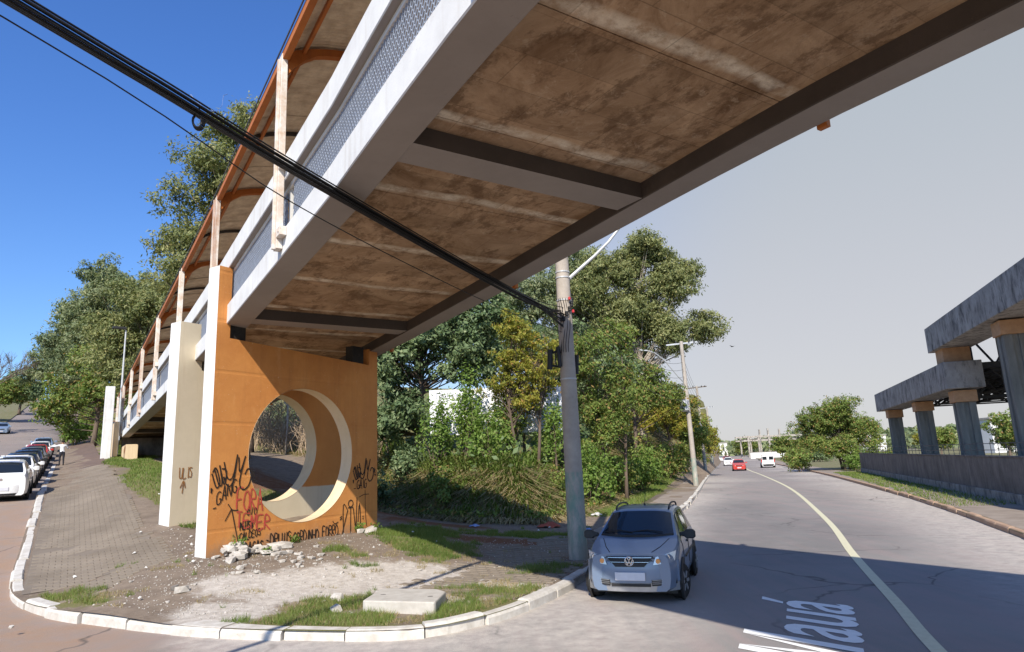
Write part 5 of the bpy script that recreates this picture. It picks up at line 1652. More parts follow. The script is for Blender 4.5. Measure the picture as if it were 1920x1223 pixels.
    m = MB(); m.bar((-.26, c.fy(0, .47, 1) + .055, .47), (.26, c.fy(0, .47, 1) + .055, .47), .02, .135); m.build('number_plate', MAT['plate'], r, bevel=.006)
    m = MB(); m.tube([(0, -.25, c.zt(-.25)), (0, -.42, c.zt(-.25) + .22)], .006, 5); m.tube([(0, -.24, c.zt(-.25) - .02), (0, -.26, c.zt(-.25) + .03)], .02, 6); m.build('aerial', K, r)
    m = MB(); m.box(-.12, .12, .30, .33, 1.33, 1.39); m.build('rear_view_mirror', K, r)
    c.wheels(r, 1.22, -1.24, .295, True, radians(-14))
    m = MB(); m.box(-.74, .74, -1.7, 1.6, .14, .24); m.build('underbody', K, r)
silver_car()

def small_car(paint, label, x, y, z, hd, pitch=0.0, rear=True, H=1.47, L=3.95, group='cars parked along the side street kerb', roof=None):
    r = root('parked_car', label, 'car', (x, y, z), hd, group=group)
    r.rotation_euler = (pitch, 0, hd)
    c = Car(L, 1.70, H, hood_z=.95, nose=.78, clear=.21, bulge=.30, yw=(1.02, .15), yr=(-L / 2 + .12, -L / 2 + .62))
    P = MAT[paint]; K = MAT['plastic']
    c.body(P, r, 34)
    c.panel('rear_bumper', P, r, -.80, .80, .30, .60, -1, 16, 5, off=.05, thick=.2)
    c.panel('bumper_skirt', K, r, -.76, .76, .22, .30, -1, 12, 2, off=.03, thick=.18)
    c.panel('tailgate', P, r, -.70, .70, .605, .90, -1, 14, 4, off=.0, thick=.12)
    c.end_glass(r, -L / 2 + .15, -L / 2 + .58, 'rear_window', -1, .90)
    for sx in (-1, 1):
        c.panel('tail_light', MAT['tail'], r, 0, 0, 0, 0, -1, 6, 5, off=.045, thick=.12, shape=lambda u, v, sx=sx: (sx * (.58 + .24 * u - .04 * v), .66 + .26 * v))
        c.panel('headlight', MAT['lens'], r, 0, 0, 0, 0, 1, 6, 4, off=.04, thick=.08, shape=lambda u, v, sx=sx: (sx * (.44 + .32 * u), .62 + .12 * v + .04 * u))
        c.side_glass(r, .78, -.08, .14, -.06, sx); c.side_glass(r, -.14, -.98, -.12, -.92, sx); c.side_glass(r, -1.04, -1.5, -1.0, -1.32, sx)
        c.mirror(r, sx, .74, P if paint != 'p_dark' else K)
    m = MB(); y0 = -(c.h + .085); m.bar((-.26, y0, .47), (.26, y0, .47), .02, .13); m.build('number_plate', MAT['plate'], r)
    m = MB(); m.lathe([(.01, -.004), (.055, -.004), (.055, .004)], (0, c.fy(0, .80, -1) - .012, .80), 'Y', 14); m.build('badge', MAT['chrome'], r)
    m = MB(); m.box(-.5, .5, -c.h + .52, -c.h + .74, H - .02, H + .02); m.build('spoiler', P, r, bevel=.01)
    c.panel('front_bumper', P, r, -.80, .80, .26, .60, 1, 12, 4, off=.035, thick=.2)
    c.panel('grille', K, r, -.40, .40, .62, .73, 1, 8, 2, off=.03, thick=.05)
    c.end_glass(r, .96, .22, 'windscreen', 1, .93)
    m = MB(); m.bar((-.25, c.h + .06, .42), (.25, c.h + .06, .42), .02, .12); m.build('number_plate', MAT['plate'], r)
    m = MB(); m.tube([(0, -.9, H), (0, -1.05, H + .2)], .008, 4); m.build('aerial', K, r)
    c.wheels(r, 1.2, -1.25, .29, False)
    m = MB(); m.box(-.75, .75, -1.7, 1.6, .14, .24); m.build('underbody', K, r)
    return r
def on_street(lat, s):
    x, y = P2(lat, s); z = rz(x, y); x2, y2 = P2(lat, s + 2); x1, y1 = P2(lat, s - 2)
    return x, y, z, math.atan2(rz(x2, y2) - rz(x1, y1), 4.0)
ROW = [('p_white', 33.6, 'white hatchback parked first in the row, its tail to the corner'), ('p_white', 39.5, 'white saloon parked directly ahead of the first white hatchback'), ('p_black', 45.2, 'black hatchback third in the parked row'),
       ('p_dark', 51.2, 'dark navy car fourth in the parked row'), ('p_grey', 57.5, 'dark grey car beside the standing man in the white shirt'), ('p_red', 64.5, 'dull red car parked farther up beyond the standing man'),
       ('p_white', 71.5, 'white car parked second from the top of the row'), ('p_blue', 78.5, 'pale blue car parked at the uphill end of the row')]
for paint, s_, lab in ROW:
    x, y, z, pt = on_street(-2.02 + random.uniform(-.05, .05), s_)
    small_car(paint, lab, x, y, z, -A2, pt)
x, y, z, pt = on_street(-7.0, 72.0); small_car('p_white', 'white car driving down the side street past the parked row', x, y, z, pi - A2, -pt, group='cars on the far side of the side street')
x, y, z, pt = on_street(-8.0, 118); small_car('p_blue', 'pale blue car by the orange wall across the side street', x, y, z, pi - A2, -pt, group='cars on the far side of the side street')
# traffic on the main road
MAIN = 'traffic on the main road'
small_car('p_red', 'red hatchback coming down the main road beside a pale van', 29.6, 91.5, 0, radians(180 - 17), group=MAIN)
small_car('p_white', 'white car following behind the red hatchback', 39.5, 128, 0, radians(180 - 17), group=MAIN)
small_car('p_red', 'distant red car before the bend of the main road', 55.5, 181, 0, radians(180 - 16), group=MAIN)
small_car('p_white', 'distant white car parked at the roadside before the bend', 57.5, 192, 0, radians(180 - 16), group=MAIN)
small_car('p_grey', 'distant grey car nearest to the bend of the main road', 62, 212, 0, radians(180 - 16), group=MAIN)
def white_van():
    r = root('van', 'boxy white van driving away in the station side lane', 'van', (37.3, 102, 0), radians(-17.5), group=MAIN)
    c = Car(4.6, 1.90, 1.95, top=[(-2.3, 1.86), (-2.2, 1.93), (-1, 1.95), (.5, 1.92), (.9, 1.82), (1.5, 1.12), (2.1, .98), (2.3, .8)], belt=[(-2.3, 1.05), (.5, 1.05), (1.5, 1.0), (2.3, .75)], clear=.25, yw=(1.45, .92), nose=.9, bulge=.2)
    P = MAT['p_white']; K = MAT['plastic']; c.body(P, r, 34)
    c.panel('rear_bumper', K, r, -.9, .9, .28, .5, -1, 12, 3, off=.06, thick=.15)
    m = MB()
    for sx in (-1, 1): m.box(sx * .45 - .36, sx * .45 + .36, -2.36, -2.30, .52, 1.75)
    m.build('rear_door', P, r, bevel=.02)
    for sx in (-1, 1):
        m = MB(); m.box(sx * .45 - .3, sx * .45 + .3, -2.372, -2.361, 1.15, 1.62); m.build('rear_window', MAT['car_glass'] if sx < 0 else MAT['car_glass'], r)
        m = MB(); m.box(sx * .88 - .06, sx * .88 + .06, -2.37, -2.25, .8, 1.25); m.build('tail_light', MAT['tail'], r)
        c.mirror(r, sx, 1.2, K); c.side_glass(r, 1.25, .3, .95, .3, sx)
    c.end_glass(r, 1.42, .95, 'windscreen', 1)
    m = MB(); m.box(-.26, .26, -2.385, -2.37, .58, .7); m.build('number_plate', MAT['plate'], r)
    c.wheels(r, 1.4, -1.35, .32, False)
white_van()

# ------------------------------------------------------------------ people
def person(name_label, x, y, z, rot, joints, cloth, H=1.72):
    """joints: dict of points for a standing figure; one continuous body with a clothing slot per face"""
    r = root('person', name_label, 'person', (x, y, z), rot)
    J = joints
    order = ['pelvis', 'waist', 'chest', 'neck', 'head', 'crown', 'ls', 'le', 'lw', 'lh', 'rs', 're', 'rw', 'rh', 'lhip', 'lk', 'la', 'lt', 'rhip', 'rk', 'ra', 'rt']
    E = [('pelvis', 'waist'), ('waist', 'chest'), ('chest', 'neck'), ('neck', 'head'), ('head', 'crown'), ('chest', 'ls'), ('ls', 'le'), ('le', 'lw'), ('lw', 'lh'), ('chest', 'rs'), ('rs', 're'), ('re', 'rw'), ('rw', 'rh'),
         ('pelvis', 'lhip'), ('lhip', 'lk'), ('lk', 'la'), ('la', 'lt'), ('pelvis', 'rhip'), ('rhip', 'rk'), ('rk', 'ra'), ('ra', 'rt')]
    R_ = dict(pelvis=.145, waist=.13, chest=.15, neck=.055, head=.095, crown=.075, ls=.075, le=.047, lw=.033, lh=.035, rs=.075, re=.047, rw=.033, rh=.035, lhip=.10, lk=.063, la=.045, lt=.04, rhip=.10, rk=.063, ra=.045, rt=.04)
    me = bpy.data.meshes.new('body'); me.from_pydata([J[k] for k in order], [(order.index(a), order.index(b)) for a, b in E], [])
    o = bpy.data.objects.new('body', me); COL.objects.link(o)
    sk = o.modifiers.new('skin', 'SKIN'); o.modifiers.new('sub', 'SUBSURF').levels = 1
    lay = me.skin_vertices[0].data
    for i, k in enumerate(order): lay[i].radius = (R_[k], R_[k] * (.75 if k in ('chest', 'waist', 'pelvis') else 1)); lay[i].use_root = (k == 'pelvis')
    dg = bpy.context.evaluated_depsgraph_get(); me2 = bpy.data.meshes.new_from_object(o.evaluated_get(dg))
    bpy.data.objects.remove(o)
    for m in ('skin', cloth[0], cloth[1], 'plastic'): me2.materials.append(MAT[m])
    P3 = Vector(J['pelvis'])
    for p in me2.polygons:
        c = p.center
        dl = min((c - Vector(J[k])).length for k in ('lh', 'rh')); dw = min((c - Vector(J[k])).length for k in ('lw', 'rw'))
        if c.z > J['neck'][2] - .02 or dl < .09: p.material_index = 0
        elif c.z < .07: p.material_index = 3
        elif c.z < P3.z + .03 and dw > .16: p.material_index = 2
        else: p.material_index = 1
        p.use_smooth = True
    b = bpy.data.objects.new('body', me2); COL.objects.link(b); b.parent = r
    h = MB(); hd = J['head']; h.lathe([(.02, .115), (.07, .105), (.103, .06), (.108, .0), (.095, -.03)], (hd[0], hd[1] - .015, hd[2] + .045), 'Z', 12); h.build('hair', MAT['hair'], b, smooth='all')
    return r
def stand(arm='side'):
    J = dict(pelvis=(0, 0, .95), waist=(0, 0, 1.10), chest=(0, .01, 1.32), neck=(0, .01, 1.48), head=(0, .02, 1.60), crown=(0, .02, 1.69),
             lhip=(-.10, 0, .88), lk=(-.11, .02, .50), la=(-.12, -.02, .09), lt=(-.12, .13, .045), rhip=(.10, 0, .88), rk=(.11, .02, .50), ra=(.12, -.02, .09), rt=(.12, .13, .045))
    J.update(ls=(-.19, 0, 1.41), le=(-.26, 0, 1.14), lw=(-.25, .06, .90), lh=(-.25, .08, .82), rs=(.19, 0, 1.41), re=(.26, 0, 1.14), rw=(.25, .06, .90), rh=(.25, .08, .82))
    if arm == 'reach': J.update(le=(-.45, .10, 1.33), lw=(-.70, .16, 1.36), lh=(-.78, .18, 1.36), re=(.34, .08, 1.18), rw=(.48, .2, 1.20), rh=(.55, .23, 1.21))
    return J
x, y = P2(-.35, 56.2)
person('man in a white shirt and dark trousers standing on the walk by the parked cars', x, y, lz(x, y), -A2 + .2, stand('reach'), ('white_cloth', 'dark_cloth'))
x, y = P2(-2.6, 205)
person('distant figure in a pale yellow top near the crest of the side street', x, y, rz(x, y), -A2, stand(), ('yellow_cloth', 'dark_cloth'))

# ------------------------------------------------------------------ vegetation
def leaf_arrays(C, size, rng, aspect=.45, out=None, droop=0.0, tint=None):
    """a four-cornered leaf at each centre"""
    n = len(C)
    nrm = rng.normal(size=(n, 3)); nrm[:, 2] += .6
    if out is not None: nrm += out * 1.2
    nrm /= np.linalg.norm(nrm, axis=1)[:, None]
    ax = rng.normal(size=(n, 3)); ax[:, 2] -= droop
    ax -= (ax * nrm).sum(1)[:, None] * nrm; ax /= np.maximum(np.linalg.norm(ax, axis=1), 1e-6)[:, None]
    wd = np.cross(nrm, ax)
    l = (size * rng.uniform(.6, 1.35, n))[:, None]; w = l * aspect
    V = np.empty((n, 4, 3)); V[:, 0] = C - ax * l * .5; V[:, 1] = C + wd * w * .5 - nrm * l * .06; V[:, 2] = C + ax * l * .5; V[:, 3] = C - wd * w * .5 - nrm * l * .06
    t = rng.uniform(0, 1, n) if tint is None else np.clip(tint + rng.normal(0, .22, n), 0, 1)
    g = rng.uniform(0, 1, n)
    col = np.repeat(np.stack([t, g, 0 * t], 1), 4, axis=0)
    return V.reshape(-1, 3), col
def leaf_object(name, V, col, mat, parent=None):
    return np_mesh(name, V, np.arange(len(V)), 4, mat, parent, col=col)
def clump_leaves(clumps, per_m2, size, rng, aspect=.45, droop=0.0, fill=.55):
    Cs, Os, Ts = [], [], []
    for (x, y, z, rx, ry, rz_) in clumps:
        n = max(30, int(per_m2 * (rx * ry * rz_) ** (2 / 3) * 4))
        # sprays inside the clump, so that it breaks up into tufts with gaps
        k = max(6, int(14 * (rx * ry * rz_) ** .33))
        d = rng.normal(size=(k, 3)); d /= np.linalg.norm(d, axis=1)[:, None]
        sc = d * (rng.uniform(fill, 1.0, k)[:, None])
        tt = rng.uniform(.1, .9)
        idx = rng.integers(0, k, n)
        p = sc[idx] + rng.normal(0, .17, (n, 3))
        o = p / np.maximum(np.linalg.norm(p, axis=1), 1e-6)[:, None]
        Cs.append(np.array([x, y, z]) + p * np.array([rx, ry, rz_])); Os.append(o)
        Ts.append(np.clip(tt + rng.normal(0, .15, k)[idx], 0, 1))
    C, O, T = np.concatenate(Cs), np.concatenate(Os), np.concatenate(Ts)
    return leaf_arrays(C, np.full(len(C), size), rng, aspect, O, droop, T)
def tree(name, label, base, envs, leaf_size, per_m2, leaf_mat, bark='bark', trunk_r=.25, seed=1, clump_r=1.1, nclump=24, aspect=.45, droop=0.0, top=None, group=None, lean=(0, 0), multi=1, cat='tree'):
    """envs: crown lobes (x, y, z, rx, ry, rz) in world metres; filled with clumps on limbs from a tapered trunk"""
    rng = np.random.default_rng(seed)
    bx, by, bz = base
    r = root(name, label, cat, base, group=group)
    vol = np.array([e[3] * e[4] * e[5] for e in envs]) ** .67; vol = vol / vol.sum()
    clumps = []
    for e, v in zip(envs, vol):
        k = max(3, int(nclump * v + .5))
        for _ in range(k):
            d = rng.normal(size=3); d /= np.linalg.norm(d); q = d * rng.uniform(.35, .95) 
            cr = clump_r * rng.uniform(.6, 1.25)
            clumps.append((e[0] + q[0] * e[3] - bx, e[1] + q[1] * e[4] - by, e[2] + q[2] * e[5] - bz, cr * 1.15, cr * 1.15, cr * .8))
    V, col = clump_leaves(clumps, per_m2, leaf_size, rng, aspect, droop)
    leaf_object('crown', V, col, MAT[leaf_mat], r)
    zt = max(c[2] for c in clumps) * .86 if top is None else top
    cx = np.mean([c[0] for c in clumps]); cy = np.mean([c[1] for c in clumps])
    tr = MB(); axes = []
    for j in range(multi):
        a = 2 * pi * j / max(multi, 1); off = (0 if multi == 1 else .35)
        pts = []
        for t in np.linspace(0, 1, 9):
            w = sin(t * 5 + seed + j) * .12 * zt * .12
            pts.append((off * cos(a) * (1 + 2.2 * t) + cx * t ** 1.6 * .8 + w, off * sin(a) * (1 + 2.2 * t) + cy * t ** 1.6 * .8 + w * .6, -.4 + (zt + .4) * t))
        tr.tube(pts, [trunk_r * (1 - .82 * t) * (1.25 if t == 0 else 1) / (1 if multi == 1 else 1.5) for t in np.linspace(0, 1, 9)], 9); axes.append(pts)
    tr.build('trunk', MAT[bark], r, smooth='all', fix=False)
    br = MB()
    for i, c in enumerate(clumps):
        pts = axes[i % multi]; h = min(max(c[2] * .72 - .4, .15 * zt), zt * .93)
        f = (h + .4) / (zt + .4) * 8; i0 = min(int(f), 7); a = np.array(pts[i0]); b = np.array(pts[i0 + 1]); s_ = a + (b - a) * (f - i0)
        e = np.array(c[:3]); mid = s_ + (e - s_) * .5 + np.array([0, 0, -.06 * np.linalg.norm(e - s_)])
        rr = trunk_r * .26 * (1 - .55 * h / zt)
        br.tube([tuple(s_), tuple(mid), tuple(e)], [rr, rr * .6, rr * .18], 5, caps=False)
    br.build('branches', MAT[bark], r, smooth='all', fix=False)
    return r
def shrub(label, x, y, z, rx, ry, rz_, leaf_mat, seed, leaf_size=.17, per=95, group=None, n=9, aspect=.5, name='shrub', lift=.55):
    rng = np.random.default_rng(seed)
    r = root(name, label, 'shrub', (x, y, z), group=group)
    cl = []
    for _ in range(n):
        d = rng.normal(size=3); d /= np.linalg.norm(d); d[2] = abs(d[2]) - .25; q = rng.uniform(.2, .85)
        k = rng.uniform(.35, .55)
        cl.append((d[0] * rx * q, d[1] * ry * q, rz_ * lift + d[2] * rz_ * q * .8, rx * k, ry * k, rz_ * k))
    V, col = clump_leaves(cl, per, leaf_size, rng, aspect, .2)
    leaf_object('foliage', V, col, MAT[leaf_mat], r)
    st = MB()
    for c in cl: st.tube([(c[0] * .12, c[1] * .12, -.3), (c[0] * .55, c[1] * .55, c[2] * .55), tuple(c[:3])], [.035, .024, .008], 5, caps=False)
    st.build('stems', MAT['bark'], r, fix=False)
    return r

def hz(x, y): return lz(x, y)
# --- left of the bridge: eucalyptus above the ramp and along the walk
EUC = 'eucalyptus trees beside the climbing walk'
tree('eucalyptus_tree', 'tallest eucalyptus rising behind the roof of the footbridge', (-18.6, 46.0, hz(-18.6, 46)), [(-17.4, 45, 25.9, 2.4, 3, 2.7), (-19.8, 45, 22.4, 2.3, 3, 2.2), (-22.7, 44.6, 19.2, 1.5, 1.8, 1.2), (-20.6, 44.5, 17.6, 2.2, 3, 2.0), (-17.6, 45.5, 19.8, 3.2, 3.5, 3.2), (-15.2, 46, 23.5, 3.0, 3.6, 3.6), (-24.1, 44.5, 18.2, 1.3, 1.4, 1.0), (-19.4, 44.5, 26.4, 1.6, 2, 1.5), (-21.0, 44.5, 24.0, 1.5, 2, 1.4), (-22.6, 44.5, 21.6, 1.3, 1.6, 1.1), (-18.2, 45, 28, 1.6, 2, 1.4), (-19.5, 44.5, 23, 1.8, 2, 1.8), (-21.2, 44.5, 19, 1.8, 2, 1.8), (-22.8, 44.5, 15.9, 1.6, 2, 1.6), (-22.2, 44.5, 15.6, 1.6, 2, 1.4), (-20.0, 44.5, 13.8, 2.6, 3, 2.2), (-17, 45, 13.5, 3.4, 3, 3)],
     .30, 84, 'leaf_euc', 'bark_pale', .42, 3, 1.3, 165, .34, .9, group=EUC)
tree('eucalyptus_tree', 'broad blue green eucalyptus leaning over the upper part of the walk', (-47.0, 81, hz(-47, 81)), [(-49.6, 80, 26.4, 3.0, 4, 3.4), (-52.8, 80, 21.8, 3.0, 4, 3.4), (-46.4, 80, 24.2, 3.2, 4, 3.8), (-50, 79, 18.2, 4.4, 4.5, 3.2), (-45.5, 79, 19, 3.4, 4, 3.4), (-55.4, 80, 19.2, 1.8, 2.4, 1.8)],
     .42, 60, 'leaf_blue', 'bark_pale', .42, 5, 1.6, 128, .34, .9, group=EUC)
tree('eucalyptus_tree', 'eucalyptus between the broad one and the footbridge roof', (-34.5, 64, hz(-34.5, 64)), [(-35.2, 63, 18.4, 3.0, 3.4, 3.0), (-37.5, 63, 14.8, 2.8, 3.2, 2.8), (-32.4, 63, 16.4, 3.2, 3.2, 3.4), (-34, 62.5, 12.0, 4.2, 3.4, 2.6), (-31, 62, 20, 2.6, 2.4, 2.2), (-38.8, 63, 17.2, 1.8, 2, 1.6)],
     .36, 66, 'leaf_euc', 'bark', .36, 7, 1.4, 110, .34, .8, group=EUC)
tree('eucalyptus_tree', 'dark leaning tree overhanging the walk near the crest', (-67, 106, hz(-67, 106)), [(-69.6, 104, 23.4, 3.8, 4.5, 3.6), (-74.2, 105, 20.8, 2.6, 3, 2.0), (-67, 103, 27, 3.6, 4.4, 3.6), (-68.5, 103, 18, 3.8, 4, 3), (-64, 103, 22, 4, 4, 4.4), (-76.4, 105, 19.4, 1.4, 2, 1.4)],
     .46, 50, 'leaf_blue', 'bark', .40, 9, 1.7, 104, .36, .7, group=EUC)
tree('broadleaf_tree', 'dense low tree filling in behind the plain white pier', (-44.5, 71, hz(-44.5, 71)), [(-45, 70, 12.8, 3.6, 3.6, 3.4), (-40.5, 69, 11.4, 4.0, 3.4, 3.6), (-48.2, 71, 10.6, 2.2, 2.6, 2.6)],
     .34, 58, 'leaf_mid', 'bark', .28, 12, 1.4, 44, .5, .3)
tree('broadleaf_tree', 'dense tree between the ramp and the tallest eucalyptus', (-22.6, 57, hz(-22.6, 57)), [(-23.6, 56, 11.4, 2.6, 3.0, 3.4), (-20.2, 55, 11.6, 3.2, 3.2, 4.0), (-25.2, 58, 13.8, 2.6, 2.8, 2.6)],
     .30, 60, 'leaf_mid', 'bark', .28, 14, 1.3, 46, .5, .3)
for i, (px, py, sz) in enumerate(((-53.5, 84, 1.7), (-50.4, 77, 1.6), (-60.5, 95, 2.2), (-70, 112, 2.4), (-47.4, 72, 1.5), (-83, 135, 3.0), (-97, 160, 3.2))):
    shrub(['leafy shrub at the edge of the upper walk', 'pale leafy shrub just beyond the plain white pier', 'tall shrub under the dark leaning tree', 'shrub at the foot of the dark leaning tree', 'low shrub between the white pier and the walk', 'round bush where the walk nears the crest', 'bush at the very crest of the walk'][i],
          px, py, hz(px, py), sz, sz, sz * 1.25, ['leaf_mid', 'leaf_bright', 'leaf_mid', 'leaf_dark', 'leaf_bright', 'leaf_mid', 'leaf_mid'][i], 40 + i, .32, 55)
# the far left side of the side street
x, y = P2(-14.0, 150); tree('broadleaf_tree', 'round dark tree across the side street near the crest', (x, y, rz(x, y)), [(x + .5, y, rz(x, y) + 5.2, 4.2, 4.2, 3.0), (x + 4, y + 2, rz(x, y) + 5.5, 3, 3, 2.6), (x - 3.5, y - 1, rz(x, y) + 4.4, 3, 3, 2.4)], .5, 42, 'leaf_mid', 'bark', .3, 21, 1.7, 40)
x, y = P2(-9.4, 178); tree('broadleaf_tree', 'smaller tree behind the round one at the top of the side street', (x, y, rz(x, y)), [(x, y, rz(x, y) + 6, 3.6, 3.6, 3.2), (x + 3, y, rz(x, y) + 5.2, 2.6, 2.6, 2.2)], .55, 36, 'leaf_dark', 'bark', .3, 23, 1.7, 26)
def bare_tree(label, x, y, z, h, seed, spread=1.0):
    r = root('bare_tree', label, 'tree', (x, y, z)); rnd = random.Random(seed); m = MB(); t = MB()
    t.tube([(0, 0, -.3), (.15, 0, h * .2), (.1, .1, h * .38)], [.34, .26, .2], 8)
    def grow(p, d, L, rad, lv):
        q = p + d * L; m.tube([p, (p + q) / 2 + Vector((rnd.uniform(-.06, .06), rnd.uniform(-.06, .06), .03)) * L, q], [rad, rad * .8, rad * .6], 4, caps=False)
        if lv == 0: return
        for k in range(3 if lv > 2 else 4):
            nd = (d + Vector((rnd.uniform(-1, 1), rnd.uniform(-1, 1), rnd.uniform(-.25, .6))) * .75 * spread).normalized(); grow(q, nd, L * rnd.uniform(.62, .85), rad * .58, lv - 1)
    for k in range(5):
        a = k * 1.26; grow(Vector((.1, .1, h * .38)), Vector((cos(a) * .7, sin(a) * .7, .75)).normalized(), h * .22, .13, 4)
    t.build('trunk', MAT['bark'], r, smooth='all', fix=False); m.build('branches', MAT['bark'], r, fix=False)
x, y = P2(-10.8, 116); bare_tree('leafless spreading tree above the orange wall', x, y, rz(x, y), 12.5, 5)
x, y = P2(-16, 118); bare_tree('second leafless tree at the left edge of the view', x, y, rz(x, y), 11.5, 8)

# --- the grove behind the bank, right of the orange pier
tree('dark_leafed_tree', 'dark glossy leafed tree behind the right edge of the orange pier', (-5.6, 38, hz(-5.6, 38)), [(-5.0, 38, 9.7, 2.6, 3, 2.3), (-2.4, 38, 10.4, 2.4, 2.4, 2.3), (-7.0, 37.6, 7.7, 1.9, 2.2, 2.2), (-6.0, 36.6, 5.8, 1.6, 1.8, 1.2), (-3, 38, 12.2, 2.6, 2.4, 2.0), (-7.8, 38, 10, 2.0, 2.4, 2.6), (-2.8, 37.6, 7.8, 2.2, 2, 1.5), (-7.2, 36.6, 4.6, 1.2, 1.4, 1.0)],
     .27, 125, 'leaf_dark', 'bark', .26, 31, .95, 112, .42, .5)
tree('yellow_green_tree', 'yellow green tree in front of the billboard left of the thick pole', (.5, 31.6, hz(.5, 31.6)), [(.2, 31.5, 8.0, 1.15, 1.2, 1.1), (1.2, 31.5, 6.6, 1.15, 1.2, 1.1), (-.3, 31.3, 6.8, .9, 1.1, .7), (.6, 31.4, 5.3, .6, .7, .7), (-.9, 31.3, 6.1, .7, .8, .5), (2.0, 31.7, 7.6, 1.0, 1.2, 1.3), (0, 31.5, 9.0, .8, .9, .6), (1.4, 32.2, 5.7, .9, .5, .5), (-.3, 32.2, 5.8, .9, .5, .45)],
     .16, 150, 'leaf_yellow', 'bark', .13, 33, .52, 96, .42, .4, multi=2)
tree('yellow_green_tree', 'russet tipped green tree right of the thick pole', (5.4, 36.5, hz(5.4, 36.5)), [(4.4, 35.6, 8.2, 1.4, 1.5, 1.6), (5.6, 36, 6.0, 1.7, 1.7, 1.6), (3.8, 35.4, 5.4, 1.5, 1.4, 1.4), (3.0, 35.6, 7.2, 1.0, 1.2, 1.8), (4.6, 35, 4.2, 1.4, 1.2, 1.0)],
     .19, 125, 'leaf_mid', 'bark', .16, 35, .75, 56, .42, .4, multi=2)
tree('eucalyptus_tree', 'tall eucalyptus with a pale trunk standing clear above the shrubs', (11.7, 62, hz(11.7, 62)), [(13.2, 62, 21.9, 2.5, 2.8, 2.2), (10.0, 62, 20.2, 2.5, 3, 2.2), (15.4, 61.5, 18.4, 2.0, 2.6, 2.0), (17.8, 61, 14.3, 1.4, 1.5, 1.1), (16.8, 61, 19.4, .9, 1.1, .7), (12.2, 61, 16.0, 2.8, 2.8, 2.4), (7.8, 62, 18.0, 2.6, 2.8, 2.8), (14.8, 61, 13.4, 1.8, 2, 1.7), (9.6, 62, 14.8, 2.8, 2.6, 2.2)],
     .31, 92, 'leaf_euc', 'bark_pale', .34, 37, 1.25, 205, .34, .9)
tree('eucalyptus_tree', 'eucalyptus directly behind the top of the thick pole', (5.0, 66, hz(5, 66)), [(6.4, 66, 20.2, 3.0, 3.2, 3.2), (3.0, 66, 18, 3.2, 3.2, 3.6), (8.6, 65, 15.2, 3.2, 3, 3.0), (-.5, 66, 16, 3.4, 3, 4), (4, 65, 13, 3.6, 3, 3), (11.4, 65, 12, 2.6, 2.6, 2.4)],
     .34, 72, 'leaf_blue', 'bark_pale', .34, 39, 1.4, 140, .34, .9)
tree('broadleaf_tree', 'dark round tree between the eucalyptus and the billboard', (2.6, 46.5, hz(2.6, 46.5)), [(2.6, 46, 9.6, 3.2, 2.8, 2.8), (-1.6, 46, 9.8, 3.0, 2.8, 3.2), (6.4, 46.5, 8.0, 2.8, 2.6, 2.6)],
     .28, 76, 'leaf_dark', 'bark', .25, 41, 1.2, 48, .45, .4)
tree('broadleaf_tree', 'green tree under the pale trunked eucalyptus', (8.6, 49, hz(8.6, 49)), [(8.6, 48.5, 8.2, 2.4, 2.4, 2.3), (6.0, 48.5, 9.0, 2.2, 2.2, 2.4), (10.2, 49.5, 6.6, 1.9, 2, 1.9), (7.5, 48.5, 10.8, 1.6, 1.8, 1.4)],
     .25, 84, 'leaf_mid', 'bark', .2, 43, 1.0, 46, .45, .4)
tree('broadleaf_tree', 'russet tinged tree leaning toward the green footed pole', (13.6, 59.5, hz(13.6, 59.5)), [(13.0, 59, 7.4, 2.2, 2.2, 2.0), (14.6, 60, 6.0, 1.7, 1.8, 1.8), (11.9, 58.5, 5.6, 1.8, 1.9, 1.9)],
     .25, 80, 'leaf_yellow', 'bark', .18, 45, .95, 40, .45, .4)
tree('broadleaf_tree', 'roadside tree beyond the green footed pole', (18.6, 74, hz(18.6, 74)), [(18.4, 74, 6.0, 2.2, 2.4, 2.6), (19.8, 77, 4.8, 1.8, 2.2, 2.2), (17, 73, 8, 1.8, 2, 1.8)],
     .3, 66, 'leaf_mid', 'bark', .2, 47, 1.05, 40, .45, .4)
tree('broadleaf_tree', 'last roadside tree before the bend of the main road', (27.5, 103, hz(27.5, 103)), [(27.4, 102, 5.2, 2.6, 3, 2.6), (29.4, 108, 4.6, 2.2, 3, 2.4)], .38, 48, 'leaf_yellow', 'bark', .2, 49, 1.3, 26)
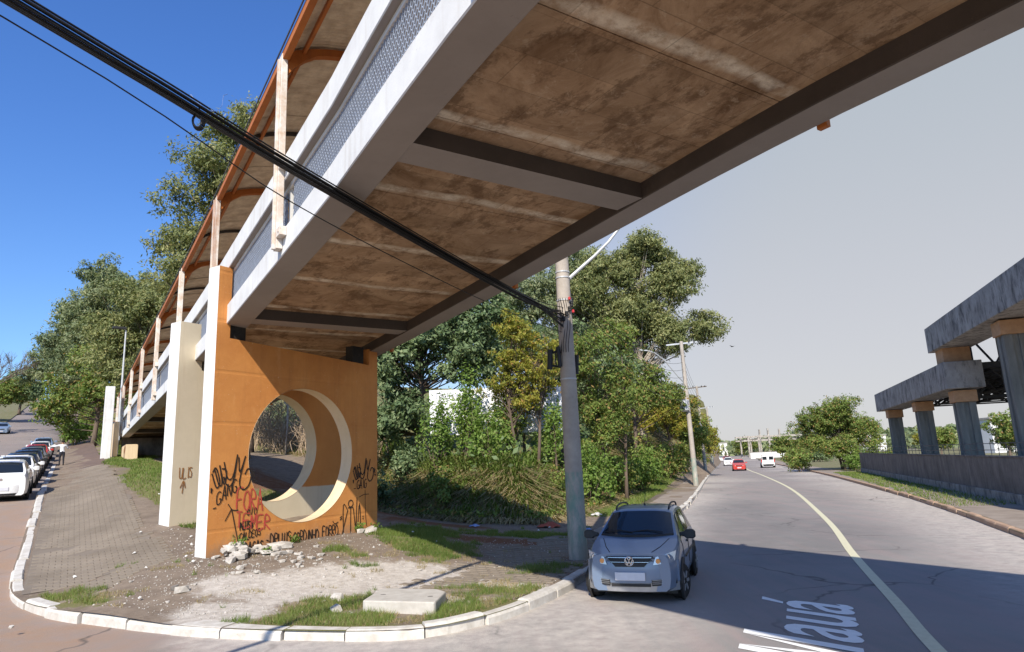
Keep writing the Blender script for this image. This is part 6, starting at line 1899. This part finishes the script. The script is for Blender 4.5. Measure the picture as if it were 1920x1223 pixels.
SH = [(-6.9, 31.8, 1.3, 1.3, 'leaf_dark', 'shadowed shrub on the bank right beside the orange pier'), (-3.2, 29.6, 1.3, 1.15, 'leaf_mid', 'leafy shrub on the bank below the left end of the billboard'), (-1.2, 30.6, 1.1, 1.9, 'leaf_bright', 'bright spray of leaves in front of the billboard middle'),
      (1.9, 29.6, 1.3, 1.5, 'leaf_mid', 'shrub on the bank just left of the thick pole'), (3.6, 33.2, 1.7, 2.0, 'leaf_bright', 'fresh green shrub right of the thick pole'), (5.6, 38.2, 1.7, 1.9, 'leaf_mid', 'spreading shrub on the bank beyond the silver car'),
      (7.4, 42.6, 1.9, 2.3, 'leaf_bright', 'large light green shrub overhanging the grass verge'), (9.6, 48.5, 2.0, 2.3, 'leaf_mid', 'green shrub between the verge and the russet tree'), (11.9, 54.8, 1.9, 2.0, 'leaf_mid', 'shrub next to the foot of the green footed pole'),
      (15.8, 67, 1.8, 2.0, 'leaf_mid', 'shrub filling the verge beyond the green footed pole'), (23.6, 91, 2.2, 2.4, 'leaf_mid', 'shrub by the farther dark topped pole'), (3.2, 31.6, 1.2, 2.2, 'leaf_bright', 'bright shrub at the right end of the billboard'), (-5.2, 33.6, 1.5, 1.7, 'leaf_dark', 'dark shrub under the glossy leafed tree'), (-3.8, 32.0, 1.0, 3.0, 'leaf_bright', 'slender light green sapling before the left end of the billboard'), (-2.3, 32.2, 1.25, 3.3, 'leaf_bright', 'tall loose shrub before the left half of the billboard'), (-.3, 32.4, 1.2, 3.3, 'leaf_mid', 'tall loose shrub before the middle of the billboard'), (1.9, 32.3, 1.0, 3.3, 'leaf_bright', 'tall loose shrub before the right half of the billboard')]
for i, (x, y, a, h, mt, lab) in enumerate(SH):
    shrub(lab, x, y, hz(x, y), a, a, h, mt, 60 + i, .17 if y < 40 else .22, 105 if y < 40 else 75, n=12)

# --- overgrown face of the bank: dry hanging grass, leaves, tall grass on its lip
def bank_cover():
    rng = np.random.default_rng(77)
    B = np.array(densify(BANK[1:], lambda x, y: .25, closed=False))
    T = np.gradient(B, axis=0); T /= np.linalg.norm(T, axis=1)[:, None]; Nn = np.stack([-T[:, 1], T[:, 0]], 1)
    def pts(n, lo, hi, w=None):
        wgt = 1 / np.maximum(np.hypot(B[:, 0], B[:, 1]), 20) ** 1.3
        wgt /= wgt.sum(); i = rng.choice(len(B), n, p=wgt); d = rng.uniform(lo, hi, n)
        xy = B[i] + Nn[i] * d[:, None] + rng.normal(0, .12, (n, 2))
        return xy, -Nn[i], d
    # blades: three-cornered strands that arch out and hang
    def strands(n, lo, hi, L0, L1, out, rise, name, mat, lab, wd=.03):
        xy, o, d = pts(n, lo, hi)
        z = lot_z(xy[:, 0], xy[:, 1]); L = rng.uniform(L0, L1, n)
        p0 = np.column_stack([xy, z - .05]); o3 = np.column_stack([o, np.zeros(n)]) + rng.normal(0, .45, (n, 3)) * np.array([1, 1, 0])
        p1 = p0 + o3 * (L * out * .5)[:, None] + np.array([0, 0, 1]) * (L * rise)[:, None]
        p2 = p0 + o3 * (L * out)[:, None] + np.array([0, 0, 1]) * (L * (rise * 1.1 - .35 * out))[:, None]
        s = rng.normal(size=(n, 3)); s[:, 2] = 0; s /= np.linalg.norm(s, axis=1)[:, None]; s *= (wd * (1 + np.hypot(xy[:, 0], xy[:, 1]) / 60))[:, None]
        V = np.empty((n, 5, 3)); V[:, 0] = p0 - s; V[:, 1] = p0 + s; V[:, 2] = p1 + s * .8; V[:, 3] = p2; V[:, 4] = p1 - s * .8
        lo_ = (np.arange(n)[:, None] * 5 + np.array([[0, 1, 2, 4]])).ravel(); tri = (np.arange(n)[:, None] * 5 + np.array([[4, 2, 3, 3]]))
        t = np.clip(vnoise(xy[:, 0], xy[:, 1], .6, 5) + rng.normal(0, .25, n), 0, 1); col = np.repeat(np.column_stack([t, rng.uniform(0, 1, n), t]), 5, 0)
        me_l = np.concatenate([lo_.reshape(n, 4), tri], 1)
        # quads for the lower half, thin quads closing on the tip
        V2 = V.copy(); V2[:, 3] = p2 + s * .12
        V6 = np.empty((n, 6, 3)); V6[:, :5] = V; V6[:, 5] = p2 + s * .15
        loops = (np.arange(n)[:, None] * 6 + np.array([[0, 1, 2, 4, 4, 2, 5, 3]])).ravel()
        ob = np_mesh(name, V6.reshape(-1, 3), loops, 4, MAT[mat], col=np.repeat(col.reshape(n, 5, 3)[:, :1], 6, 1).reshape(-1, 3))
        return tag(ob, lab, kind='stuff')
    strands(30000, .5, 3.0, .35, .95, .75, .30, 'hanging_grass', 'grass_dry', 'dry grass hanging down the face of the bank', .022)
    strands(17000, 1.6, 4.5, .35, .9, .5, .75, 'bank_grass', 'grass', 'tall green grass along the lip of the bank', .02)
    xy, o, d = pts(30000, .3, 3.6)
    z = lot_z(xy[:, 0], xy[:, 1]) + rng.uniform(.02, .5, len(xy)) ** 1.3
    keep = vnoise(xy[:, 0], z * 1.0 + xy[:, 1], .7, 9) > .42
    C = np.column_stack([xy, z])[keep]; V, col = leaf_arrays(C, np.full(len(C), .16), rng, .55, None, .6)
    tag(leaf_object('creeper', V, col, MAT['leaf_mid']), 'leafy creeper covering parts of the bank', kind='stuff')
    # undergrowth over the forest floor behind
    n = 52000; gx = rng.uniform(-40, 30, n); gy = rng.uniform(27, 95, n)
    bd = poly_side(gx, gy, BANK); l2, s2 = st2(gx, gy); dk = seg_dist(gx, gy, KR_ROAD)
    hgt = vnoise(gx, gy, .35, 12)
    m = (bd > 2.2) & (dk > 2.5) & (rng.uniform(0, 1, n) < hgt * 1.3) & (l2 > 4)
    gx, gy, hgt = gx[m], gy[m], hgt[m]
    z = lot_z(gx, gy) + rng.uniform(0, 1, len(gx)) ** 1.4 * (.5 + 2.6 * hgt)
    V, col = leaf_arrays(np.column_stack([gx, gy, z]), np.full(len(gx), .36), rng, .5, None, .4)
    tag(leaf_object('undergrowth', V, col, MAT['leaf_dark']), 'dark undergrowth beneath the trees of the hillside', kind='stuff')
    # dry leafless vines on the bank beside the ramp, seen through the round openings
    m = MB(); rnd = random.Random(4)
    for i in range(620):
        s_ = rnd.uniform(37, 78); l_ = 13.7 + rnd.uniform(0, 2.6) + max(0, 43 - s_) * -.15; x, y, _ = LS(l_, s_); z = hz(x, y)
        h = rnd.uniform(1.5, 5.2); p = [(x + rnd.uniform(-.3, .3) * k * .5 + .25 * sin(k + i), y + rnd.uniform(-.3, .3) * k * .5 + .25 * cos(k * 1.3 + i), z - .2 + h * k / 5 * (1 if k < 5 else .93)) for k in range(6)]
        m.tube(p, [.022 + .02 * (rnd.random() < .08)] * 6, 3, caps=False)
        for k in (2, 3, 4, 5):
            q = Vector(p[k]); e = q + Vector((rnd.uniform(-.8, .8), rnd.uniform(-.8, .8), rnd.uniform(-.5, .5)))
            m.tube([q, (q + e) / 2 + Vector((0, 0, -.1)), e], .010, 3, caps=False)
    tag(m.build('dry_vines', MAT['dry_twig'], fix=False), 'tangle of dry leafless vines on the bank beside the ramp', kind='stuff')
bank_cover()
for k, (s_, l_) in enumerate(((40, 13.0), (46, 13.5), (54, 13.8))):
    x, y, _ = LS(l_, s_); z = hz(x, y); r = root('thin_trunk', ['slim pale bare trunk seen through the lower part of the round openings', 'pale bare trunk in the middle of the dry vines', 'farthest pale bare trunk among the dry vines'][k], 'tree', (x, y, z))
    m = MB(); m.tube([(0, 0, -.3), (.1, 0, 2), (.05, .1, 4.2), (.3, .2, 6.5)], [.10, .085, .07, .03], 7); m.build('trunk', MAT['bark_pale'], r, smooth='all', fix=False)
    m = MB(); m.tube([(.05, .1, 3.6), (-.6, .2, 4.8), (-1.0, .3, 6.0)], [.05, .035, .01], 5); m.tube([(.08, .1, 4.4), (.7, -.2, 5.6)], [.04, .01], 5); m.build('branches', MAT['bark_pale'], r, fix=False)

# --- right side of the main road
tree('roadside_tree', 'wide low tree at the right of the main road before the station', (35.4, 74, .14), [(34.0, 74, 5.6, 2.6, 2.8, 2.2), (37.2, 74, 4.8, 2.4, 2.6, 2.4), (32.2, 74.5, 4.4, 2.0, 2.4, 2.0), (35.2, 73, 6.6, 1.8, 2, 1.4), (36.8, 73, 2.8, 2.4, 2, 1.6), (33.6, 73, 3.0, 2.2, 2, 1.4)],
     .24, 105, 'leaf_mid', 'bark', .22, 51, 1.0, 96, .42, .4, multi=3)
RS = [(34.4, 69.5, 1.7, 1.5, 'leaf_bright', 'round bush in front of the wide low tree'), (37.4, 68, 1.5, 1.7, 'leaf_mid', 'bush squeezed between the wide low tree and the station wall'), (31.6, 76.5, 1.3, 1.1, 'leaf_mid', 'low bush at the left foot of the wide low tree'),
      (39, 96, 2.0, 1.8, 'leaf_mid', 'bush on the verge beyond the wide low tree'), (43, 105, 2.4, 2.2, 'leaf_mid', 'bigger bush farther along the right verge'), (53, 122, 3.0, 2.2, 'leaf_dark', 'dark bush below the substation gantry'), (60, 142, 3.2, 2.4, 'leaf_mid', 'bush beyond the white van'), (70, 168, 4.0, 3.0, 'leaf_mid', 'bushy clump near the bend on the right')]
for i, (x, y, a, h, mt, lab) in enumerate(RS): shrub(lab, x, y, .14, a, a, h, mt, 90 + i, .22 if y < 80 else .4, 80 if y < 80 else 40, n=11)
ST = [(62, 86, 6.5, 'leaf_mid', 'green tree seen between the two right hand station columns'), (52.5, 63, 5.0, 'leaf_yellow', 'sunlit tree behind the thickest station column'), (78, 92, 8, 'leaf_dark', 'dark tree behind the station at the frame edge'), (72, 116, 6, 'leaf_mid', 'small tree seen left of the middle station column'), (63, 70, 6.5, 'leaf_euc', 'pale green tree under the station space frame')]
for i, (x, y, h, mt, lab) in enumerate(ST):
    tree('broadleaf_tree', lab, (x, y, 0), [(x, y, h * .62, h * .42, h * .42, h * .36), (x + h * .25, y, h * .5, h * .3, h * .3, h * .3)], .36, 44, mt, 'bark', .2, 110 + i, h * .17, 24)
FT = [(80, 206, 7, 'round tree at the right of the road bend'), (60, 232, 8, 'tree standing left of the road bend'), (96, 240, 6.5, 'low tree in front of the substation gantry'), (120, 258, 8, 'tree at the right end of the substation gantry'), (66, 262, 9, 'tall tree where the main road disappears'), (150, 250, 9, 'distant tree behind the wide low tree'), (110, 330, 9, 'far tree behind the substation gantry'), (185, 262, 9, 'distant tree behind the station wall')]
for i, (x, y, h, lab) in enumerate(FT):
    tree('distant_tree', lab, (x, y, 0), [(x, y, h * .6, h * .55, h * .5, h * .38), (x + h * .4, y, h * .5, h * .35, h * .35, h * .3)], .7, 20, ['leaf_mid', 'leaf_dark', 'leaf_yellow'][i % 3], 'bark', .22, 130 + i, h * .2, 22, group='distant trees along the main road')
def far_wood():
    rng = np.random.default_rng(5); n = 42000
    az = np.radians(rng.uniform(10, 58, n)); D = rng.uniform(420, 900, n)
    h = (D / 900 * 13 + 4) * (.35 + vnoise(az * 60, D * .01, 1.0, 31))
    z = rng.uniform(0, 1, n) ** .7 * h
    C = np.column_stack([np.sin(az) * D, np.cos(az) * D, z]); V, col = leaf_arrays(C, 3.6 * np.ones(n), rng, .7)
    tag(leaf_object('far_wood', V, col, MAT['leaf_blue']), 'far off belt of trees along the horizon', kind='stuff')
far_wood()

def bird():
    r = root('bird', 'small dark bird gliding above the road bend', 'bird', (13.3, 40, 8.75), .5); m = MB()
    m.sweep([[(a * cos(t), y, b * sin(t)) for t in np.linspace(0, 2 * pi, 7)[:-1]] for y, a, b in ((-.13, .006, .004), (-.05, .03, .022), (.03, .034, .028), (.09, .02, .018), (.13, .006, .006))]); b_ = m.build('body', MAT['plastic'], r, smooth='all')
    for sx in (-1, 1):
        m = MB(); m.hexa([(sx * .02, -.04, 0), (sx * .02, .05, 0), (sx * .2, .03, .05), (sx * .2, -.02, .05), (sx * .02, -.04, .012), (sx * .02, .05, .012), (sx * .2, .03, .058), (sx * .2, -.02, .058)]); m.build('wing', MAT['plastic'], r)
bird()

# ------------------------------------------------------------------ grass on the lot
def grass_blades(name, n, box, cond, h0, h1, mat, lab, seed, zf=lot_z, w=.006):
    rng = np.random.default_rng(seed)
    x = rng.uniform(box[0], box[1], n); y = rng.uniform(box[2], box[3], n)
    k = cond(x, y); x, y = x[k], y[k]; n = len(x)
    z = zf(x, y) - .01; h = rng.uniform(h0, h1, n) * (1 + .0 * x); d = np.hypot(x, y); ww = w * np.maximum(1, d / 14)
    a = rng.uniform(0, 2 * pi, n); s = np.column_stack([np.cos(a), np.sin(a), 0 * a]) * ww[:, None]
    ln = np.column_stack([rng.normal(0, .45, n), rng.normal(0, .45, n), np.ones(n)]) * h[:, None]
    b = np.column_stack([x, y, z]); V = np.empty((n, 3, 3)); V[:, 0] = b - s; V[:, 1] = b + s; V[:, 2] = b + ln
    t = np.clip(vnoise(x, y, 1.3, 3) + rng.normal(0, .2, n), 0, 1); col = np.repeat(np.column_stack([t, rng.uniform(0, 1, n) * (.8 + .3 * vnoise(x, y, .8, 6)), t]), 3, 0)
    ob = np_mesh(name, V.reshape(-1, 3), np.arange(n * 3), 3, MAT[mat], col=col)
    return tag(ob, lab, kind='stuff')
def gmask(thr, amt=.9, sc=3.0, seed=1):
    def f(x, y):
        inside = in_poly(x, y, LOT_POLY) & (seg_dist(x, y, KERB_S) > .3)
        return inside & (lot_masks(x, y)[:, 1] + amt * (vnoise(x, y, sc, seed) - .5) + .35 * (vnoise(x, y, 9, seed + 1) - .5) > thr)
    return f
grass_blades('grass', 420000, (-10, 3, 9.8, 24), gmask(.50), .035, .14, 'grass', 'green grass tufts on the corner lot', 1, w=.005)
grass_blades('dry_grass', 130000, (-9, 3, 9.8, 18), gmask(.38, 1.0, 2.2, 4), .02, .09, 'grass_dry', 'short dry grass scattered over the dusty lot', 2, w=.005)
grass_blades('lawn', 130000, (-34, -6, 19, 58), lambda x, y: gmask(.5, .5)(x, y) & (st2(x, y)[0] < 7), .05, .15, 'grass', 'bright green lawn strip beside the block paved walk', 3, w=.007)
grass_blades('verge_grass', 110000, (1, 16, 26, 58), lambda x, y: gmask(.45, .4)(x, y) & (seg_dist(x, y, KR_ROAD) > 1.95), .05, .18, 'grass', 'grass verge between the bank and the road pavement', 4, w=.008)
grass_blades('tall_grass', 26000, (-66, -30, 55, 105), lambda x, y: (np.abs(st2(x, y)[0] - 3.4) < .75), .3, .9, 'grass', 'tall roadside grass along the upper walk', 6, w=.012)
grass_blades('station_grass', 50000, (14, 34, 26, 66), lambda x, y: (np.abs((x - SQ[0]) * SBV[0] + (y - SQ[1]) * SBV[1] + 1.1) < 1.0 + .4 * vnoise(x, y, .6, 3)), .05, .16, 'grass', 'grass strip at the foot of the station wall', 5, zf=lambda x, y: .14 + 0 * x, w=.008)
def weed(lab, x, y, h, seed, n=9):
    rng = np.random.default_rng(seed); r = root('weed', lab, 'weed', (x, y, lz(x, y)), group='weeds at the foot of the orange pier'); C = []
    st = MB()
    for k in range(n):
        a = 2.4 * k; e = np.array([cos(a) * h * .4, sin(a) * h * .4, h * rng.uniform(.5, 1)]); st.tube([(0, 0, -.02), tuple(e * .6 + np.array([0, 0, .03])), tuple(e)], .005, 4, caps=False)
        for t in np.linspace(.35, 1, 7): C.append(e * t + rng.normal(0, .03, 3))
    V, col = leaf_arrays(np.array(C), np.full(len(C), .085), rng, .5); leaf_object('leaves', V, col, MAT['leaf_bright'], r); st.build('stems', MAT['grass'], r, fix=False)
for i, (t, d, h, lab) in enumerate(((.62, -.25, .42, 'tallest weed sprouting from the rubble heap'), (2.35, -.10, .2, 'small weed at the foot of the orange pier below the opening'), (4.55, -.18, .3, 'weed beside the flat pale chunk at the pier foot'), (5.15, -.2, .28, 'weed at the right corner of the orange pier'), (1.0, -.8, .16, 'low weed in front of the rubble heap'))):
    p = PP1(t, d, 0); x, y, _ = LS(p[0], p[1]); weed(lab, x, y, h, 200 + i)

# ------------------------------------------------------------------ small things on the lot
def stone_mesh(m, c, sx, sy, sz, rnd, flat=False):
    bm = bmesh.new(); bmesh.ops.create_icosphere(bm, subdivisions=1, radius=1)
    rot = Matrix.Rotation(rnd.uniform(0, 6), 3, 'Z') @ Matrix.Rotation(rnd.uniform(-.35, .35), 3, 'X')
    vs = []
    for v in bm.verts:
        p = v.co.copy(); k = 1 + rnd.uniform(-.28, .22); q = Vector((max(-.72, min(.72, p.x)) * sx, max(-.72, min(.72, p.y)) * sy, max(-.6, min(.6, p.z)) * sz)) * k * 1.2
        vs.append(Vector(c) + rot @ q)
    m.add(vs, [tuple(v.index for v in f.verts) for f in bm.faces]); bm.free()
def gravel():
    rng = np.random.default_rng(19); n = 15000
    x = rng.uniform(-10.5, 3.2, n); y = rng.uniform(9.8, 22, n)
    k = in_poly(x, y, LOT_POLY) & (seg_dist(x, y, KERB_S) > .3)
    l2, s2 = st2(x, y); dens = .25 + .9 * blob(x, y, -6.2, 12.6, 1.7, 1.1) + .6 * blob(x, y, -5.6, 14.6, 2, 1.2) + .35 * vnoise(x, y, 1.2, 7) - .5 * lot_masks(x, y)[:, 1] - .3 * ((l2 < 2) & (s2 > 17))
    k &= (rng.uniform(0, 1, n) < dens * np.clip(1.3 - np.hypot(x + 3, y - 13) / 12, .1, 1)); x, y = x[k], y[k]; n = len(x)
    a_, b_ = toLS(x, y); z = lot_z(x, y); s = rng.uniform(.006, .022, n) * np.where(rng.uniform(0, 1, n) < .06, 1.9, 1)
    O6 = np.array([(1, 0, 0), (0, 1, 0), (-1, 0, 0), (0, -1, 0), (0, 0, .75), (0, 0, -.5)], float)
    V = O6[None] * rng.uniform(.6, 1.3, (n, 6, 1)) * s[:, None, None]; an = rng.uniform(0, 6.28, n); c, q = np.cos(an)[:, None], np.sin(an)[:, None]
    V = np.stack([V[:, :, 0] * c - V[:, :, 1] * q, V[:, :, 0] * q + V[:, :, 1] * c, V[:, :, 2]], 2) + np.stack([x, y, z + .003], 1)[:, None]
    T = np.array([(0, 1, 4), (1, 2, 4), (2, 3, 4), (3, 0, 4), (1, 0, 5), (2, 1, 5), (3, 2, 5), (0, 3, 5)])
    L = (np.arange(n)[:, None, None] * 6 + T[None]).ravel()
    tag(np_mesh('gravel', V.reshape(-1, 3), L, 3, MAT['rubble']), 'fine pale gravel scattered over the corner lot', kind='stuff')
gravel()
def rubble():
    rnd = random.Random(9)
    def stone(lab, x, y, sx, sy, sz, mat='rubble', group=None, dz=0.0, name='rubble_stone'):
        z = lz(x, y) + sz * .45 + dz; m = MB(); stone_mesh(m, (0, 0, 0), sx, sy, sz, rnd)
        o = m.build(name, MAT[mat]); o.location = (x, y, z); return tag(o, lab, 'stone', group)
    for i in range(70):
        t = rnd.gauss(.75, .42); d = -abs(rnd.gauss(.32, .28)) - .1; p = PP1(t, d, 0); x, y, _ = LS(p[0], p[1])
        s_ = rnd.uniform(.035, .125); pile = max(0, .28 - .35 * abs(t - .7) - .25 * abs(d + .3))
        stone('broken lump of pale concrete in the heap at the left foot of the orange pier', x, y, s_ * rnd.uniform(.9, 1.5), s_, s_ * rnd.uniform(.55, .9), group='rubble heap at the pier foot', dz=pile * rnd.random())
    for i in range(30):
        t = rnd.uniform(-.4, 1.8); d = -rnd.uniform(.9, 2.2); p = PP1(t, d, 0); x, y, _ = LS(p[0], p[1])
        s_ = rnd.uniform(.025, .085); stone('loose pale stone scattered in front of the rubble heap', x, y, s_ * 1.3, s_, s_ * .7, group='stones scattered before the heap')
    P = [(1.72, -.42, .36, .24, .12, 'large flat pale chunk at the right end of the rubble heap'), (4.62, -.42, .30, .2, .10, 'flat pale chunk tilted against the right part of the pier foot'), (4.38, -.40, .12, .1, .1, 'small pale block left of the tilted flat chunk'), (4.66, -.60, .13, .11, .11, 'square pale block in front of the tilted flat chunk')]
    for t, d, a, b, c, lab in P:
        p = PP1(t, d, 0); x, y, _ = LS(p[0], p[1]); stone(lab, x, y, a, b, c)
    stone('single white painted cobble lying alone on the gravel', -6.35, 13.1, .13, .10, .09)
    stone('dark cobble touching the lone white cobble', -6.53, 13.2, .08, .08, .08, 'wall_dark')
    stone('pale stone behind the left corner of the concrete cover', -3.35, 12.75, .12, .1, .09)
    stone('pale stone touching the left side of the concrete cover', -3.15, 11.9, .14, .11, .08)
    for i in range(60):
        x, y = rnd.uniform(-9, 1), rnd.uniform(10.9, 17)
        if seg_dist(x, y, KERB_S)[0] < .7: continue
        q = np.array([(x, y)]); 
        if PP1 and (toLS(x, y)[0] > 2.4 and toLS(x, y)[1] > 17.2): continue
        s_ = rnd.uniform(.015, .045); stone('small loose pebble on the dusty corner lot', x, y, s_ * 1.3, s_, s_ * .7, group='loose pebbles on the lot', name='pebble')
    # concrete cover
    fl, fr = Vector((-2.66, 11.72, 0)), Vector((-1.40, 11.28, 0)); bk = Vector((.08, 1.32, 0)) * .98
    base = lz(-2.0, 12.1); m = MB((-2, 12.1, base)); c0 = .16; zt = [base + .17, base + .19, base + .15, base + .12]
    fr_ = (fr - fl).normalized()
    pl = [fl + Vector((0, .03, 0)), fl + fr_ * .05, fr - fr_ * .03, fr + bk * .04, fr + bk * .80, fr + bk - fr_ * .22, fl + bk + fr_ * .10, fl + bk * .9 - fr_ * .02]
    m.sweep([[(p.x, p.y, base - .12) for p in pl], [(p.x, p.y, base + .17 - .03 * (p.y - 11.3)) for p in pl], [(p.x * .985 - .03, p.y * .99 + .12, base + .195 - .03 * (p.y - 11.3)) for p in pl]])
    o = m.build('concrete_cover', MAT['slab'], bevel=.012); o.location = (-2, 12.1, base); tag(o, 'pale rectangular concrete cover lying on the grass at the corner', 'concrete cover')
    for (x, y) in ((-2.42, 12.25), (-1.55, 11.85)):
        m = MB(); m.lathe([(.05, 0), (.05, .008)], (x + 2, y - 12.1, .188 - .03 * (y - 11.3)), 'Z', 10); m.build('lifting_hole', MAT['wall_dark'], o)
    # litter
    L = [(-8.5, 17.9), (-8.6, 18.9), (-7.4, 15.4), (-9.1, 16.4), (-7.9, 14.7), (-10.2, 18.6), (-7.0, 14.9), (-11.5, 22.5), (-12.6, 24.0), (-8.0, 16.9), (-6.9, 12.7), (-9.7, 15.2), (-1.4, 21.6), (-3.0, 19.4), (.6, 22.8), (1.0, 23.6), (3.4, 25.4), (3.6, 26.6), (4.8, 28.2), (-2.2, 18.2)]
    for i, (x, y) in enumerate(L):
        s_ = rnd.uniform(.03, .075); m = MB(); a = rnd.uniform(0, 6)
        m.add([(s_ * cos(a), s_ * sin(a), .0), (s_ * .7 * cos(a + 1.5), s_ * .7 * sin(a + 1.5), .02), (-s_ * cos(a), -s_ * sin(a), .01), (s_ * .7 * cos(a - 1.5), s_ * .7 * sin(a - 1.5), .035), (0, 0, .05)], [(0, 1, 4), (1, 2, 4), (2, 3, 4), (3, 0, 4), (3, 2, 1, 0)])
        o = m.build('paper_scrap', MAT['litter']); o.location = (x, y, lz(x, y) + .03); tag(o, 'small scrap of pale litter on the ground', 'litter', 'scattered litter')
    for nm, mt, x, y, s_, lab in (('rag', 'red_cloth', 1.0, 24.1, .42, 'dull red rag lying at the foot of the bank'), ('plastic_bag', 'blue_plastic', 2.15, 22.4, .24, 'blue plastic bag behind the thick pole'), ('plastic_bag', 'litter', 3.1, 28.0, .26, 'white plastic bag on the grass beyond the thick pole'), ('plastic_bag', 'blue_plastic', -1.6, 24.3, .2, 'small blue bag in the shade at the bank foot')):
        m = MB(); V = []; n = 7
        for j in range(n):
            for i in range(n):
                u_, v_ = i / (n - 1) * 2 - 1, j / (n - 1) * 2 - 1; V.append((u_ * s_ * (1 - .2 * v_ * v_), v_ * s_ * .7, (.30 * s_ * (1 - u_ * u_) * (1 - v_ * v_) + .12 * s_ * sin(5 * u_ + 3 * v_) * (1 - u_ * u_)) + .02))
        m.add(V, [(j * n + i, j * n + i + 1, (j + 1) * n + i + 1, (j + 1) * n + i) for j in range(n - 1) for i in range(n - 1)])
        o = m.build(nm, MAT[mt], smooth='all'); o.location = (x, y, lz(x, y) + .02); tag(o, lab, 'litter')
rubble()
